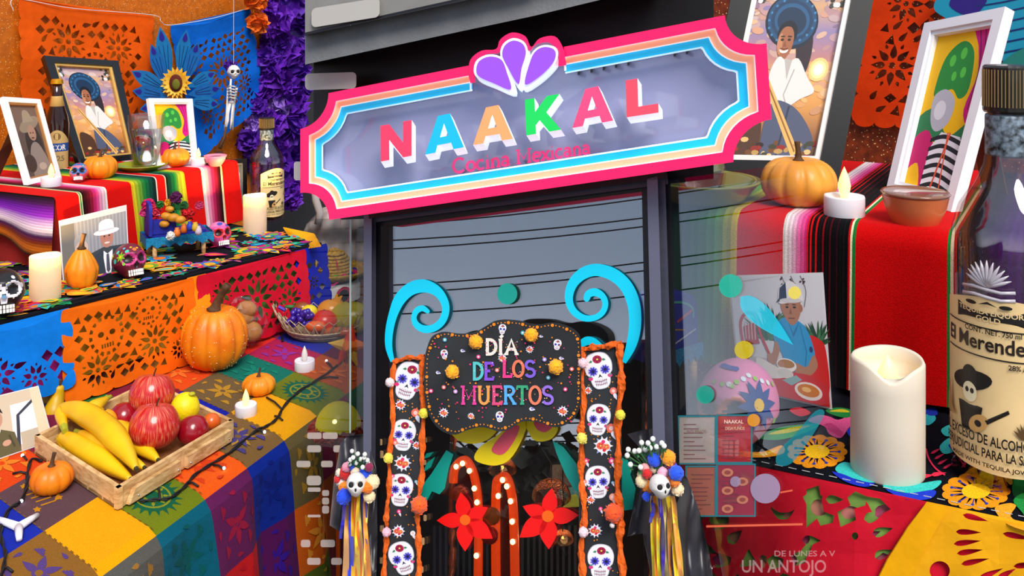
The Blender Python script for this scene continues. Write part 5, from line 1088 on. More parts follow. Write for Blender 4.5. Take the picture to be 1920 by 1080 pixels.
# ---------------------------------------------------------------- cut-paper banners
def picado_holes(x0, y0, x1, y1, seed, ros, lat=.05, blanks=(), asp=1.0):
    """lattice, rosette and petal cut-outs in a sheet measured in metres"""
    rnd = random.Random(seed); H = []; busy = [(b[0], b[1], b[2]*1.02) for b in blanks]
    for cx, cy, r, n in ros:
        busy.append((cx, cy, r*.98)); H.append(ellp(cx, cy, r*.14, r*.14, 0, 10))
        for k in range(n):
            a = 2*PI*k/n; H.append(petal(cx, cy, r*.62, r*.62*math.sin(PI/n)*.62, a, r0=r*.28, n=6))
            a += PI/n; H.append(petal(cx, cy, r*.24, r*.07, a, r0=r*.74, n=4))
    for cx, cy, r in blanks:      # ring of teeth round a plain disc
        n = 16
        for k in range(n):
            a = 2*PI*k/n; H.append([(cx+r*f*math.cos(a+d), cy+r*f*math.sin(a+d)) for f, d in ((.84, -.09), (1.02, -.12), (1.02, .12), (.84, .09))])
        for sx in (-.34, .34): H.append(ellp(cx+sx*r, cy+.1*r, r*.18, r*.15, 0, 10))
        H.append([(cx-.1*r, cy-.24*r), (cx, cy-.05*r), (cx+.1*r, cy-.24*r)])
        for k in range(-2, 3): H.append([(cx+(k-.3)*r*.16, cy-.62*r), (cx+(k+.3)*r*.16, cy-.62*r), (cx+(k+.3)*r*.16, cy-.4*r), (cx+(k-.3)*r*.16, cy-.4*r)])
    ny = int((y1-y0)/(lat*.86)); nx = int((x1-x0)/lat)
    for j in range(ny+1):
        for i in range(nx+1):
            cx = x0+(i+.5*(j % 2)+.25)*lat; cy = y0+(j+.5)*lat*.86
            if cx < x0+lat*.3 or cx > x1-lat*.3 or cy < y0+lat*.3 or cy > y1-lat*.3: continue
            if any((cx-a)**2+(cy-b)**2 < (r+lat*.2)**2 for a, b, r in busy): continue
            a, b = lat*.46*rnd.uniform(.85, 1.05), lat*.42*rnd.uniform(.85, 1.05)
            k = rnd.random()
            if k < .55: H.append([(cx-a, cy), (cx, cy-b), (cx+a, cy), (cx, cy+b)])
            elif k < .8: H.append(petal(cx-a, cy-b*.4, a*2.1, b*.5, rnd.uniform(0, 1.2), n=5))
            else: H.append([(cx-a, cy-b*.7), (cx+a*.7, cy-b), (cx+a*.2, cy+b*.9)])
    return H
def scallop(w, h, n_side, n_bot, d):    # sheet outline: straight top, scalloped sides and bottom (y up, 0 at top)
    o = [(0, 0)]
    for i in range(n_side):
        for k in range(1, 7): a = PI*k/6; o.append((-d*math.sin(a), -h*(i+.5-.5*math.cos(a))/n_side))
    for i in range(n_bot):
        for k in range(1, 7): a = PI*k/6; o.append((w*(i+.5-.5*math.cos(a))/n_bot, -h-d*math.sin(a)))
    for i in range(n_side-1, -1, -1):
        for k in range(1, 7): a = PI*k/6; o.append((w+d*math.sin(a), -h*(i+.5+.5*math.cos(a))/n_side))
    return o
def paper_mat(col):
    m = mat('tissue_'+col, col, .7, noise=(40, .12), bump=(60, .4), spec=.12); return m
def picado(name, lb, col, mapf, w, h, seed, ros, lat=.04, blanks=(), top=.03, side=.015, grid=.02, ns=7, nb=6, d=.008, group='cut-paper banners'):
    H = picado_holes(side, -h+side, w-side, -top, seed, ros, lat, blanks)
    vf = sheet(scallop(w, h, ns, nb, d), H, mapf, grid); return tagp(mk(name, vf, paper_mat(col)), lb, 'paper banner', group)
def quad_map(q, w, h, wave=0, seed=0, curl=0):
    return lambda x, y: q(x/w, 1+y/h, wave*math.sin(x*34+y*9+seed)*(.3-y/h)+wave*.5*math.sin(y*41+seed*2)+curl*(y/h)**2)
q = Quad(wall_pt(50, 262, .03), wall_pt(282, 250, .03), wall_pt(285, 30, .012), wall_pt(38, -4, .012)); W_, H_ = q.w, q.h
picado('cut_paper_banner', 'orange cut-paper banner hanging on the orange wall', '#e8590a', quad_map(q, W_, H_, .004, 1), W_, H_, 1, [(W_*.33, -H_*.28, W_*.13, 8), (W_*.72, -H_*.3, W_*.12, 8), (W_*.5, -H_*.78, W_*.14, 9)], W_*.075, [(W_*.52, -H_*.5, W_*.13)], top=H_*.10, side=W_*.07, grid=W_*.06)
q = Quad(wall_pt(375, 292, .04), wall_pt(492, 190, .06), wall_pt(466, 16, .05), wall_pt(320, 48, .012)); W_, H_ = q.w, q.h
picado('cut_paper_banner', 'blue cut-paper banner hanging beside the purple flowers', '#0a62c8', quad_map(q, W_, H_, .006, 4), W_, H_, 2, [(W_*.5, -H_*.5, W_*.22, 12), (W_*.2, -H_*.75, W_*.12, 8), (W_*.78, -H_*.7, W_*.13, 8)], W_*.085, [], top=H_*.16, side=W_*.07, grid=W_*.07)
tagp(mk('banner_string', tube(spline([wall_pt(25, 20, .015), wall_pt(30, -2, .015), wall_pt(140, 16, .02), wall_pt(285, 28, .02), wall_pt(302, 40, .02), wall_pt(320, 47, .02), wall_pt(400, 34, .05), wall_pt(470, 14, .055)], 6), .0011, 5), mat('white_string', '#d8d4d8', .6)), 'thin white string holding the wall banners', 'string')
# papers hanging from the middle step
def step_paper(px0, px1, drop, lb, col, seed, ros, lat, blanks=(), off=.014, flare=.02, nb=6, ns=5, top=.02, wave=.004):
    u0, u1_ = u_on(F2a, F2b, px0), u_on(F2a, F2b, px1); w = (u1_-u0)*L2; a = lerp(F2a, F2b, u0)
    def mp(x, y):
        f = -y/drop; return a+d2*x-n2*(off+flare*f+wave*math.sin(x*45+seed)*f+wave*.4*math.sin(y*60+x*20))+V(0, 0, -.001+y)
    picado('cut_paper_banner', lb, col, mp, w, drop, seed, [(w*x, -drop*y, w*r, n) for x, y, r, n in ros], lat, [(w*x, -drop*y, w*r) for x, y, r in blanks], top=top, side=.012, grid=.018, nb=nb, ns=ns, d=.005)
step_paper(-80, 120, .145, 'blue cut-paper sheet hanging below the black skull', '#0a78d8', 3, [(.62, .75, .14, 7), (.3, .6, .16, 7)], .026, off=.018, top=.05)
step_paper(108, 350, .175, 'large orange cut-paper sheet hanging below the gourd', '#ef6a0a', 5, [(.66, .62, .13, 9), (.22, .75, .12, 8), (.86, .8, .08, 7)], .021, [(.3, .4, .13), (.62, .25, .1)], off=.022, flare=.014)
step_paper(345, 378, .10, 'small orange paper strip beside the red cut paper', '#f08a10', 6, [], .03, off=.014)
step_paper(362, 562, .17, 'crimson cut-paper sheet hanging above the bag of bread', '#c8102a', 7, [(.5, .5, .17, 9), (.2, .3, .1, 7), (.82, .65, .12, 8)], .023, [], off=.018, flare=.02)
step_paper(548, 604, .14, 'dark blue cut-paper sheet at the right end of the middle step', '#1420a8', 8, [(.5, .6, .2, 7)], .022, off=.012)
# olive paper behind the crimson and orange sheets
for a_, b_, c_, lb in ((340, 566, '#5a7a2a', 'olive green paper behind the crimson cut-paper sheet'), (112, 345, '#c8921a', 'ochre paper behind the large orange cut-paper sheet'), (-85, 112, '#c0188a', 'magenta paper behind the blue cut-paper sheet')):
    uu = [u_on(F2a, F2b, a_), u_on(F2a, F2b, b_)]; pa, pb_ = lerp(F2a, F2b, uu[0]), lerp(F2a, F2b, uu[1])
    tagp(mk('backing_paper', sheet([(0, 0), (1, 0), (1, 1), (0, 1)], [], lambda x, y: lerp(pa, pb_, x)-n2*(.006+.006*y)+V(0, 0, -.004-.14*y), .1), mat('backing_'+c_, c_, .8, noise=(40, .5))), lb, 'paper')
q0, q1 = G(527, 434, Z2), G(602, 462, Z2)
q = Quad(P(560, 468, q0.y-.10), P(604, 462, q1.y-.08), G(590, 442, Z2)+V(0, 0, .006), G(533, 430, Z2)+V(0, 0, .006)); W_, H_ = q.w, q.h
picado('cut_paper_banner', 'yellow cut-paper sheet lying over the right end of the runner', '#eaa414', lambda x, y: q(x/W_, 1+y/H_, .003), W_, H_, 9, [], .05, [], top=H_*.3, side=W_*.15, grid=None, nb=9, ns=3, d=.004)
# ================================================================ things on the left altar
# --- frames on the top step
q = cardq((53, 347), (115, 331), (76, 186), (5, 181), Z1, .05)
t, mp, z = stand_frame(q, .013, .012, WHITE, 'picture_frame', 'white frame with a faded photo of a man in a hat, leftmost', inner=mat('copper_edge', '#c08850', .4, metal=.4)); print_plain(mp, z, t, 'cowboy'); back_leg(t, q, .10)
q = cardq((150, 311), (262, 298), (222, 114), (82, 104), Z1, .07)
t, mp, z = stand_frame(q, .018, .022, BLACK, 'picture_frame', 'black frame with a print of a man in a sombrero on the left altar', inner=mat('gold_edge', '#d8a858', .35, metal=.5)); print_horseman(mp, z, t); back_leg(t, q, .08)
q = cardq((296, 318), (372, 306), (361, 185), (279, 184), Z1, .03)
t, mp, z = stand_frame(q, .011, .012, WHITE, 'picture_frame', 'small white frame with yellow and pink abstract print on the left altar', inner=WHITE); print_popart(mp, z, t); back_leg(t, q, .05)
q = cardq((418, 416), (464, 410), (463, 297), (418, 300), Z2, .03)
t, mp, z = stand_frame(q, .012, .012, BLACK, 'picture_frame', 'black frame half hidden behind the striped blanket', inner=mat('silver_edge', '#b0b0b4', .3, metal=.8)); print_plain(mp, z, t, 'grey')
# --- loose photos
def photo(q, lb, fn, bend=0, *a):
    t = thing('photograph', (q.a+q.b)/2, lb, 'photo', 'photographs on the altars')
    mpf = lambda u, v, z=0: q(u, v, z+bend*math.sin(PI*u))
    mk('paper', prism([(i/12, 0) for i in range(13)]+[(1-i/12, 1) for i in range(13)], [], mpf, -.0008, 0), mat('photo_paper', '#d8d6da', .35), t)
    fn(lambda u, v, z: mpf(.015+.97*u, .015+.97*v, z), .0006, t, *a); return t
q = cardq((118, 529), (243, 505), (237, 384), (110, 414), Z2, .03); photo(q, 'grey photo of an old couple, man in white hat, behind the gourd', print_old_couple)
q = cardq((366, 427), (407, 412), (403, 349), (362, 365), Z2, .02); photo(q, 'small photo of a man in blue behind the toy cart', print_plain, 0, 'blue_man')
q = cardq((-45, 876), (100, 826), (72, 723), (-45, 752), ZT, .05); photo(q, 'photo of a man in an olive jacket at the left edge', print_plain, 0, 'jacket')
# --- bottles
GLB = mat('clear_glass', '#ffffff', .03, trans=1, ior=1.35); GLBR = mat('brown_glass', '#3a1606', .06, trans=.6, ior=1.3, coat=.3)
LAB = mat('label_cream', '#e8c88a', .6)
def curve_label(c, R, h0, h1, a0, a1, top_arch, m, parent, name='label'):    # paper label round a bottle; angles from the viewer's direction
    vw = math.atan2(c.y, c.x)+PI
    def mp(a, z, o=0): th = vw+a; return V(c.x+(R+o)*math.cos(th), c.y+(R+o)*math.sin(th), c.z+z)
    n = 24; out = []
    top = [(a0+(a1-a0)*i/n, h1+top_arch*math.sin(PI*i/n)) for i in range(n+1)]; bot = [(a0+(a1-a0)*i/n, h0-top_arch*.35*math.sin(PI*i/n)) for i in range(n+1)]
    vs = [mp(a, z, .0004) for a, z in bot]+[mp(a, z, .0004) for a, z in top]; fs = [(i, i+1, n+2+i, n+1+i) for i in range(n)]
    mk(name, (vs, fs), m, parent, True); return mp
def tequila(c, R, H, lb, big=False):
    t = thing('tequila_bottle', c, lb, 'bottle', 'tequila bottles')
    k = H
    prof = [(1e-6, 0), (R*.96, 0), (R, .012*k), (R, .56*k), (R*.98, .60*k), (R*.86, .655*k), (R*.6, .71*k), (R*.43, .755*k), (R*.38, .80*k), (R*.37, .86*k), (R*.37, .93*k)]
    inner = [(r*.93, z+(.02*k if z < .05*k else 0)) for r, z in prof[2:]]
    mk('glass', lathe(prof+inner[::-1]+[(1e-6, .022*k)], 48, c), glassmat('bottle_glass', .86, .10, (1, .93, .9)) if True else GLB, t, True)
    mk('cap', lathe([(R*.41, .885*k), (R*.43, .89*k), (R*.43, .995*k), (R*.40, k), (1e-6, k)], 40, c, lambda a, r, z: (r*(1+.02*(int(a*40/(2*PI)) % 2)), z)), mat('cap_black', '#1a1510', .3, coat=.3), t)
    for i in range(44): a = i*2*PI/44; mk('cap_rib', tube([c+V(R*.437*math.cos(a), R*.437*math.sin(a), k*f) for f in (.9, .99)], R*.012, 4), mat('cap_gold', '#b89a60', .35, metal=.6), t)
    mk('neck_band', lathe([(R*.39, .78*k), (R*.40, .785*k), (R*.40, .875*k), (R*.39, .88*k)], 32, c), mat('neck_paper', '#8a9aa8', .5, noise=(180, .8), col2='#141210'), t, True)
    mk('tequila', lathe([(1e-6, .024*k), (R*.9, .024*k), (R*.91, .09*k), (1e-6, .09*k)], 32, c), glassmat('gold_liquor', .8, .05, (.9, .5, .12)), t, True)
    return t
c = G(500, 412, Z2); R_b, H_b = 31.5*c.y/F, 192*c.y/F
t = tequila(c, R_b, H_b, 'clear tequila bottle with cream label beside the pillar candle')
mp = curve_label(c, R_b, .07*H_b, .47*H_b, -.35, 1.5, .05*H_b, LAB, t)
p = Paint(mp, .0007, .00005)
def label_art(p, A, Z):   # A: unit 0..1 across -> angle, Z: 0..1 up -> height
    m = lambda u, v: (A(u), Z(v))
    def tx(s, x0, y0, x1, y1, col='#1a1410', b=.02): text(p, s, x0, y0, x1, y1, col, b, mapxy=m)
    def pl(pts, col): vs_, fs_ = cdt(pts, (), .04); p.tris([m(*q) for q in vs_], fs_, col)
    pl([(.2, .86), (.8, .86), (.8, .95), (.2, .95)], '#1a1410'); tx('TEQUILA LIQUOR', .22, .91, .78, .94, '#e8c890'); tx('GOLD', .4, .87, .6, .9, '#e8c890')
    tx('El Merendero', .06, .7, .94, .79, '#241410', .018); 
    for y in (.66, .83): p.line([m(.04+.92*i/16, y) for i in range(17)], .008*(Z(1)-Z(0)), '#1a1410')
    pl(ellp(.34, .5, .2, .06, .15), '#1a1410'); pl(ellp(.34, .52, .08, .07), '#1a1410'); pl(ellp(.34, .43, .07, .06), '#f0e0b8'); pl(ellp(.315, .44, .018, .016), '#1a1410'); pl(ellp(.365, .44, .018, .016), '#1a1410')
    pl([(.22, .36), (.46, .36), (.42, .2), (.26, .2)], '#1a1410'); pl(ellp(.42, .26, .09, .05, .4), '#c89858'); pl(ellp(.42, .26, .03, .02), '#1a1410'); pl([(.48, .29), (.66, .38), (.67, .36), (.5, .27)], '#1a1410')
    for k in range(7): pl(petal(.78, .22, .1, .012, .5+k*.35, n=4), '#5a4020')
    tx('CONT. NET. 750 ml', .3, .80, .76, .83); tx('28% Alc. Vol.', .66, .615, .96, .645); pl([(.42, .965), (.5, .99), (.58, .965), (.5, .975)], '#1a1410')
    for q in ((.36, .97), (.64, .97)): pl(ellp(*q, .05, .012), '#1a1410')
    for k in range(9): pl(petal(.9, .44, .12, .008, .2+k*.33, n=4), '#a07840')
    pl([(.06, .24), (.94, .24), (.94, .246), (.06, .246)], '#1a1410'); pl(spl2([(.06, .3), (.1, .46), (.14, .3), (.2, .26), (.06, .26)], 3, True), '#b08850')
    tx('EL EXCESO DE ALCOHOL ES', .06, .155, .94, .215); tx('PERJUDICIAL PARA LA SALUD', .06, .08, .94, .135); tx('MADE WITH TEQUILA JOVEN', .16, .025, .84, .05)
label_art(p, lambda u: -.3+1.75*u, lambda v: H_b*(.065+.42*v)); p.build('label_print', PRINT, t)
# beer bottle
c = G(107, 316, Z1); R_b, H_b = 21*c.y/F, 168*c.y/F; t = thing('beer_bottle', c, 'brown beer bottle with gold cap behind the white frame', 'bottle')
mk('glass', lathe([(1e-6, 0), (R_b*.95, 0), (R_b, .02*H_b), (R_b, .5*H_b), (R_b*.9, .58*H_b), (R_b*.55, .72*H_b), (R_b*.44, .8*H_b), (R_b*.42, .95*H_b), (1e-6, .955*H_b)], 36, c), mat('amber_glass', '#2a1006', .06, coat=.6), t, True)
mk('cap', lathe([(R_b*.5, .945*H_b), (R_b*.54, .95*H_b), (R_b*.48, .99*H_b), (R_b*.4, H_b), (1e-6, H_b)], 42, c, lambda a, r, z: (r*(1+.06*math.sin(a*21)*(z < .97*H_b)), z)), mat('gold_cap', '#e0a020', .3, metal=.7), t)
mk('neck_label', lathe([(R_b*.56, .69*H_b), (R_b*.62, .70*H_b), (R_b*.475, .80*H_b), (R_b*.47, .81*H_b)], 30, c), mat('label_gold', '#c8a058', .4), t, True)
mp = curve_label(c, R_b, .02*H_b, .32*H_b, -1.1, 1.1, .12*H_b, mat('label_tan', '#c8a468', .5), t)
p = Paint(mp, .0006, .00002); p.poly([(-1.1, .2*H_b), (1.1, .2*H_b), (1.1, .3*H_b), (-1.1, .3*H_b)], '#e8e4d8'); p.poly([(a/10, .205*H_b) for a in range(-11, 12)]+[(a/10, .295*H_b) for a in range(11, -12, -1)], '#1c4a9a'); text(p, 'NCOR', -.75, .22*H_b, .75, .28*H_b, '#f0ece0', .03); text(p, '1925', -.6, .1*H_b, .6, .16*H_b, '#7a6a50', .02); p.ell(0, .37*H_b, .3, .04*H_b, '#7a6030'); p.build('label_print', PRINT, t)
# plate, glass of water, bowl
c = G(265, 320, Z1); r = 48*c.y/F
t = thing('green_plate', c, 'shallow green plate under the glass of water on the left altar', 'plate'); mk('dish', lathe([(1e-6, 0), (r*.5, 0), (r*.62, r*.06), (r*.95, r*.22), (r, r*.26), (r*.97, r*.27), (r*.9, r*.24), (r*.6, r*.1), (1e-6, r*.08)], 48, c), mat('green_glaze', '#8a9a1c', .25, coat=.4), t, True)
gc = c+V(.008, .012, r*.1); rt, rb, hh = 34*c.y/F, 25*c.y/F, 100*c.y/F
t = thing('water_glass', gc, 'drinking glass of water standing on the green plate', 'glass')
mk('glass', lathe([(1e-6, 0), (rb, 0), (lerp(rb, rt, .5), hh*.5), (rt, hh), (rt*.95, hh), (lerp(rb, rt, .5)*.93, hh*.5), (rb*.9, hh*.06), (1e-6, hh*.05)], 40, gc), glassmat('tumbler_glass', .9, .12), t, True)
mk('water', lathe([(1e-6, hh*.07), (rb*.88, hh*.07), (lerp(rb, rt, .72)*.92, hh*.72), (1e-6, hh*.72)], 36, gc), mat('water', '#e8f0f4', .0, trans=1, ior=1.33), t, True)
c = G(404, 311, Z1); r = 20*c.y/F; t = thing('small_bowl', c, 'small pink bowl at the right end of the top step', 'bowl'); mk('bowl', lathe([(1e-6, 0), (r*.5, 0), (r*.85, r*.5), (r*1.05, r*1.0), (r*.98, r*1.02), (r*.78, r*.5), (1e-6, r*.2)], 36, c), mat('pink_ceramic', '#e8849c', .3), t, True); mk('contents', lathe([(1e-6, r*.82), (r*.9, r*.82)], 30, c), mat('pink_salt', '#f0b8c4', .7), t)
# tea lights and candles
for x, y, rr, lb, lit, z in ((96, 350, 18, 'tea light in front of the white frame on the top step', True, Z1), (372, 311, 13.8, 'tea light beside the pink bowl on the top step', True, Z1), (571, 694, 18.7, 'unlit tea light on the cloth near the fruit basket', False, ZT), (461, 778, 20, 'tea light on the cloth beside the fruit crate', True, ZT)):
    c = G(x, y, z); tealight(c, rr*c.y/F, lb, lit)
c = G(85, 562, Z2); pillar(c, 27.5*c.y/F, 84*c.y/F, 'glowing pillar candle between the black skull and the gourd')
c = G(478, 437, Z2); pillar(c, 21.5*c.y/F, 72*c.y/F, 'glowing pillar candle in front of the left tequila bottle')
# pumpkins
c = G(188, 335, Z1); pumpkin(c, 31*c.y/F, 44*c.y/F, 11, 'small pumpkin beside the green plate, left of the water glass', 1, stem=.02)
c = G(327, 313, Z1); pumpkin(c, 28*c.y/F, 36*c.y/F, 11, 'small pumpkin in front of the small abstract print', 1, stem=.018)
c = G(153, 541, Z2); pumpkin(c, 30*c.y/F, 76*c.y/F, 8, 'tall gourd in front of the old couple photo', 1, .75, stem=.03, tilt=(.2, .1))
c = G(402, 690, ZT); pumpkin(c, 61*c.y/F, 116*c.y/F, 12, 'large speckled pumpkin on the cloth below the crimson paper', 0, stem=.055, specks=170, tilt=(.75, -.1))
c = G(485, 739, ZT); pumpkin(c, 31*c.y/F, 36*c.y/F, 10, 'mini pumpkin on the cloth between two tea lights', 1, stem=.016)
c = G(97, 922, ZT); pumpkin(c, 38.5*c.y/F, 52*c.y/F, 9, 'mini pumpkin in front of the fruit crate', 0, stem=.02)
# skulls
def deco_basic(base, ring, sock='#140c10', top=None, nose='#140c10'):
    def f(q):
        if q.y < -.2:
            for ex in (-.31, .31):
                d = math.hypot((q.x-ex)/.28, (q.z-.08)/.28)
                if d < .75: return sock
                if d < 1.12: return ring
            if math.hypot(q.x/.12, (q.z+.26)/.17) < 1: return nose
        if top and q.z > .55: return top
        return base
    return f
c = G(148, 342, Z1); s = 21*c.y/F
t, M = painted_skull(c+V(0, 0, s*.85), s, .35, 'tiny pink and blue painted skull beside the small pumpkin', None, deco_basic('#e07080', '#2a70b8', top='#3a6ab0'), tilt=-.3); skull_paint(t, M, [(-.9, .3, .2, '#e8c020', 0), (.6, .5, .18, '#30a0c0', 6), (0, .75, .12, '#c02050', 0)])
c = G(242, 522, Z2); s = 38*c.y/F
t, M = painted_skull(c+V(0, 0, s*.82), s, .75, 'dark maroon painted skull with green flowers beside the gourd', None, deco_basic('#6a1430', '#c0307a', '#20060c', nose='#20060c'), tilt=-.3)
skull_paint(t, M, [(-.9, .25, .24, '#70b020', 7), (-1.3, .1, .12, '#38b0a0', 0), (-.75, -.1, .08, '#88d040', 0), (-1.15, .5, .1, '#40c0b0', 0), (-.5, .45, .1, '#40c0a0', 0), (.0, .5, .1, '#f07020', 0), (.25, .55, .06, '#f0b020', 0), (-.2, .62, .06, '#f0b020', 0), (-1.6, .35, .16, '#a0c030', 6), (.7, .45, .1, '#f06020', 0), (-.7, .62, .07, '#40b0c0', 0)]+[(-.42+.34*math.cos(k), .02+.3*math.sin(k), .04, '#f08020', 0) for k in range(0)])
c = G(410, 464, Z2); s = 28*c.y/F
t, M = painted_skull(c+V(0, 0, s*.82), s, .7, 'pink painted skull with red eyes in front of the pillar candle', None, deco_basic('#e0559a', '#d82a30', '#2a0810', top='#e878b0', nose='#8a1018'), tilt=-.3)
skull_paint(t, M, [(-.9, .3, .16, '#c02060', 6), (-.2, .68, .18, '#3050b0', 0), (-1.3, .1, .08, '#f0c0d8', 0), (.5, .5, .12, '#3050b0', 0)])
c = G(4, 594, Z2); s = 50*c.y/F
t, M = painted_skull(c+V(0, 0, s*.9), s, .55, 'glossy black painted skull with white teeth at the left edge', None, deco_basic('#0e0c0e', '#e8e4ea', '#101014', nose='#d8d4dc'), n=7, tilt=-.25)
skull_paint(t, M, [(.15, .3, .1, '#5a8ab0', 5), (.0, -.15, .08, '#6a9ac0', 0), (.9, .2, .1, '#d0ccd4', 0), (.5, .5, .08, '#e8e4ea', 0), (-.6, .4, .14, '#c02040', 6)])
# --- painted toy cart with flowers
c0 = G(318, 486, Z2); s = c0.y/F   # metres per pixel there
t = thing('toy_cart', c0, 'blue toy cart heaped with tiny flowers and figures on the runner', 'toy cart')
def cp(x, y, dd=0): return P(x, y, c0.y+dd)        # points about the cart's own depth
cb = mat('cart_blue', '#14229a', .6, noise=(60, .3)); tq = mat('teal_crochet', '#0e86b8', .9, noise=(250, .4), bump=(300, 1))
dx = Vector((.86, .5, 0)); dy = Vector((-.5, .86, 0)); o = G(288, 490, Z2); Lg, Wd = 96*s, 54*s
def cc(u, v, z): return o+dx*(Lg*u)+dy*(Wd*v)+V(0, 0, z)
for u, v in ((.02, .0), (.95, .02), (.0, .95), (.95, .95)): mk('leg', tube([cc(u, v, 0), cc(u, v, .042)], .0052, 10), PINE, t, True)
mk('deck', hexa([cc(-.12, -.1, .040), cc(1.1, -.1, .040), cc(1.1, 1.1, .040), cc(-.12, 1.1, .040), cc(-.12, -.1, .052), cc(1.1, -.1, .052), cc(1.1, 1.1, .052), cc(-.12, 1.1, .052)]), cb, t)
vs, fs = [], []; per = [(-.15, -.14), (1.13, -.14), (1.13, 1.14), (-.15, 1.14), (-.15, -.14)]; k = 0
for i in range(4):
    for j in range(12):
        a, b = per[i], per[i+1]; u, v = lerp(a[0], b[0], j/12), lerp(a[1], b[1], j/12); dz = .016 if j % 2 else .026
        vs += [cc(u, v, .056), cc(u, v, .056-dz)]
n = len(vs)//2
for i in range(n): fs.append((2*i, 2*i+1, (2*i+3) % (2*n), (2*i+2) % (2*n)))
mk('crochet_edge', (vs, fs), tq, t)
mk('tray', prism([(-.05, -.02), (1.0, -.02), (1.0, 1.0), (-.05, 1.0)], [], lambda x, y, z: cc(x, y, z), .052, .062), cb, t)
mk('headboard', prism([(-.08, -.05), (.42, -.05), (.42, 1.0), (-.08, 1.0)], [], lambda x, y, z: cc(x, y, z), .062, .092), cb, t)
mk('headboard_back', prism(spl2([(-.1, 0), (-.1, .7), (0, .95), (.3, 1), (.6, .95), (.7, .7), (.7, 0)], 4), [], lambda x, y, z: cc(-.1+z*2, x*1.25-.05, .06+y*.075), 0, .03), cb, t)
for i, (x, y, rr, col) in enumerate(((278, 385, 13, '#d8206a'), (292, 394, 11, '#e83858'), (288, 409, 10, '#e02030'), (270, 398, 9, '#e84a90'), (330, 372, 13, '#5a1050'), (352, 402, 14, '#d01c24'), (300, 384, 8, '#2a7a30'), (316, 380, 8, '#d8a020'), (374, 385, 9, '#c83a6a'), (322, 392, 8, '#2a6a38'), (345, 385, 8, '#2a5a30'), (320, 443, 9, '#f0ece4'), (300, 415, 10, '#c81818'))):
    m = mat('felt_'+col, col, .9, noise=(80, .3)); inst('felt_flower', flower_mesh('felt', m, i % 3, 34, .45, .8, .1, .7), cp(x, y, -.03 if y > 430 else .01), t, facing((0, -1, .5), i), rr*s)
gold = mat('golden_clay', '#d08a1c', .5, noise=(60, .3))
for i, (x, y, rr) in enumerate(((312, 405, 9), (325, 408, 10), (338, 412, 9), (318, 392, 7), (308, 420, 8))): mk('clay_figure', ball(cp(x, y, -.015), rr*s, 12, 8, (1.2, .9, .8)), gold, t, True)
for x, y, col in ((332, 435, '#d8742a'), (345, 428, '#c86018'), (356, 424, '#2038a8'), (366, 425, '#c8a028'), (372, 432, '#c0b0c0')): 
    b = cp(x, y+8, -.02); mk('tiny_jar', lathe([(1e-6, 0), (5*s, 0), (6.5*s, 6*s), (5*s, 12*s), (3.4*s, 14*s), (4*s, 16*s), (1e-6, 16*s)], 14, b), mat('jar_'+col, col, .5), t, True)
for a in range(7):
    b = cp(340, 395, .01); d = Vector((math.cos(a)*.6, -.2, .6+.3*math.sin(a*2))).normalized(); u = d.cross(Vector((0, 1, 0))).normalized(); L = 22*s; mk('leaf', ([b, b+d*L*.5+u*L*.2, b+d*L, b+d*L*.5-u*L*.2], [(0, 1, 2, 3)]), mat('felt_leaf', '#1e6a30', .9), t)
# --- sunflower and blue paper leaves on the wall
def wl(x, y, off=.05): return wall_pt(x, y, off)
lv = thing('paper_agave', wl(335, 250, .03), 'blue paper leaves with dark tips behind the sunflower', 'decoration')
bm = [mat('teal_card', '#0a74b4', .6, noise=(50, .15)), mat('blue_card', '#0a66b0', .6, noise=(50, .15)), mat('dark_blue_card', '#28188a', .6)]
for i, (bx, by, tx_, ty, w) in enumerate(((318, 160, 300, 50, 15), (312, 165, 283, 82, 13), (335, 150, 350, 55, 14), (345, 160, 372, 78, 13), (318, 172, 246, 133, 15), (318, 182, 248, 170, 15), (350, 165, 405, 135, 13), (350, 178, 415, 165, 14), (350, 190, 412, 196, 14), (316, 195, 262, 205, 12))):
    L = math.hypot(tx_-bx, ty-by); a = math.atan2(ty-by, tx_-bx)
    lf = mk('paper_leaf', prism(petal(bx, by, L, w, a, n=10, tip=1.2), [], lambda x, y, z: wl(x, y, .05+i*.004+z), 0, .002), bm[i % 2], lv)
    p = Paint(lambda x, y, z: wl(x, y, .0525+i*.004+z), 0, .00004); p.pet(bx, by, L*.2, w*.34, a, r0=L*.74, col='#28188a', n=6)
    for k in (-.45, 0, .45): p.line([(bx+math.cos(a+k*.12)*L*f-math.sin(a)*k*w*f, by+math.sin(a+k*.12)*L*f+math.cos(a)*k*w*f) for f in (.25, .5, .68)], 1.1, '#062e6a')
    p.build('leaf_marks', PRINT, lf)
sf = thing('sunflower', wl(332, 190, .10), 'yellow artificial sunflower above the small white frame', 'flower'); c = wl(332, 155, .11); s_ = c.y/F
YP = mat('sunflower_petal', '#f2b020', .6, noise=(90, .25), col2='#f4c848')
for k in range(34):
    a = k*2*PI/17+(.18 if k > 16 else 0); L = (31 if k < 17 else 25)*s_; d = Vector((math.cos(a)*.95, -.22 if k < 17 else -.4, math.sin(a)*1.15)).normalized(); u = d.cross(Vector((0, 1, 0))).normalized(); b = c+d*8*s_
    mk('petal', ([b-u*2*s_, b+u*2*s_, b+d*L*.4+u*4.4*s_, b+d*L*.75, b+d*L*.4-u*4.4*s_], [(0, 1, 2, 3, 4)]), YP, sf)
mk('seed_head', ball(c-V(0, .012, 0), 13*s_, 20, 10, (.95, .35, 1.25)), mat('seed_brown', '#5a1a10', .9, bump=(200, 1)), sf, True); mk('seed_centre', ball(c-V(-.003, .018, .004), 8.5*s_, 18, 10, (.85, .3, 1.2)), mat('seed_green', '#6a6a14', .9, bump=(260, 1)), sf, True)
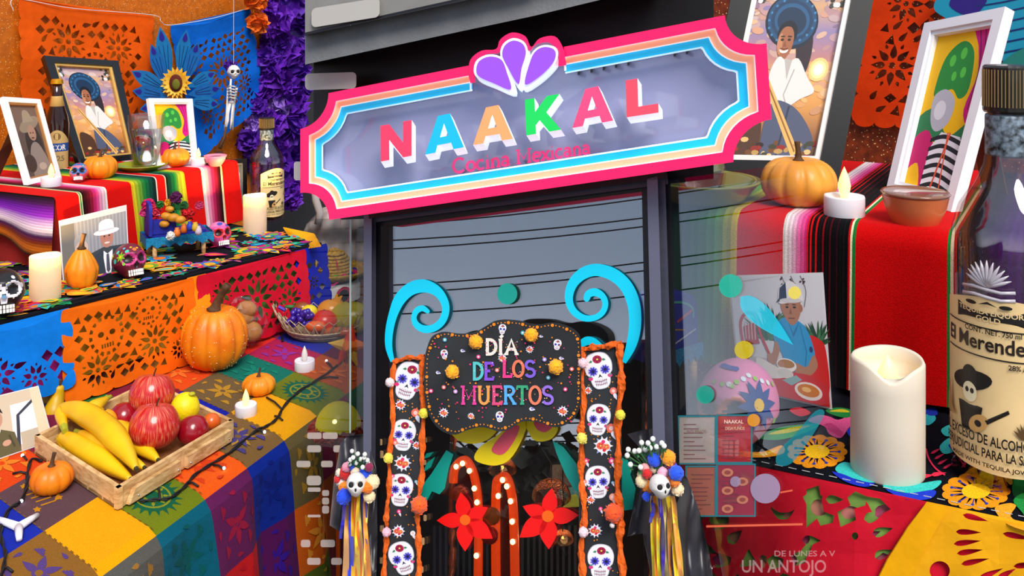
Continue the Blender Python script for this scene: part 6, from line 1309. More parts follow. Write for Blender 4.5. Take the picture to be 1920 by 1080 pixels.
# --- hanging toy skeleton
sk = thing('toy_skeleton', wl(430, 285, .1), 'small hanging skeleton with purple hair in front of the blue banner', 'skeleton'); c = wl(438, 135, .12); s_ = c.y/F
def kp(x, y, o=.12): return wl(x, y, o)
M = skull_M(c, 15*s_, .55, .0); mk('skull', ([M @ v for v in SKV], SKF), BONE, sk, True)
for ex in (-.31, .31): mk('eye_socket', xf(ball((ex, -.70, .07), .24, 10, 6, (1.1, .7, 1)), M), SOCK, sk, True)
inst('hair', flower_mesh('hair', mat('purple_fluff', '#4a1090', .9), 1, 60, .3, .6, .25, .7), c+V(-.012, .012, .018), sk, facing((-.3, 0, 1)), 13*s_)
mk('spine', tube([kp(433, 148), kp(432, 165), kp(434, 190)], .0035, 8), BONE, sk, True)
for k in range(5):
    y = 162+k*5.5; mk('rib', tube([kp(427, y+1), kp(431, y-1, .14), kp(438, y, .145), kp(444, y+2, .13)], .0026, 6), BONE, sk, True)
mk('pelvis', ball(kp(434, 192), 6*s_, 10, 6, (1.1, .6, .6)), BONE, sk, True)
for x0, pts in ((0, [(428, 162), (426, 190), (425, 214), (421, 245)]), (1, [(444, 164), (440, 190), (437, 215), (436, 244)])): mk('arm', tube([kp(*a) for a in pts], [.004, .003, .0035, .0025], 7), BONE, sk, True)
for pts in ([(431, 194), (428, 212), (427, 226), (424, 240)], [(437, 194), (435, 212), (434, 226), (432, 242)]): mk('leg', tube([kp(*a, .125) for a in pts], [.005, .004, .0042, .003], 7), BONE, sk, True)
mk('handle', tube([kp(424, 238, .13), kp(420, 258, .13), kp(412, 278, .13)], [.004, .005, .006], 8), STEM, sk, True); mk('broom_head', lathe([(1e-6, -.03), (.028, -.03), (.024, -.01), (.01, .01), (1e-6, .012)], 16, kp(411, 290, .13)), mat('broom_dark', '#3a1810', .8), sk, True)
mk('thread', tube([c+V(0, 0, 14*s_), c+V(0, 0, .3)], .0008, 4), mat('white_string', '#d8d4d8', .6), sk)
# --- paper flower garlands
gv = thing('flower_garland', wl(525, 385, .05), 'thick garland of purple tissue flowers beside the orange wall', 'garland'); rnd = random.Random(2)
PUR = [mat('tissue_purple', '#6a1ab8', .7, noise=(30, .3)), mat('tissue_violet', '#5814a8', .7, noise=(30, .3)), mat('tissue_lilac', '#b084e8', .65, noise=(30, .3))]
for i, (x, y, r, k) in enumerate(((575, 2, 34, 0), (535, 6, 36, 1), (598, 22, 24, 0), (560, 30, 34, 1), (520, 40, 34, 0), (556, 62, 30, 2), (515, 82, 32, 1), (585, 60, 22, 0), (530, 100, 34, 0), (560, 100, 28, 1), (500, 112, 24, 1), (515, 138, 34, 0), (548, 136, 32, 1), (495, 165, 26, 0), (530, 170, 34, 0), (562, 165, 26, 1), (518, 195, 28, 2), (548, 200, 32, 0), (480, 200, 20, 1), (478, 232, 22, 2), (505, 232, 30, 0), (545, 235, 32, 1), (472, 268, 26, 1), (555, 270, 28, 0), (520, 262, 30, 0), (480, 300, 26, 0), (515, 300, 32, 1), (548, 308, 30, 0), (538, 340, 30, 0), (520, 362, 26, 1), (545, 370, 22, 0), (495, 330, 24, 1))):
    cc_ = wl(x, y, .02+rnd.random()*.06); inst('tissue_flower', flower_mesh('tissue', PUR[k], i % 4, 34, .85, 1.6, .14, .66), cc_, gv, facing((rnd.uniform(-.4, .4), -1, rnd.uniform(-.3, .4)), rnd.random()*6), r*cc_.y/F)
go = thing('flower_garland', wl(482, 60, .05), 'orange tissue flowers at the top corner of the blue banner', 'garland'); OM = mat('tissue_orange', '#f07010', .65, noise=(30, .3))
for i, (x, y, r) in enumerate(((480, 4, 20), (483, 42, 20), (470, -20, 18))): cc_ = wl(x, y, .09); inst('tissue_flower', flower_mesh('tissue', OM, i, 34, .85, 1.6, .14, .7), cc_, go, facing((.1, -1, .1), i), r*cc_.y/F)
# --- bag of bread behind the large pumpkin
c = G(460, 660, ZT); bg = thing('bread_bag', c, 'clear bag of bread rolls behind the large pumpkin', 'bread'); BRD = mat('bread_crust', '#b8793c', .7, noise=(30, .35), bump=(60, .5)); s_ = c.y/F
for x, y, rr, sx in ((450, 595, 22, 1.2), (470, 622, 22, 1.0), (440, 618, 22, 1.1), (462, 580, 18, 1.1), (425, 600, 20, 1)): mk('roll', ball(P(x, y, c.y+.01), rr*s_, 16, 10, (sx, .7, .9)), BRD, bg, True)
rnd = random.Random(6); bv, bf = ball(P(452, 605, c.y+.005), 1, 24, 16, (48*s_, 26*s_, 46*s_)); bv = [v+Vector((rnd.uniform(-1, 1), rnd.uniform(-1, 1), rnd.uniform(-1, 1)))*.005 for v in bv]
mk('bag', (bv, bf), glassmat('clear_film', .95, .06, rough=.2), bg); 
mk('bag_neck', (lambda a: ([a, a+V(.03, 0, .035), a+V(-.02, 0, .045), a+V(.005, -.01, .02)], [(0, 1, 3), (0, 3, 2)]))(P(465, 567, c.y)), glassmat('clear_film', .95, .06, rough=.2), bg)
# --- fruit basket, mug and hat
c = G(602, 632, ZT); s_ = c.y/F; bk_ = thing('fruit_basket', c, 'shallow pale wicker basket at the right end of the cloth', 'basket'); WK = mat('pale_wicker', '#c8b08a', .6, noise=(120, .4))
RX, RY, BH = 88*s_, 62*s_, 46*s_
def bp(a, f): return c+V(RX*math.cos(a)*(.55+.45*f), RY*math.sin(a)*(.55+.45*f), .004+BH*f*f*.6+BH*.25*f+.35*BH*f*f*(abs(math.cos(a))**3))
mk('base', ([c+V(RX*.55*math.cos(a*PI/16), RY*.55*math.sin(a*PI/16), .003) for a in range(32)], [tuple(range(32))]), WK, bk_)
for k in range(30):
    a = k*2*PI/30; mk('stake', tube([bp(a, 0), bp(a+.05, .5), bp(a+.1, .92)], .0011, 5), WK, bk_)
    mk('loop', tube([bp(a, .55), bp(a+.1, .95), bp(a+.2, 1.06), bp(a+.3, .95), bp(a+.4, .55)], .0011, 5), WK, bk_)
for f in (.0, .18, .36, .52, .6): mk('weaver', tube([bp(a*PI/24, f) for a in range(48)], .0016 if f < .6 else .0022, 5, True), WK, bk_)
mk('wall', ([bp(a*PI/24, f)*1 for f in (0, .5) for a in range(48)], [(i, (i+1) % 48, 48+(i+1) % 48, 48+i) for i in range(48)]), WK, bk_)
def fruit(name, x, y, r, col, lb, dd=0, sc=(1, 1, 1), col2=None, parent_c=None, zz=None):
    cz = P(x, y, c.y+dd); rr = r*cz.y/F
    return cz, rr, mat(name+'_'+col, col, .3, noise=(12, .25), col2=col2, coat=.3)
gr = thing('grape_bunch', P(558, 610, c.y-.03), 'bunch of purple grapes at the left end of the basket', 'fruit'); gm = mat('grape_skin', '#3a1a9a', .3, noise=(50, .3), coat=.3)
rnd = random.Random(3)
for i in range(34):
    f = i/34; x, y = 540+38*rnd.random()+10*f, 582+26*rnd.random(); mk('grape', ball(P(x, y, c.y-.045+.03*rnd.random()), 6.2*s_, 10, 7), gm, gr, True)
mk('stem', tube([P(535, 582, c.y-.02), P(522, 575, c.y-.02)], .004, 6), mat('grape_stem', '#4a28a8', .6), gr); mk('leaf', ball(P(543, 575, c.y-.03), 8*s_, 8, 5, (1.2, .5, .4)), mat('leaf_green', '#2e6a34', .6), gr)
for nm, x, y, r, col, lb, dd, sc in (('lemon', 580, 584, 14, '#f0d818', 'small lemon behind the grapes in the basket', .02, (1.1, 1, .9)), ('tomato', 608, 602, 24, '#d82c18', 'red tomato in the middle of the basket', -.02, (1, 1, .85)), ('mango', 620, 581, 23, '#f09a18', 'orange mango at the back of the basket', .03, (1.1, 1, .85)), ('chili_pepper', 592, 612, 15, '#e05a14', 'small orange pepper in front of the tomato', -.05, (1.3, .8, .7)), ('melon', 655, 596, 40, '#b8a818', 'large yellow-green melon at the right of the basket', .02, (1.15, .8, .75)), ('carrot', 630, 622, 26, '#c85a14', 'orange carrot lying along the front of the basket', -.04, (1.5, .4, .35)), ('potato', 566, 577, 13, '#8a4a1a', 'brown potato at the back left of the basket', .04, (1.2, .9, .8))):
    cz, rr, m = fruit(nm, x, y, r, col, lb, dd); rt_ = thing(nm, cz-V(0, 0, rr*sc[2]), lb, 'fruit', 'fruit in the wicker basket'); mk('flesh', ball(cz, rr, 20, 12, sc), m, rt_, True); mk('stem_end', ball(cz+V(0, 0, rr*sc[2]*.96), rr*.1, 8, 5), STEM, rt_)
st_ = P(633, 562, c.y+.03); fz = thing('star_fruit', st_, 'small orange star-shaped fruit on top of the mango', 'fruit')
mk('flesh', prism([(math.cos(k*PI/5)*(11 if k % 2 else 5.5)*s_, math.sin(k*PI/5)*(11 if k % 2 else 5.5)*s_) for k in range(10)], [], lambda x, y, z: st_+V(x, z, y), -.008, .008), mat('starfruit', '#f0a010', .4), fz); mk('stalk', tube([st_, st_+V(.004, 0, .014)], .002, 6), STEM, fz)
mc = G(618, 600, ZT); mc = V(mc.x, 2.5, ZT); mc.x = (618-CX)/F*2.5; s_ = 2.5/F
mg = thing('skull_pot', mc, 'white pot painted with a sugar skull face behind the basket', 'pot')
RM = 58*s_; HM = .75-(528-HY)/F*2.5; HM = max(.06, EYE-ZT-(522-HY)/F*2.5)
mk('pot', lathe([(1e-6, 0), (RM*.7, 0), (RM*.92, HM*.25), (RM, HM*.6), (RM*.9, HM), (RM*.84, HM), (RM*.9, HM*.6), (1e-6, HM*.2)], 40, mc), mat('white_ceramic', '#e8e4e2', .3), mg, True)
mp = curve_label(mc, RM*1.0, HM*.3, HM*.9, -1.3, 1.3, 0, mat('white_ceramic', '#e8e4e2', .3), mg, 'glaze')
p = Paint(mp, .0016, .00006); zc = HM*.62
p.poly(ellp(.45, zc, .26, .022, 0, 20), '#c81450'); [p.pet(.45, zc, .1, .009, k*.7, r0=.2, col='#c81450', n=4) for k in range(9)]; p.ell(.45, zc, .17, .015, '#140a10'); p.line(spl2([(-.55, zc-.006), (-.4, zc+.012), (-.15, zc+.018), (-.3, zc-.004), (-.55, zc-.006)], 5), .005, '#18182a'); p.line(spl2([(-.6, zc+.03), (-.35, zc+.024), (-.15, zc-.01), (-.3, zc-.03)], 5), .005, '#e0b020'); p.line(spl2([(-.1, zc+.035), (.1, zc+.03), (.3, zc+.04)], 5), .005, '#d81878'); p.line([(-.1, zc-.04), (.1, zc-.042)], .006, '#a01840'); p.build('painted_face', PRINT, mg)
hc = mc+V(.012, 0, HM); ht = thing('straw_hat', hc, 'small straw sombrero with coloured pompoms on the white pot', 'hat'); ST = mat('straw', '#c89a3a', .8, noise=(140, .5), bump=(160, 1))
r = 52*s_; mk('brim', lathe([(r*.5, .012), (r*.8, .004), (r*1.1, .012), (r*1.22, .024), (r*1.2, .028), (r*1.05, .018), (r*.8, .010), (r*.5, .018)], 44, hc), ST, ht, True)
vs, fs = [], []
for k in range(9): f = k/8; rr = r*.62*math.sqrt(max(0.02, 1-(f*.98)**2)); vs, fs = join((vs, fs), tube([hc+V(rr*math.cos(a*PI/14), rr*math.sin(a*PI/14), .012+f*.062) for a in range(28)], .0046, 6, True))
mk('crown', (vs, fs), ST, ht, True); mk('crown_lining', lathe([(r*.6, .01), (r*.52, .04), (r*.2, .072), (1e-6, .075)], 24, hc), ST, ht, True)
for k in range(14): a = k*2*PI/14; mk('pompom', ball(hc+V(r*.74*math.cos(a), r*.74*math.sin(a), .016), 5.5*s_, 8, 6), mat('pp_%d' % (k % 4), ('#c8186a', '#2a2a88', '#c82020', '#5a9a20')[k % 4], .9), ht, True)
# pale covered chair back behind
pc = V((620-CX)/F*3.0, 3.0, 0); cvq = [(560, 455), (575, 420), (600, 395), (630, 388), (665, 392), (690, 420), (700, 520), (560, 520)]
vs, fs = sheet(cvq, [], lambda x, y: P(x, y, 3.0+.03*math.sin(x*.12+y*.03)+.02*math.sin(y*.1)), 8); vf2 = ([v+V(0, .05, 0) for v in vs], [f[::-1] for f in fs]); 
ch = thing('covered_chair', P(620, 520, 3.0), 'pale cloth-covered chair back behind the straw hat', 'chair'); mk('cloth_cover', join((vs, fs), vf2), mat('pale_linen', '#a89c98', .9), ch, True); mk('tie', tube([P(590, 345, 2.98), P(592, 375, 2.97), P(600, 398, 2.97), P(596, 420, 2.97)], .012, 8), mat('pale_linen', '#a89c98', .9), ch, True)
mk('leg', tube([P(600, 520, 3.03), V(P(600, 520, 3.03).x, 3.03, 0)], .02, 8), WOODT, ch); mk('leg', tube([P(680, 520, 3.03), V(P(680, 520, 3.03).x, 3.03, 0)], .02, 8), WOODT, ch)
# --- fruit crate
zr = ZT+.036; Lr, Fr, Rr = G(65, 816, zr), G(221, 916, zr), G(438, 787, zr); Br = Lr+Rr-Fr
cr = thing('fruit_crate', (Lr+Rr)/2-V(0, 0, .036), 'pale wooden crate of fruit on the square-patterned cloth', 'crate')
def dz(v, z): return V(v.x, v.y, z)
cen_ = (Lr+Rr)/2
for a, b in ((Lr, Fr), (Fr, Rr), (Rr, Br), (Br, Lr)):
    d = (b-a).normalized(); nrm = Vector((d.y, -d.x, 0)); nrm = nrm if nrm.dot(cen_-a) > 0 else -nrm; w = nrm*.008
    mk('side_board', hexa([dz(a, ZT+.004), dz(b, ZT+.004), dz(b+w, ZT+.004), dz(a+w, ZT+.004), dz(a, zr), dz(b, zr), dz(b+w, zr), dz(a+w, zr)]), PINE, cr)
for k in range(6):
    f0, f1 = k/6+.008, (k+1)/6-.008; a0, a1, b0, b1 = lerp(Lr, Fr, f0), lerp(Lr, Fr, f1), lerp(Br, Rr, f0), lerp(Br, Rr, f1)
    mk('bottom_slat', hexa([dz(a0, ZT+.004), dz(a1, ZT+.004), dz(b1, ZT+.004), dz(b0, ZT+.004), dz(a0, ZT+.009), dz(a1, ZT+.009), dz(b1, ZT+.009), dz(b0, ZT+.009)]), wood('brown_board', '#7a4a28', '#a06a3c', 30), cr)
d = (Rr-Fr); nrm = Vector((d.y, -d.x, 0)).normalized(); nrm = -nrm if nrm.dot(cen_-Fr) > 0 else nrm
for u0, u1_ in ((.10, .47), (.53, .94)):
    a, b = lerp(Fr, Rr, u0)+nrm*.001, lerp(Fr, Rr, u1_)+nrm*.001; w = nrm*.008; sl = d.normalized()*.012
    o_ = mk('handle_board', hexa([dz(a-sl*(u0 < .3), ZT+.006), dz(b, ZT+.006), dz(b+w, ZT+.006), dz(a-sl*(u0 < .3)+w, ZT+.006), dz(a, ZT+.026), dz(b-sl*(u0 < .3)*0, ZT+.026), dz(b+w, ZT+.026), dz(a+w, ZT+.026)]), PINE, cr)
    for f in (.06, .94): mk('screw', ball(lerp(a, b, f)+w+V(0, 0, ZT+.013-a.z), .0016, 8, 5), mat('steel_screw', '#909094', .3, metal=.9), o_)
def banana(pts, r, lb, zs, tipcol='#4a4a10'):
    P3 = [G(x, y, ZT+z) for (x, y), z in zip(pts, zs)]; c_ = spline(P3, 8); n = len(c_); t = thing('banana', V(c_[n//2].x, c_[n//2].y, ZT+.009), lb, 'banana', 'bananas in the crate')
    rad = [r*min(1, .30+1.6*(i/n) if i < n*.44 else 1, .22+2.6*(1-i/(n-1))) for i in range(n)]
    vs, fs = tube(c_, rad, 10); vs2 = []
    for i, v in enumerate(vs):
        k = (i % 10); ax = c_[i//10]; vs2.append(ax+(v-ax)*(1+.05*math.cos(5*2*PI*k/10)))
    mk('peel', (vs2, fs), mat('banana_peel', '#f0c010', .45, noise=(14, .2), col2='#e0a808'), t, True)
    e = c_[-1]; dd_ = (c_[-1]-c_[-3]).normalized(); mk('tip', tube([e-dd_*.002, e+dd_*.005], [r*.22, r*.14], 8), mat('banana_tip', '#3a3010', .8), t); e = c_[0]; dd_ = (c_[0]-c_[2]).normalized(); mk('stalk', tube([e-dd_*.002, e+dd_*.014], [r*.34, r*.26], 8), mat('banana_stalk', '#a0a020', .6), t)
banana([(120, 800), (116, 772), (150, 772), (195, 800), (232, 842), (255, 878)], .0200, 'topmost long banana lying across the others', (.045, .055, .06, .058, .05, .042))
banana([(122, 838), (118, 822), (150, 838), (200, 868), (244, 898)], .0175, 'lowest banana along the front left side of the crate', (.02, .024, .026, .026, .026))
banana([(150, 812), (170, 822), (205, 845), (270, 876)], .0165, 'banana squeezed between the top and the lowest banana', (.03, .03, .03, .028))
banana([(195, 752), (182, 775), (215, 800), (260, 834), (296, 862)], .0175, 'banana running towards the red apples', (.045, .04, .034, .03, .026))
banana([(200, 748), (175, 765), (140, 790)], .013, 'green-tipped banana end sticking up at the back of the crate', (.05, .05, .03))
def apple_mat(name, c1, c2):
    if name in _mats: return _mats[name]
    m = mat(name, c1, .28, coat=.4); nt = m.node_tree; tc = nt.nodes.new('ShaderNodeTexCoord'); sx = nt.nodes.new('ShaderNodeSeparateXYZ'); nt.links.new(tc.outputs['Object'], sx.inputs[0])
    at = nt.nodes.new('ShaderNodeMath'); at.operation = 'ARCTAN2'; nt.links.new(sx.outputs['Y'], at.inputs[0]); nt.links.new(sx.outputs['X'], at.inputs[1])
    cb_ = nt.nodes.new('ShaderNodeCombineXYZ'); ml = nt.nodes.new('ShaderNodeMath'); ml.operation = 'MULTIPLY'; ml.inputs[1].default_value = 60; nt.links.new(sx.outputs['Z'], ml.inputs[0]); nt.links.new(at.outputs[0], cb_.inputs[0]); nt.links.new(ml.outputs[0], cb_.inputs[1])
    mp_ = nt.nodes.new('ShaderNodeMapping'); mp_.inputs['Scale'].default_value = (9, .35, 1); nt.links.new(cb_.outputs[0], mp_.inputs[0])
    n = nt.nodes.new('ShaderNodeTexNoise'); n.inputs['Scale'].default_value = 2.5; n.inputs['Detail'].default_value = 4; nt.links.new(mp_.outputs[0], n.inputs['Vector']); r = nt.nodes.new('ShaderNodeValToRGB'); r.color_ramp.elements[0].position = .48; r.color_ramp.elements[1].position = .8; r.color_ramp.elements[0].color = (*lin(c1), 1); r.color_ramp.elements[1].color = (*lin(c2), 1); nt.links.new(n.outputs['Fac'], r.inputs[0]); nt.links.new(r.outputs[0], nt.nodes['Principled BSDF'].inputs['Base Color']); return m
def apple(x, y, r, z, lb, m, stem=True, name='apple', tall=.92):
    c = G(x, y, ZT+z); rr = r*c.y/F; t = thing(name, c-V(0, 0, rr*.9), lb, name, 'round fruit in the crate'); prof = []
    for i in range(25):
        a = PI*i/24; q = math.sin(a)**.85; zz = -math.cos(a)*tall; 
        if stem and i > 19: zz -= .30*((i-19)/5)**1.5
        prof.append((max(1e-6, rr*q*(1+.06*math.sin(a)*(-math.cos(a)*-1))), zz*rr))
    vs, fs = lathe(prof, 32, (0, 0, 0)); M = Matrix.Translation(c) @ Matrix.Rotation(-.25, 4, 'X'); o = mk('flesh', xf((vs, fs), M), m, t, True)
    if stem: b = M @ V(0, 0, rr*tall*.66); mk('stem', tube([b, b+V(.002, 0, .010), b+V(.006, -.002, .020)], .0014, 6), STEM, t)
    return t
AM = apple_mat('apple_striped', '#c01018', '#f0a070'); PM = mat('plum_red', '#a80c22', .25, noise=(25, .35), coat=.5)
apple(285, 737, 41, .078, 'striped red apple at the back of the crate', AM); apple(290, 797, 46, .058, 'striped red apple in the middle of the crate, largest', AM)
apple(233, 781, 27, .045, 'dark red plum between the bananas and the large apple', PM, False, 'plum'); apple(362, 806, 29, .036, 'dark red plum in the right corner of the crate', PM, False, 'plum'); apple(397, 790, 16, .03, 'small orange tomato in the right corner of the crate', mat('orange_tomato', '#e0601a', .3, coat=.3), False, 'tomato')
c = G(347, 765, ZT+.055); rr = 28*c.y/F; t = thing('lemon', c-V(0, 0, rr), 'bright yellow lemon behind the plum in the crate', 'lemon'); mk('peel', ball(c, rr, 24, 14, (.95, .95, 1.02)), mat('lemon_peel', '#f2d60c', .4, bump=(180, .5)), t, True); mk('nub', lathe([(rr*.28, 0), (rr*.16, rr*.12), (1e-6, rr*.15)], 14, c+V(.012, 0, rr*.92)), mat('lemon_nub', '#b8b020', .6), t, True)
c = G(197, 790, ZT+.05); t = thing('orange', c, 'small orange fruit behind the bananas', 'orange'); mk('peel', ball(c, .02, 18, 12), mat('orange_peel', '#f0a018', .45, bump=(180, .5)), t, True); mk('nub', ball(c+V(0, 0, .0195), .0025, 8, 5), STEM, t)
c = G(108, 772, ZT+.02); t = thing('gourd', c, 'yellow gourd behind the orange paper, left of the crate', 'gourd'); mk('shell', tube(spline([P(100, 800, c.y+.04), P(102, 770, c.y+.05), P(108, 742, c.y+.06), P(112, 722, c.y+.06)], 5), [.004, .010, .016, .018, .019, .019, .018, .016, .014, .013, .012, .011, .010, .009, .008, .004], 12), mat('gourd_yellow', '#d8a810', .4, noise=(20, .3)), t, True); mk('stem', tube([P(112, 723, c.y+.06), P(114, 712, c.y+.06)], .003, 6), STEM, t)
# --- fairy-light cables and connector
CBL = mat('cable_rubber', '#101012', .6); LED = mat('led_white', '#ffffff', .2, emit=('#dfe6ff', 7))
def cable(pts, lb, leds):
    t = thing('fairy_lights', G(*pts[len(pts)//2], ZT), lb, 'cable', 'strings of fairy lights'); c_ = spline([G(x, y, ZT+.004) for x, y in pts], 8)
    for o_ in (0, PI):
        mk('wire', tube([v+V(.0016*math.cos(i*.5+o_), 0, .0016*math.sin(i*.5+o_)+.001) for i, v in enumerate(c_)], .0015, 6), CBL, t, True)
    for (x0, y0), (x1, y1), on in leds:
        a, b = G(x0, y0, ZT+.004), G(x1, y1, ZT+.004); mk('branch', tube([a, lerp(a, b, .5)+V(0, 0, .003), b], .0018, 6), CBL, t, True)
        if on: mk('led', ball(b+V(0, 0, .002), .0026, 8, 6), LED, t, True)
cable([(662, 655), (640, 680), (600, 710), (560, 735), (533, 762), (520, 785), (500, 800), (478, 810), (430, 850), (395, 872), (365, 892), (345, 915), (318, 935), (290, 938), (262, 942)], 'black fairy-light cable running from the piñata to the crate', [((530, 768), (500, 745), False), ((515, 780), (530, 788), False), ((480, 808), (496, 812), True), ((400, 872), (420, 880), True), ((300, 937), (297, 912), True), ((600, 710), (635, 708), False), ((625, 692), (612, 678), True), ((350, 905), (372, 912), False)])
cable([(78, 866), (60, 862), (52, 885), (50, 910), (40, 940), (18, 955), (4, 985), (2, 1010), (10, 1040), (4, 1075), (-8, 1110)], 'black fairy-light cable at the left edge beside the mini pumpkin', [((52, 888), (24, 888), False), ((50, 862), (42, 856), True), ((34, 945), (40, 942), True), ((4, 1065), (24, 1072), False)])
cable([(530, 640), (525, 618), (522, 614)], 'short piece of fairy-light cable under the crimson paper', [((526, 620), (524, 613), True)])
cable([(462, 652), (460, 646)], 'single fairy light beside the bread bag', [((461, 650), (460, 645), True)])
yc = thing('cable_tie', G(35, 990, ZT), 'white plastic three-way connector on the cloth', 'connector'); WP = mat('white_plastic', '#e8e4e8', .4)
for x, y in ((-8, 972), (70, 966), (36, 1012)): mk('arm', tube([G(35, 988, ZT+.008), lerp(G(35, 988, ZT+.008), G(x, y, ZT+.008), .6), G(x, y, ZT+.006)], [.0062, .005, .0038], 10), WP, yc, True)
# --- star piñata and glowing lamp behind the left glass
pcn = P(655, 648, 1.75); ps = 1.75/F; pt = thing('star_pinata', pcn-V(0, 0, .03), 'small orange and gold star piñata behind the glass', 'piñata'); PG = mat('pinata_gold', '#ff9a28', .4, noise=(200, .6), col2='#f04010')
mk('body', ball(pcn, 17*ps, 16, 10), PG, pt); mk('thread', tube([pcn+V(.002, 0, 30*ps), pcn+V(.002, 0, .9)], .0007, 4), mat('white_string', '#d8d4d8', .6), pt)
for i, d in enumerate(((.15, 0, 1), (-1, -.2, .2), (1, -.2, .1), (-.5, -.2, -.8), (.4, -.2, -.9), (0, -1, .1))):
    d = Vector(d).normalized(); mk('spike', tube([pcn+d*12*ps, pcn+d*24*ps, pcn+d*40*ps], [12*ps, 7*ps, .4*ps], 8), mat('pinata_tip_%d' % (i % 3), ('#f83810', '#f0b848', '#ff7a10')[i % 3], .4), pt)
for k in range(7): a = pcn+V((k-3)*5*ps, -.006, -14*ps); mk('tassel', tube([a, a+V(0, 0, -12*ps), a+V(.002*(k-3), 0, -26*ps)], [.0018, .0014, .0004], 5), mat('tassel_%d' % (k % 2), ('#e04010', '#d8a020')[k % 2], .5), pt)
lc = P(634, 802, 1.70); ls = 1.70/F; lp = thing('domed_lamp', lc, 'glowing yellow-green domed lamp ringed with red flowers behind the glass', 'lamp')
mk('dome', lathe([(42*ps*math.sin(a*PI/24), 46*ps*math.cos(a*PI/24)) for a in range(12, -1, -1)][:-1]+[(1e-6, 46*ps)], 28, lc), mat('lamp_dome', '#a8a010', .3, emit=('#c8b808', .35)), lp, True)
for k in range(16): a = k*2*PI/16; m = mat('lamp_flower', '#7a1818', .6, noise=(40, .4), col2='#b83a10'); inst('trim_flower', flower_mesh('felt', m, k % 3, 30, .45, .8, .1, .7), lc+V(44*ps*math.cos(a), 44*ps*math.sin(a), -2*ps), lp, facing((math.cos(a), math.sin(a), .4), k), 12*ps)
mk('bulb', ball(lc+V(.0, -46*ps*.7, 24*ps), 5*ps, 10, 6), mat('lamp_bulb2', '#fff0a0', .3, emit=('#ffe880', 5)), lp, True); mk('stand', tube([lc+V(0, 0, -6*ps), V(lc.x, lc.y, .02)], .004, 8), OR, lp); mk('foot', lathe([(.07, 0), (.07, .012), (.01, .02), (1e-6, .02)], 24, V(lc.x, lc.y, 0)), OR, lp)
# ================================================================ RIGHT ALTAR
E0, E1 = G(1225, 383, ZR1), G(1985, 465, ZR1); dE = (E1-E0).normalized(); bE = Vector((-dE.y, dE.x, 0))
ur = lambda px: u_on(E0, E1, px)
st3 = thing('altar_step', lerp(E0, E1, .5)-V(0, 0, ZR1-ZR), 'upper step of the right altar under the red striped blanket', 'step')
o0, o1, o2, o3 = E0+bE*.012, E1+bE*.012, E1+bE*.42, E0+bE*.42
mk('box', hexa([q-V(0, 0, ZR1-ZR-.006) for q in (o0, o1, o2, o3)]+[q-V(0, 0, .004) for q in (o0, o1, o2, o3)]), mat('step_red_cloth', '#8a1410', .9), st3)
sp = pb(1225, 1378, ['#0c1a20', '#0c3a38', '#0c5a3a', '#207a3a', '#5a9a3a', '#c8b020'], 20)+[(1378, 1382, '#d8b818'), (1382, 1468, '#d0080a')]+pb(1468, 1512, ['#f4e8e0', '#f0d0dc', '#f06aa8', '#e02a7a'], 11)+[(1512+i*3.25, 1515.25+i*3.25, ('#d0080a', '#0c0608', '#d0080a', '#0c0608', '#120608', '#c00a10', '#0c0608', '#1c080c', '#0c0608', '#7a0a14', '#0c0608', '#140a0c', '#0c0608', '#4a0a12', '#0a0a0c', '#12080a', '#0a0a0c', '#2a0a10', '#0a0a0c', '#0c1010', '#0a0a0c', '#141414', '#0a0a0c', '#0a0a0c')[i]) for i in range(24)]+[(1590, 1594, '#c00c0c'), (1594, 1598, '#ece0b8'), (1598, 1604, '#1a7a34'), (1604, 1776, '#d4080a'), (1776, 1782, '#1a7a34'), (1782, 1788, '#ece0b8'), (1788, 1794, '#c00c0c')]+pb(1794, 1985, ['#0c080c', '#1a0a28', '#4a1080', '#6a20b0', '#0c080c', '#a01020'], 22)
fold_cloth(E0, E1, bE, -bE, [(ur(a), ur(b), c) for a, b, c in sp], 'striped_blanket', 'red and black striped blanket over the step of the right altar', 'blanket', .42, ZR1-ZR-.006, .006, seed=3, wave=.0025, rad=.02)
# --- embroidered runner and the table below
Ra, Rb = G(1225, 833, ZR), G(1985, 992, ZR); dR = (Rb-Ra).normalized(); bR = Vector((-dR.y, dR.x, 0))
rt = thing('altar_table', lerp(Ra, Rb, .5)+bR*.2-V(0, 0, ZR), 'dark table carrying the right altar', 'table')
t0_, t1_, t2_, t3_ = Ra+bR*.03, Rb+bR*.03, Rb+bR*.75, Ra+bR*.75
mk('table_top', hexa([q-V(0, 0, .035) for q in (t0_, t1_, t2_, t3_)]+[q-V(0, 0, .004) for q in (t0_, t1_, t2_, t3_)]), WOODT, rt)
for q in (t0_, t1_, t2_, t3_): q2 = lerp(q, (t0_+t2_)/2, .12); mk('leg', box((q2.x, q2.y, (ZR-.035)/2), (.045, .045, ZR-.035)), WOODT, rt)
rr_ = thing('embroidered_runner', lerp(Ra, Rb, .5), 'black denim runner with bold embroidered flowers on the right altar', 'cloth')
bk3 = bR*.5
mk('cloth', hexa([q-V(0, 0, .0035) for q in (Ra, Rb, Rb+bk3, Ra+bk3)]+[q+V(0, 0, .0005) for q in (Ra, Rb, Rb+bk3, Ra+bk3)]), mat('navy_denim', '#10121c', .95, noise=(700, .4), bump=(1200, .6), spec=.1), rr_)
p = Paint(lambda x, y, z: G(x, y, ZR+.0012)+V(0, 0, z), 0, .000006)
def blo(pts, c): p.poly(spl2(pts, 4, True), c)
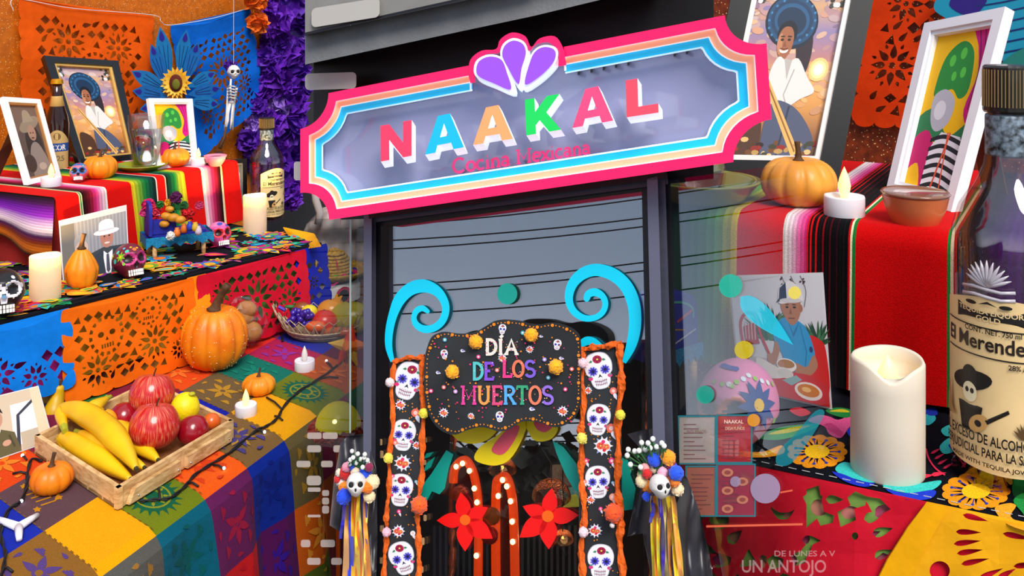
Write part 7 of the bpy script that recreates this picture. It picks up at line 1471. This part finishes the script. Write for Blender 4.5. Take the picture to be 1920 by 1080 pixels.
def bigfl(x, y, rx, ry):
    for k in range(13): a = k*2*PI/13; p.ell(x+rx*.78*math.cos(a), y+ry*.78*math.sin(a), rx*.24, ry*.26, '#f0960c', n=12)
    p.ell(x, y, rx*.78, ry*.78, '#f0960c', n=24)
    for k in range(16): a = k*2*PI/16; p.poly([(x+rx*.3*math.cos(a-.2), y+ry*.3*math.sin(a-.2)), (x+rx*.78*math.cos(a), y+ry*.78*math.sin(a)), (x+rx*.3*math.cos(a+.2), y+ry*.3*math.sin(a+.2))], '#b81a78', True)
    p.z += p.dz
    for k in range(11): a = k*2*PI/11; p.line([(x+rx*.4*math.cos(a), y+ry*.4*math.sin(a)), (x+rx*.72*math.cos(a), y+ry*.72*math.sin(a))], 2, '#2a2a8a'); p.ell(x+rx*.74*math.cos(a), y+ry*.74*math.sin(a), 3.5, 2.4, '#24389a', n=8)
    p.ell(x, y, rx*.42, ry*.42, '#f4c012', n=20)
bigfl(1532, 847, 56, 31); bigfl(1830, 922, 64, 34)
blo([(1515, 790), (1535, 779), (1555, 782), (1572, 788), (1595, 780), (1600, 792), (1590, 805), (1576, 822), (1555, 815), (1545, 800)], '#f05a96'); blo([(1545, 800), (1560, 795), (1580, 812), (1576, 820)], '#e03a80')
blo([(1425, 822), (1450, 806), (1490, 798), (1535, 796), (1520, 808), (1480, 822), (1450, 826)], '#2a9a4a'); blo([(1440, 815), (1480, 803), (1520, 799), (1480, 812)], '#c8c020')
blo([(1366, 838), (1380, 825), (1390, 845), (1430, 848), (1465, 836), (1470, 850), (1440, 858), (1400, 858), (1375, 852)], '#f0a018'); blo([(1380, 842), (1420, 852), (1460, 842), (1430, 856)], '#f4c838')
blo([(1548, 770), (1575, 765), (1600, 772), (1590, 784), (1565, 780)], '#1a8a3a'); blo([(1555, 772), (1580, 768), (1592, 774)], '#d8c820')
blo([(1588, 808), (1605, 800), (1625, 812), (1612, 826), (1596, 822)], '#1a3ac8'); blo([(1730, 784), (1745, 774), (1755, 786), (1742, 798), (1730, 794)], '#28b8c0'); blo([(1735, 770), (1752, 765), (1758, 778), (1742, 780)], '#1830b0')
blo([(1765, 806), (1785, 796), (1796, 802), (1790, 818), (1772, 818)], '#34c8c0'); blo([(1762, 838), (1780, 822), (1795, 828), (1790, 846), (1770, 852)], '#34c8c0'); blo([(1778, 836), (1796, 830), (1794, 850)], '#1830b8')
blo([(1566, 880), (1580, 868), (1600, 872), (1625, 890), (1650, 902), (1630, 906), (1600, 898), (1578, 892)], '#38c8c0'); blo([(1560, 886), (1580, 890), (1610, 902), (1640, 908), (1620, 914), (1585, 904)], '#1830c0')
blo([(1655, 912), (1680, 905), (1720, 908), (1764, 902), (1752, 918), (1715, 926), (1680, 922)], '#38c8c0'); blo([(1660, 918), (1700, 926), (1752, 920), (1745, 936), (1700, 938)], '#1838c8')
p.line(spl2([(1736, 842), (1742, 862), (1755, 880), (1772, 892)], 5), 3, '#e02850')
for x, y in ((1745, 852, ), (1752, 862), (1758, 872), (1768, 880)): p.pet(x, y, 22, 2.5, -.5, col='#e02850', n=5)
for x, y in ((1722, 896), (1745, 892)): p.pet(x, y, 30, 4, -.15, col='#e82a4a', n=5)
blo([(1900, 940), (1918, 926), (1940, 930), (1960, 950), (1930, 975), (1915, 960)], '#1a8a3a'); blo([(1865, 955), (1890, 945), (1905, 950), (1895, 970), (1920, 985), (1940, 1000), (1890, 985)], '#f0a020'); blo([(1300, 810), (1330, 800), (1350, 812), (1330, 826)], '#38a060'); blo([(1290, 826), (1320, 830), (1300, 838)], '#c83040'); blo([(1480, 770), (1500, 765), (1520, 775), (1500, 782)], '#c82030')
for k in range(30): f = k/30; a = G(1225+760*f, 833+159*f-8, ZR); x, y = 1225+760*f, 833+159*f-9; p.poly([(x, y), (x+15, y+3.2), (x+15, y+4.6), (x, y+1.6)], '#b8b8b8', True)
p.build('embroidery', pmat('embroidery_thread', .9, weave=700, spec=.2), rr_)
# --- cut papers hanging below the runner
RD_ = Vector((dR.y, -dR.x, 0)); RD_ = -RD_ if RD_.dot(bR) > 0 else RD_
Pn = dR.cross((Vector((0, 0, -1))+RD_*.18)).normalized(); Pn = -Pn if Pn.y > 0 else Pn
def RP(px, py, off=0.0):
    r = Vector(((px-CX)/F, 1, (HY-py)/F)); c = Vector((0, 0, EYE)); t = (Ra-V(0, 0, .003)+Pn*off-c).dot(Pn)/r.dot(Pn); return c+r*t
rnd = random.Random(14)
edge = lambda x: 833+(x-1225)*.2092
def rholes(x0, x1, y1, lat, seed, avoid=()):
    rnd = random.Random(seed); H = []
    j = 0; y = 858
    while y < y1:
        x = x0+(lat*.5 if j % 2 else 0)
        while x < x1:
            cx, cy = x+rnd.uniform(-6, 6), y+rnd.uniform(-5, 5)
            if cy > edge(cx)+lat*.45 and not any((cx-a)**2+(cy-b)**2 < r*r for a, b, r in avoid):
                k = rnd.random(); a, b = lat*.38*rnd.uniform(.8, 1.1), lat*.34*rnd.uniform(.8, 1.1)
                if k < .4: H.append([(cx-a, cy-b*.3), (cx-a*.2, cy-b), (cx+a, cy-b*.4), (cx+a*.8, cy+b*.6), (cx-a*.5, cy+b)])
                elif k < .7: H.append(petal(cx-a, cy+b*.3, a*2.1, b*.62, rnd.uniform(-.8, .5), n=6))
                elif k < .9: H.append(ellp(cx, cy, a*.8, b*.7, rnd.random(), 12))
                else: H.append([(cx-a, cy+b), (cx, cy-b), (cx+a, cy+b*.8)])
            x += lat
        y += lat*.82; j += 1
    return H
out = [(1230, edge(1230)), (1500, edge(1500)), (1760, edge(1760)), (1985, edge(1985)), (1985, 1180), (1230, 1180)]
gm_ = lambda off, wv, sd: (lambda x, y, z=0: RP(x, y, off+wv*math.sin(x*.05+sd)*min(1, (y-edge(x))/60)+wv*.5*math.sin(y*.08+sd)))
tagp(mk('cut_paper_banner', sheet(out, rholes(1240, 1975, 1150, 60, 3), gm_(.003, .0008, 1), 24), paper_mat('#7aa04a')), 'green cut-paper sheet showing through the red one below the right runner', 'paper banner', 'cut-paper banners')
tagp(mk('backing_paper', sheet(out, [], gm_(.0005, .0003, 0), 40), mat('magenta_tissue', '#b0286a', .8, noise=(22, .6), col2='#d89a70')), 'magenta paper behind the red and green cut papers', 'paper')
av = [(1455, 985, 62), (1590, 1050, 62), (1600, 1010, 40), (1690, 1020, 50)]
H = rholes(1236, 1740, 1140, 47, 9, av)+[ellp(1462, 895, 9, 9), spl2([(1444, 950), (1460, 960), (1480, 960), (1490, 955), (1478, 972), (1458, 972)], 3, True), [(1512, 918), (1535, 910), (1545, 960), (1512, 990)], petal(1430, 1040, 26, 7, 1.5), petal(1452, 1042, 26, 7, 1.5), petal(1500, 1050, 50, 8, -1.0), petal(1640, 1045, 36, 9, -.4), ellp(1603, 1005, 6, 7), petal(1636, 1002, 40, 9, -.3), [(1570, 960), (1600, 945), (1605, 975), (1576, 988)], [(1620, 930), (1650, 935), (1670, 955), (1640, 970)]]
H = [h for h in H if min(p_[1]-edge(p_[0]) for p_ in h) > 4 and max(p_[0] for p_ in h) < 1795]
tagp(mk('cut_paper_banner', sheet(out, H, gm_(.0075, .001, 3), 24), paper_mat('#d0142c')), 'bright red cut-paper sheet hanging below the right runner', 'paper banner', 'cut-paper banners')
yo = [(1738, edge(1738)), (1990, edge(1990)), (1990, 1180), (1600, 1180), (1632, 1110), (1662, 1050), (1700, 990)]
YH = [ellp(1762, 1070, 19, 18)]+[petal(cx, cy, L, 5.5, a) for cx, cy, L, a in ((1805, 965, 50, .25), (1792, 997, 48, .03), (1788, 1020, 52, -.12), (1794, 1038, 50, -.15), (1802, 1058, 54, -.2), (1880, 1000, 60, .2), (1900, 1062, 50, -.1), (1835, 1085, 50, -.4), (1660, 1085, 26, -1.2), (1870, 1085, 40, -.5))]
ysh = thing('cut_paper_banner', RP(1800, 1100), 'yellow cut-paper sheet below the right tequila bottle', 'paper banner', 'cut-paper banners')
mk('sheet', sheet(yo, YH, gm_(.012, .0008, 5), 26), paper_mat('#eea814'), ysh)
mk('fold_strip', prism([(1738, edge(1738)+1), (1780, edge(1780)+2), (1745, 1010), (1712, 1075), (1690, 1180), (1602, 1180), (1634, 1110), (1664, 1050), (1702, 990)], [], lambda x, y, z: RP(x, y, z), .0135, .0142), paper_mat('#f0a80a'), ysh)
# --- wall behind: orange cut paper, blue paper leaves
q = Quad(rwall_pt(1602, 228, .012), rwall_pt(1800, 238, .012), rwall_pt(1830, -90, .008), rwall_pt(1648, -90, .008)); W_, H_ = q.w, q.h
picado('cut_paper_banner', 'orange-red cut-paper banner on the wall behind the right altar', '#d83a08', quad_map(q, W_, H_, .002, 2), W_, H_, 21, [(W_*.3, -H_*.66, W_*.24, 8), (W_*.36, -H_*.3, W_*.2, 7)], W_*.14, [], top=H_*.1, side=W_*.08, grid=W_*.08, ns=6, nb=5)
lv = thing('paper_agave', rwall_pt(1880, 160, .03), 'blue paper leaf with navy veins above the right picture frame', 'decoration')
for i, (pts, m_) in enumerate(((spl2([(1752, 18), (1765, -10), (1820, -40), (1990, -60), (1990, 110), (1900, 120), (1840, 90), (1790, 45)], 5, True), mat('cyan_card', '#1090b0', .6)), (spl2([(1870, 130), (1920, 90), (2000, 80), (2000, 170), (1900, 160)], 5, True), mat('green_teal_card', '#1a7a70', .6)))):
    lf = mk('paper_leaf', prism(pts, [], lambda x, y, z: rwall_pt(x, y, .03+.01*i+z), 0, .002), m_, lv)
p = Paint(lambda x, y, z: rwall_pt(x, y, .0324+z), 0, .00004); blo_ = lambda pts, c: p.poly(spl2(pts, 4, True), c)
blo_([(1780, 10), (1800, -15), (1850, -10), (1840, 18), (1815, 30)], '#2a1478')
for k in range(6): p.line(spl2([(1830+k*8, 12+k*18), (1890, 2+k*19), (1980, -20+k*20)], 5), 3, '#0a2468')
p.build('leaf_marks', PRINT, lv)
# --- pictures
q = cardq((1300, 336), (1572, 341), (1652, -75), (1385, -75), ZR1, .10)
t, mp, z = stand_frame(q, .026, .02, mat('black_blue_lacquer', '#0a0d14', .3, spec=.12), 'picture_frame', 'large black frame with the sombrero print behind the sign', inner=mat('white_edge', '#d8d0cc', .4)); print_horseman(mp, z, t)
q = cardq((1660, 360), (1783, 397), (1885, 12), (1733, 43), ZR1, .075)
t, mp, z = stand_frame(q, .0125, .013, mat('frame_white', '#e8e4ea', .35), 'picture_frame', 'white frame with bold abstract print on the right altar', inner=mat('white_bevel', '#f4f4f6', .2)); print_popart(mp, z, t); back_leg(t, q, .04)
q = cardq((1386, 728), (1560, 768), (1543, 511), (1365, 517), ZR, .012); photo(q, 'photo of a man in a blue shirt with soup leaning on the blanket', print_soup_man, 0)
# --- plate with glass, pumpkin, tea light, bowl
c = G(1318, 378, ZR1); r = 108*c.y/F
t = thing('green_plate', c, 'deep olive green plate behind the side window', 'plate'); mk('dish', lathe([(1e-6, 0), (r*.55, 0), (r*.72, r*.08), (r*.96, r*.36), (r, r*.40), (r*.96, r*.41), (r*.88, r*.36), (r*.62, r*.12), (1e-6, r*.09)], 56, c), mat('olive_glaze', '#8a8a34', .2, coat=.5), t, True)
gc = c+V(.0, .0, r*.1); rt2, rb2, hh = 50*c.y/F, 38*c.y/F, 120*c.y/F
t = thing('water_glass', gc, 'drinking glass standing on the olive plate, mostly behind the sign', 'glass')
mk('glass', lathe([(1e-6, 0), (rb2, 0), (rt2, hh), (rt2*.95, hh), (rb2*.9, hh*.06), (1e-6, hh*.05)], 36, gc), glassmat('tumbler_glass', .9, .12), t, True); mk('water', lathe([(1e-6, hh*.07), (rb2*.88, hh*.07), (lerp(rb2, rt2, .7)*.92, hh*.7), (1e-6, hh*.7)], 36, gc), mat('water', '#e8f0f4', .0, trans=1, ior=1.33), t, True)
c = G(1497, 386, ZR1); pumpkin(c, 70*c.y/F, 92*c.y/F, 11, 'pumpkin beside the tea light on the right altar', 2, stem=.02, tilt=(-.05, .1))
c = G(1583, 406, ZR1); tealight(c, 37*c.y/F, 'large tea light between the pumpkin and the clay bowl', True, h=40*c.y/F)
c = G(1716, 420, ZR1); r = 61*c.y/F; t = thing('clay_bowl', c, 'terracotta bowl with a glazed rim in front of the white frame', 'bowl')
mk('bowl', lathe([(1e-6, 0), (r*.62, 0), (r*.68, r*.05), (r*.9, r*.55), (r*.98, r*.92), (r*1.0, r*.98), (r*.94, r*1.0), (r*.86, r*.6), (1e-6, r*.5)], 48, c), mat('terracotta', '#e07a48', .35, noise=(20, .12), coat=.3), t, True); mk('rim', lathe([(r*.985, r*.90), (r*1.015, r*.97), (r*.97, r*1.02), (r*.92, r*.99)], 48, c), mat('glazed_rim', '#8a5a44', .15, coat=.8), t, True); mk('contents', lathe([(1e-6, r*.82), (r*.9, r*.80)], 40, c), mat('pink_wax', '#f07a70', .4), t)
# --- candle and tequila bottle
c = G(1664, 884, ZR); pillar(c, 66*c.y/F, 216*c.y/F, 'white pillar candle with a wavy rim on the right runner', False, notch=.012)
c = G(1890, 892, ZR); RB, HB = 99*c.y/F, 770*c.y/F
t = tequila(c, RB, HB, 'tall tequila bottle with printed cream label at the right edge', True)
mp = curve_label(c, RB, .06*HB, .43*HB, -1.42, 1.1, .03*HB, mat('label_cream_big', '#f0cd92', .55, noise=(30, .1)), t)
p = Paint(mp, .0007, .00005)
label_art(p, lambda u: -1.38+2.1*u, lambda v: HB*(.055+.40*v)); p.build('label_print', PRINT, t)
p = Paint(lambda a, z, o: mp(a, z, o), .0012, .00002)      # raised agave emblem in the glass
for k in range(9): p.pet(-.45, .475*HB, .06*HB*(1-.03*abs(k-4)), .0032, PI/2+(k-4)*.28, col='#c8c8d0', n=6)
ag = [(a, z) for a, z in []]
vs, fs = [], []
for k in range(11):
    an = PI/2+(k-5)*.24; L = .062*HB*(1-.02*abs(k-5)); pts = [mp(-.35+math.cos(an)*L*f/RB, .485*HB+math.sin(an)*L*f, .0004) for f in (0, .35, .7, 1)]; vs, fs = join((vs, fs), tube(pts, [.0010, .0018, .0015, .0003], 6))
for dz_ in (0, .006): vs, fs = join((vs, fs), tube([mp(-.35+x_*.02/RB, .478*HB-dz_+.001*math.sin(x_*9), .0004) for x_ in (-1, -.5, 0, .5, 1)], .0014, 6))
mk('agave_emblem', (vs, fs), mat('embossed_glass', '#b8b0b8', .1, coat=.8), t, True)
# --- big pink skull and a corner of a toy cart behind the side window
c = G(1384, 832, ZR); s = 92*c.y/F
t, M = painted_skull(c+V(0, 0, s*.8), s, -.65, 'large pink painted skull with a blue flower behind the side window', None, deco_basic('#e888b4', '#e07838', '#3a3a48', nose='#5a3040'), tilt=-.1, n=9)
skull_paint(t, M, [(1.0, .25, .42, '#10408a', 10)]+[(.2+.22*k, .72-.05*abs(k-3), .055, ('#e8f0f0', '#98c838', '#e0f0f8')[k % 3], 0) for k in range(8)]+[(-.3+.3*k, .55, .05, '#a0c840', 0) for k in range(3)]+[(-.5+.2*k, .8, .07, '#3a3aa0', 0) for k in range(5)]+[(.55, -.12, .04, '#e8f4f8', 0), (1.5, -.1, .06, '#80b838', 0)])
cb0 = G(1290, 728, ZR); s = cb0.y/F; t = thing('toy_cart', cb0, 'dark blue toy cart with teal crochet edge behind the side window', 'toy cart')
cu = Vector((.8, .6, 0)); cw = Vector((-.6, .8, 0))
def c3(u, v, z): return cb0+cu*(u*s)+cw*(v*s)+V(0, 0, z*s)
for u, v in ((15, 0), (-60, 5), (10, 60)): mk('leg', tube([c3(u, v, 0), c3(u, v, 62)], 7*s, 10), PINE, t, True)
mk('deck', hexa([c3(-90, -8, 60), c3(30, -8, 60), c3(30, 70, 60), c3(-90, 70, 60), c3(-90, -8, 74), c3(30, -8, 74), c3(30, 70, 74), c3(-90, 70, 74)]), cb, t)
mk('body', prism(spl2([(-90, 74), (-90, 150), (-60, 180), (0, 178), (24, 150), (26, 74)], 4), [], lambda x, y, z: c3(x, z, y), 0, 60), cb, t)
vs = []; fs = []
for j in range(16): u = -92+j*8.2; vs += [c3(u, -10, 84), c3(u, -11, 50 if j % 2 else 62)]
mk('crochet_edge', (vs, [(2*i, 2*i+1, 2*i+3, 2*i+2) for i in range(15)]), tq, t)
p = Paint(lambda x, y, z: c3(x, -1-z/s, y), 0, .00004); p.line(spl2([(-60, 170), (-20, 165), (10, 150), (14, 130)], 5), 4, '#38a088'); p.line([(-30, 130), (10, 145)], 5, '#c83a50'); p.line(spl2([(-80, 130), (-40, 118), (-10, 112)], 4), 3, '#a07838'); p.line([(-40, 90), (20, 108)], 3, '#c0c0d0'); p.build('stitching', PRINT, t)
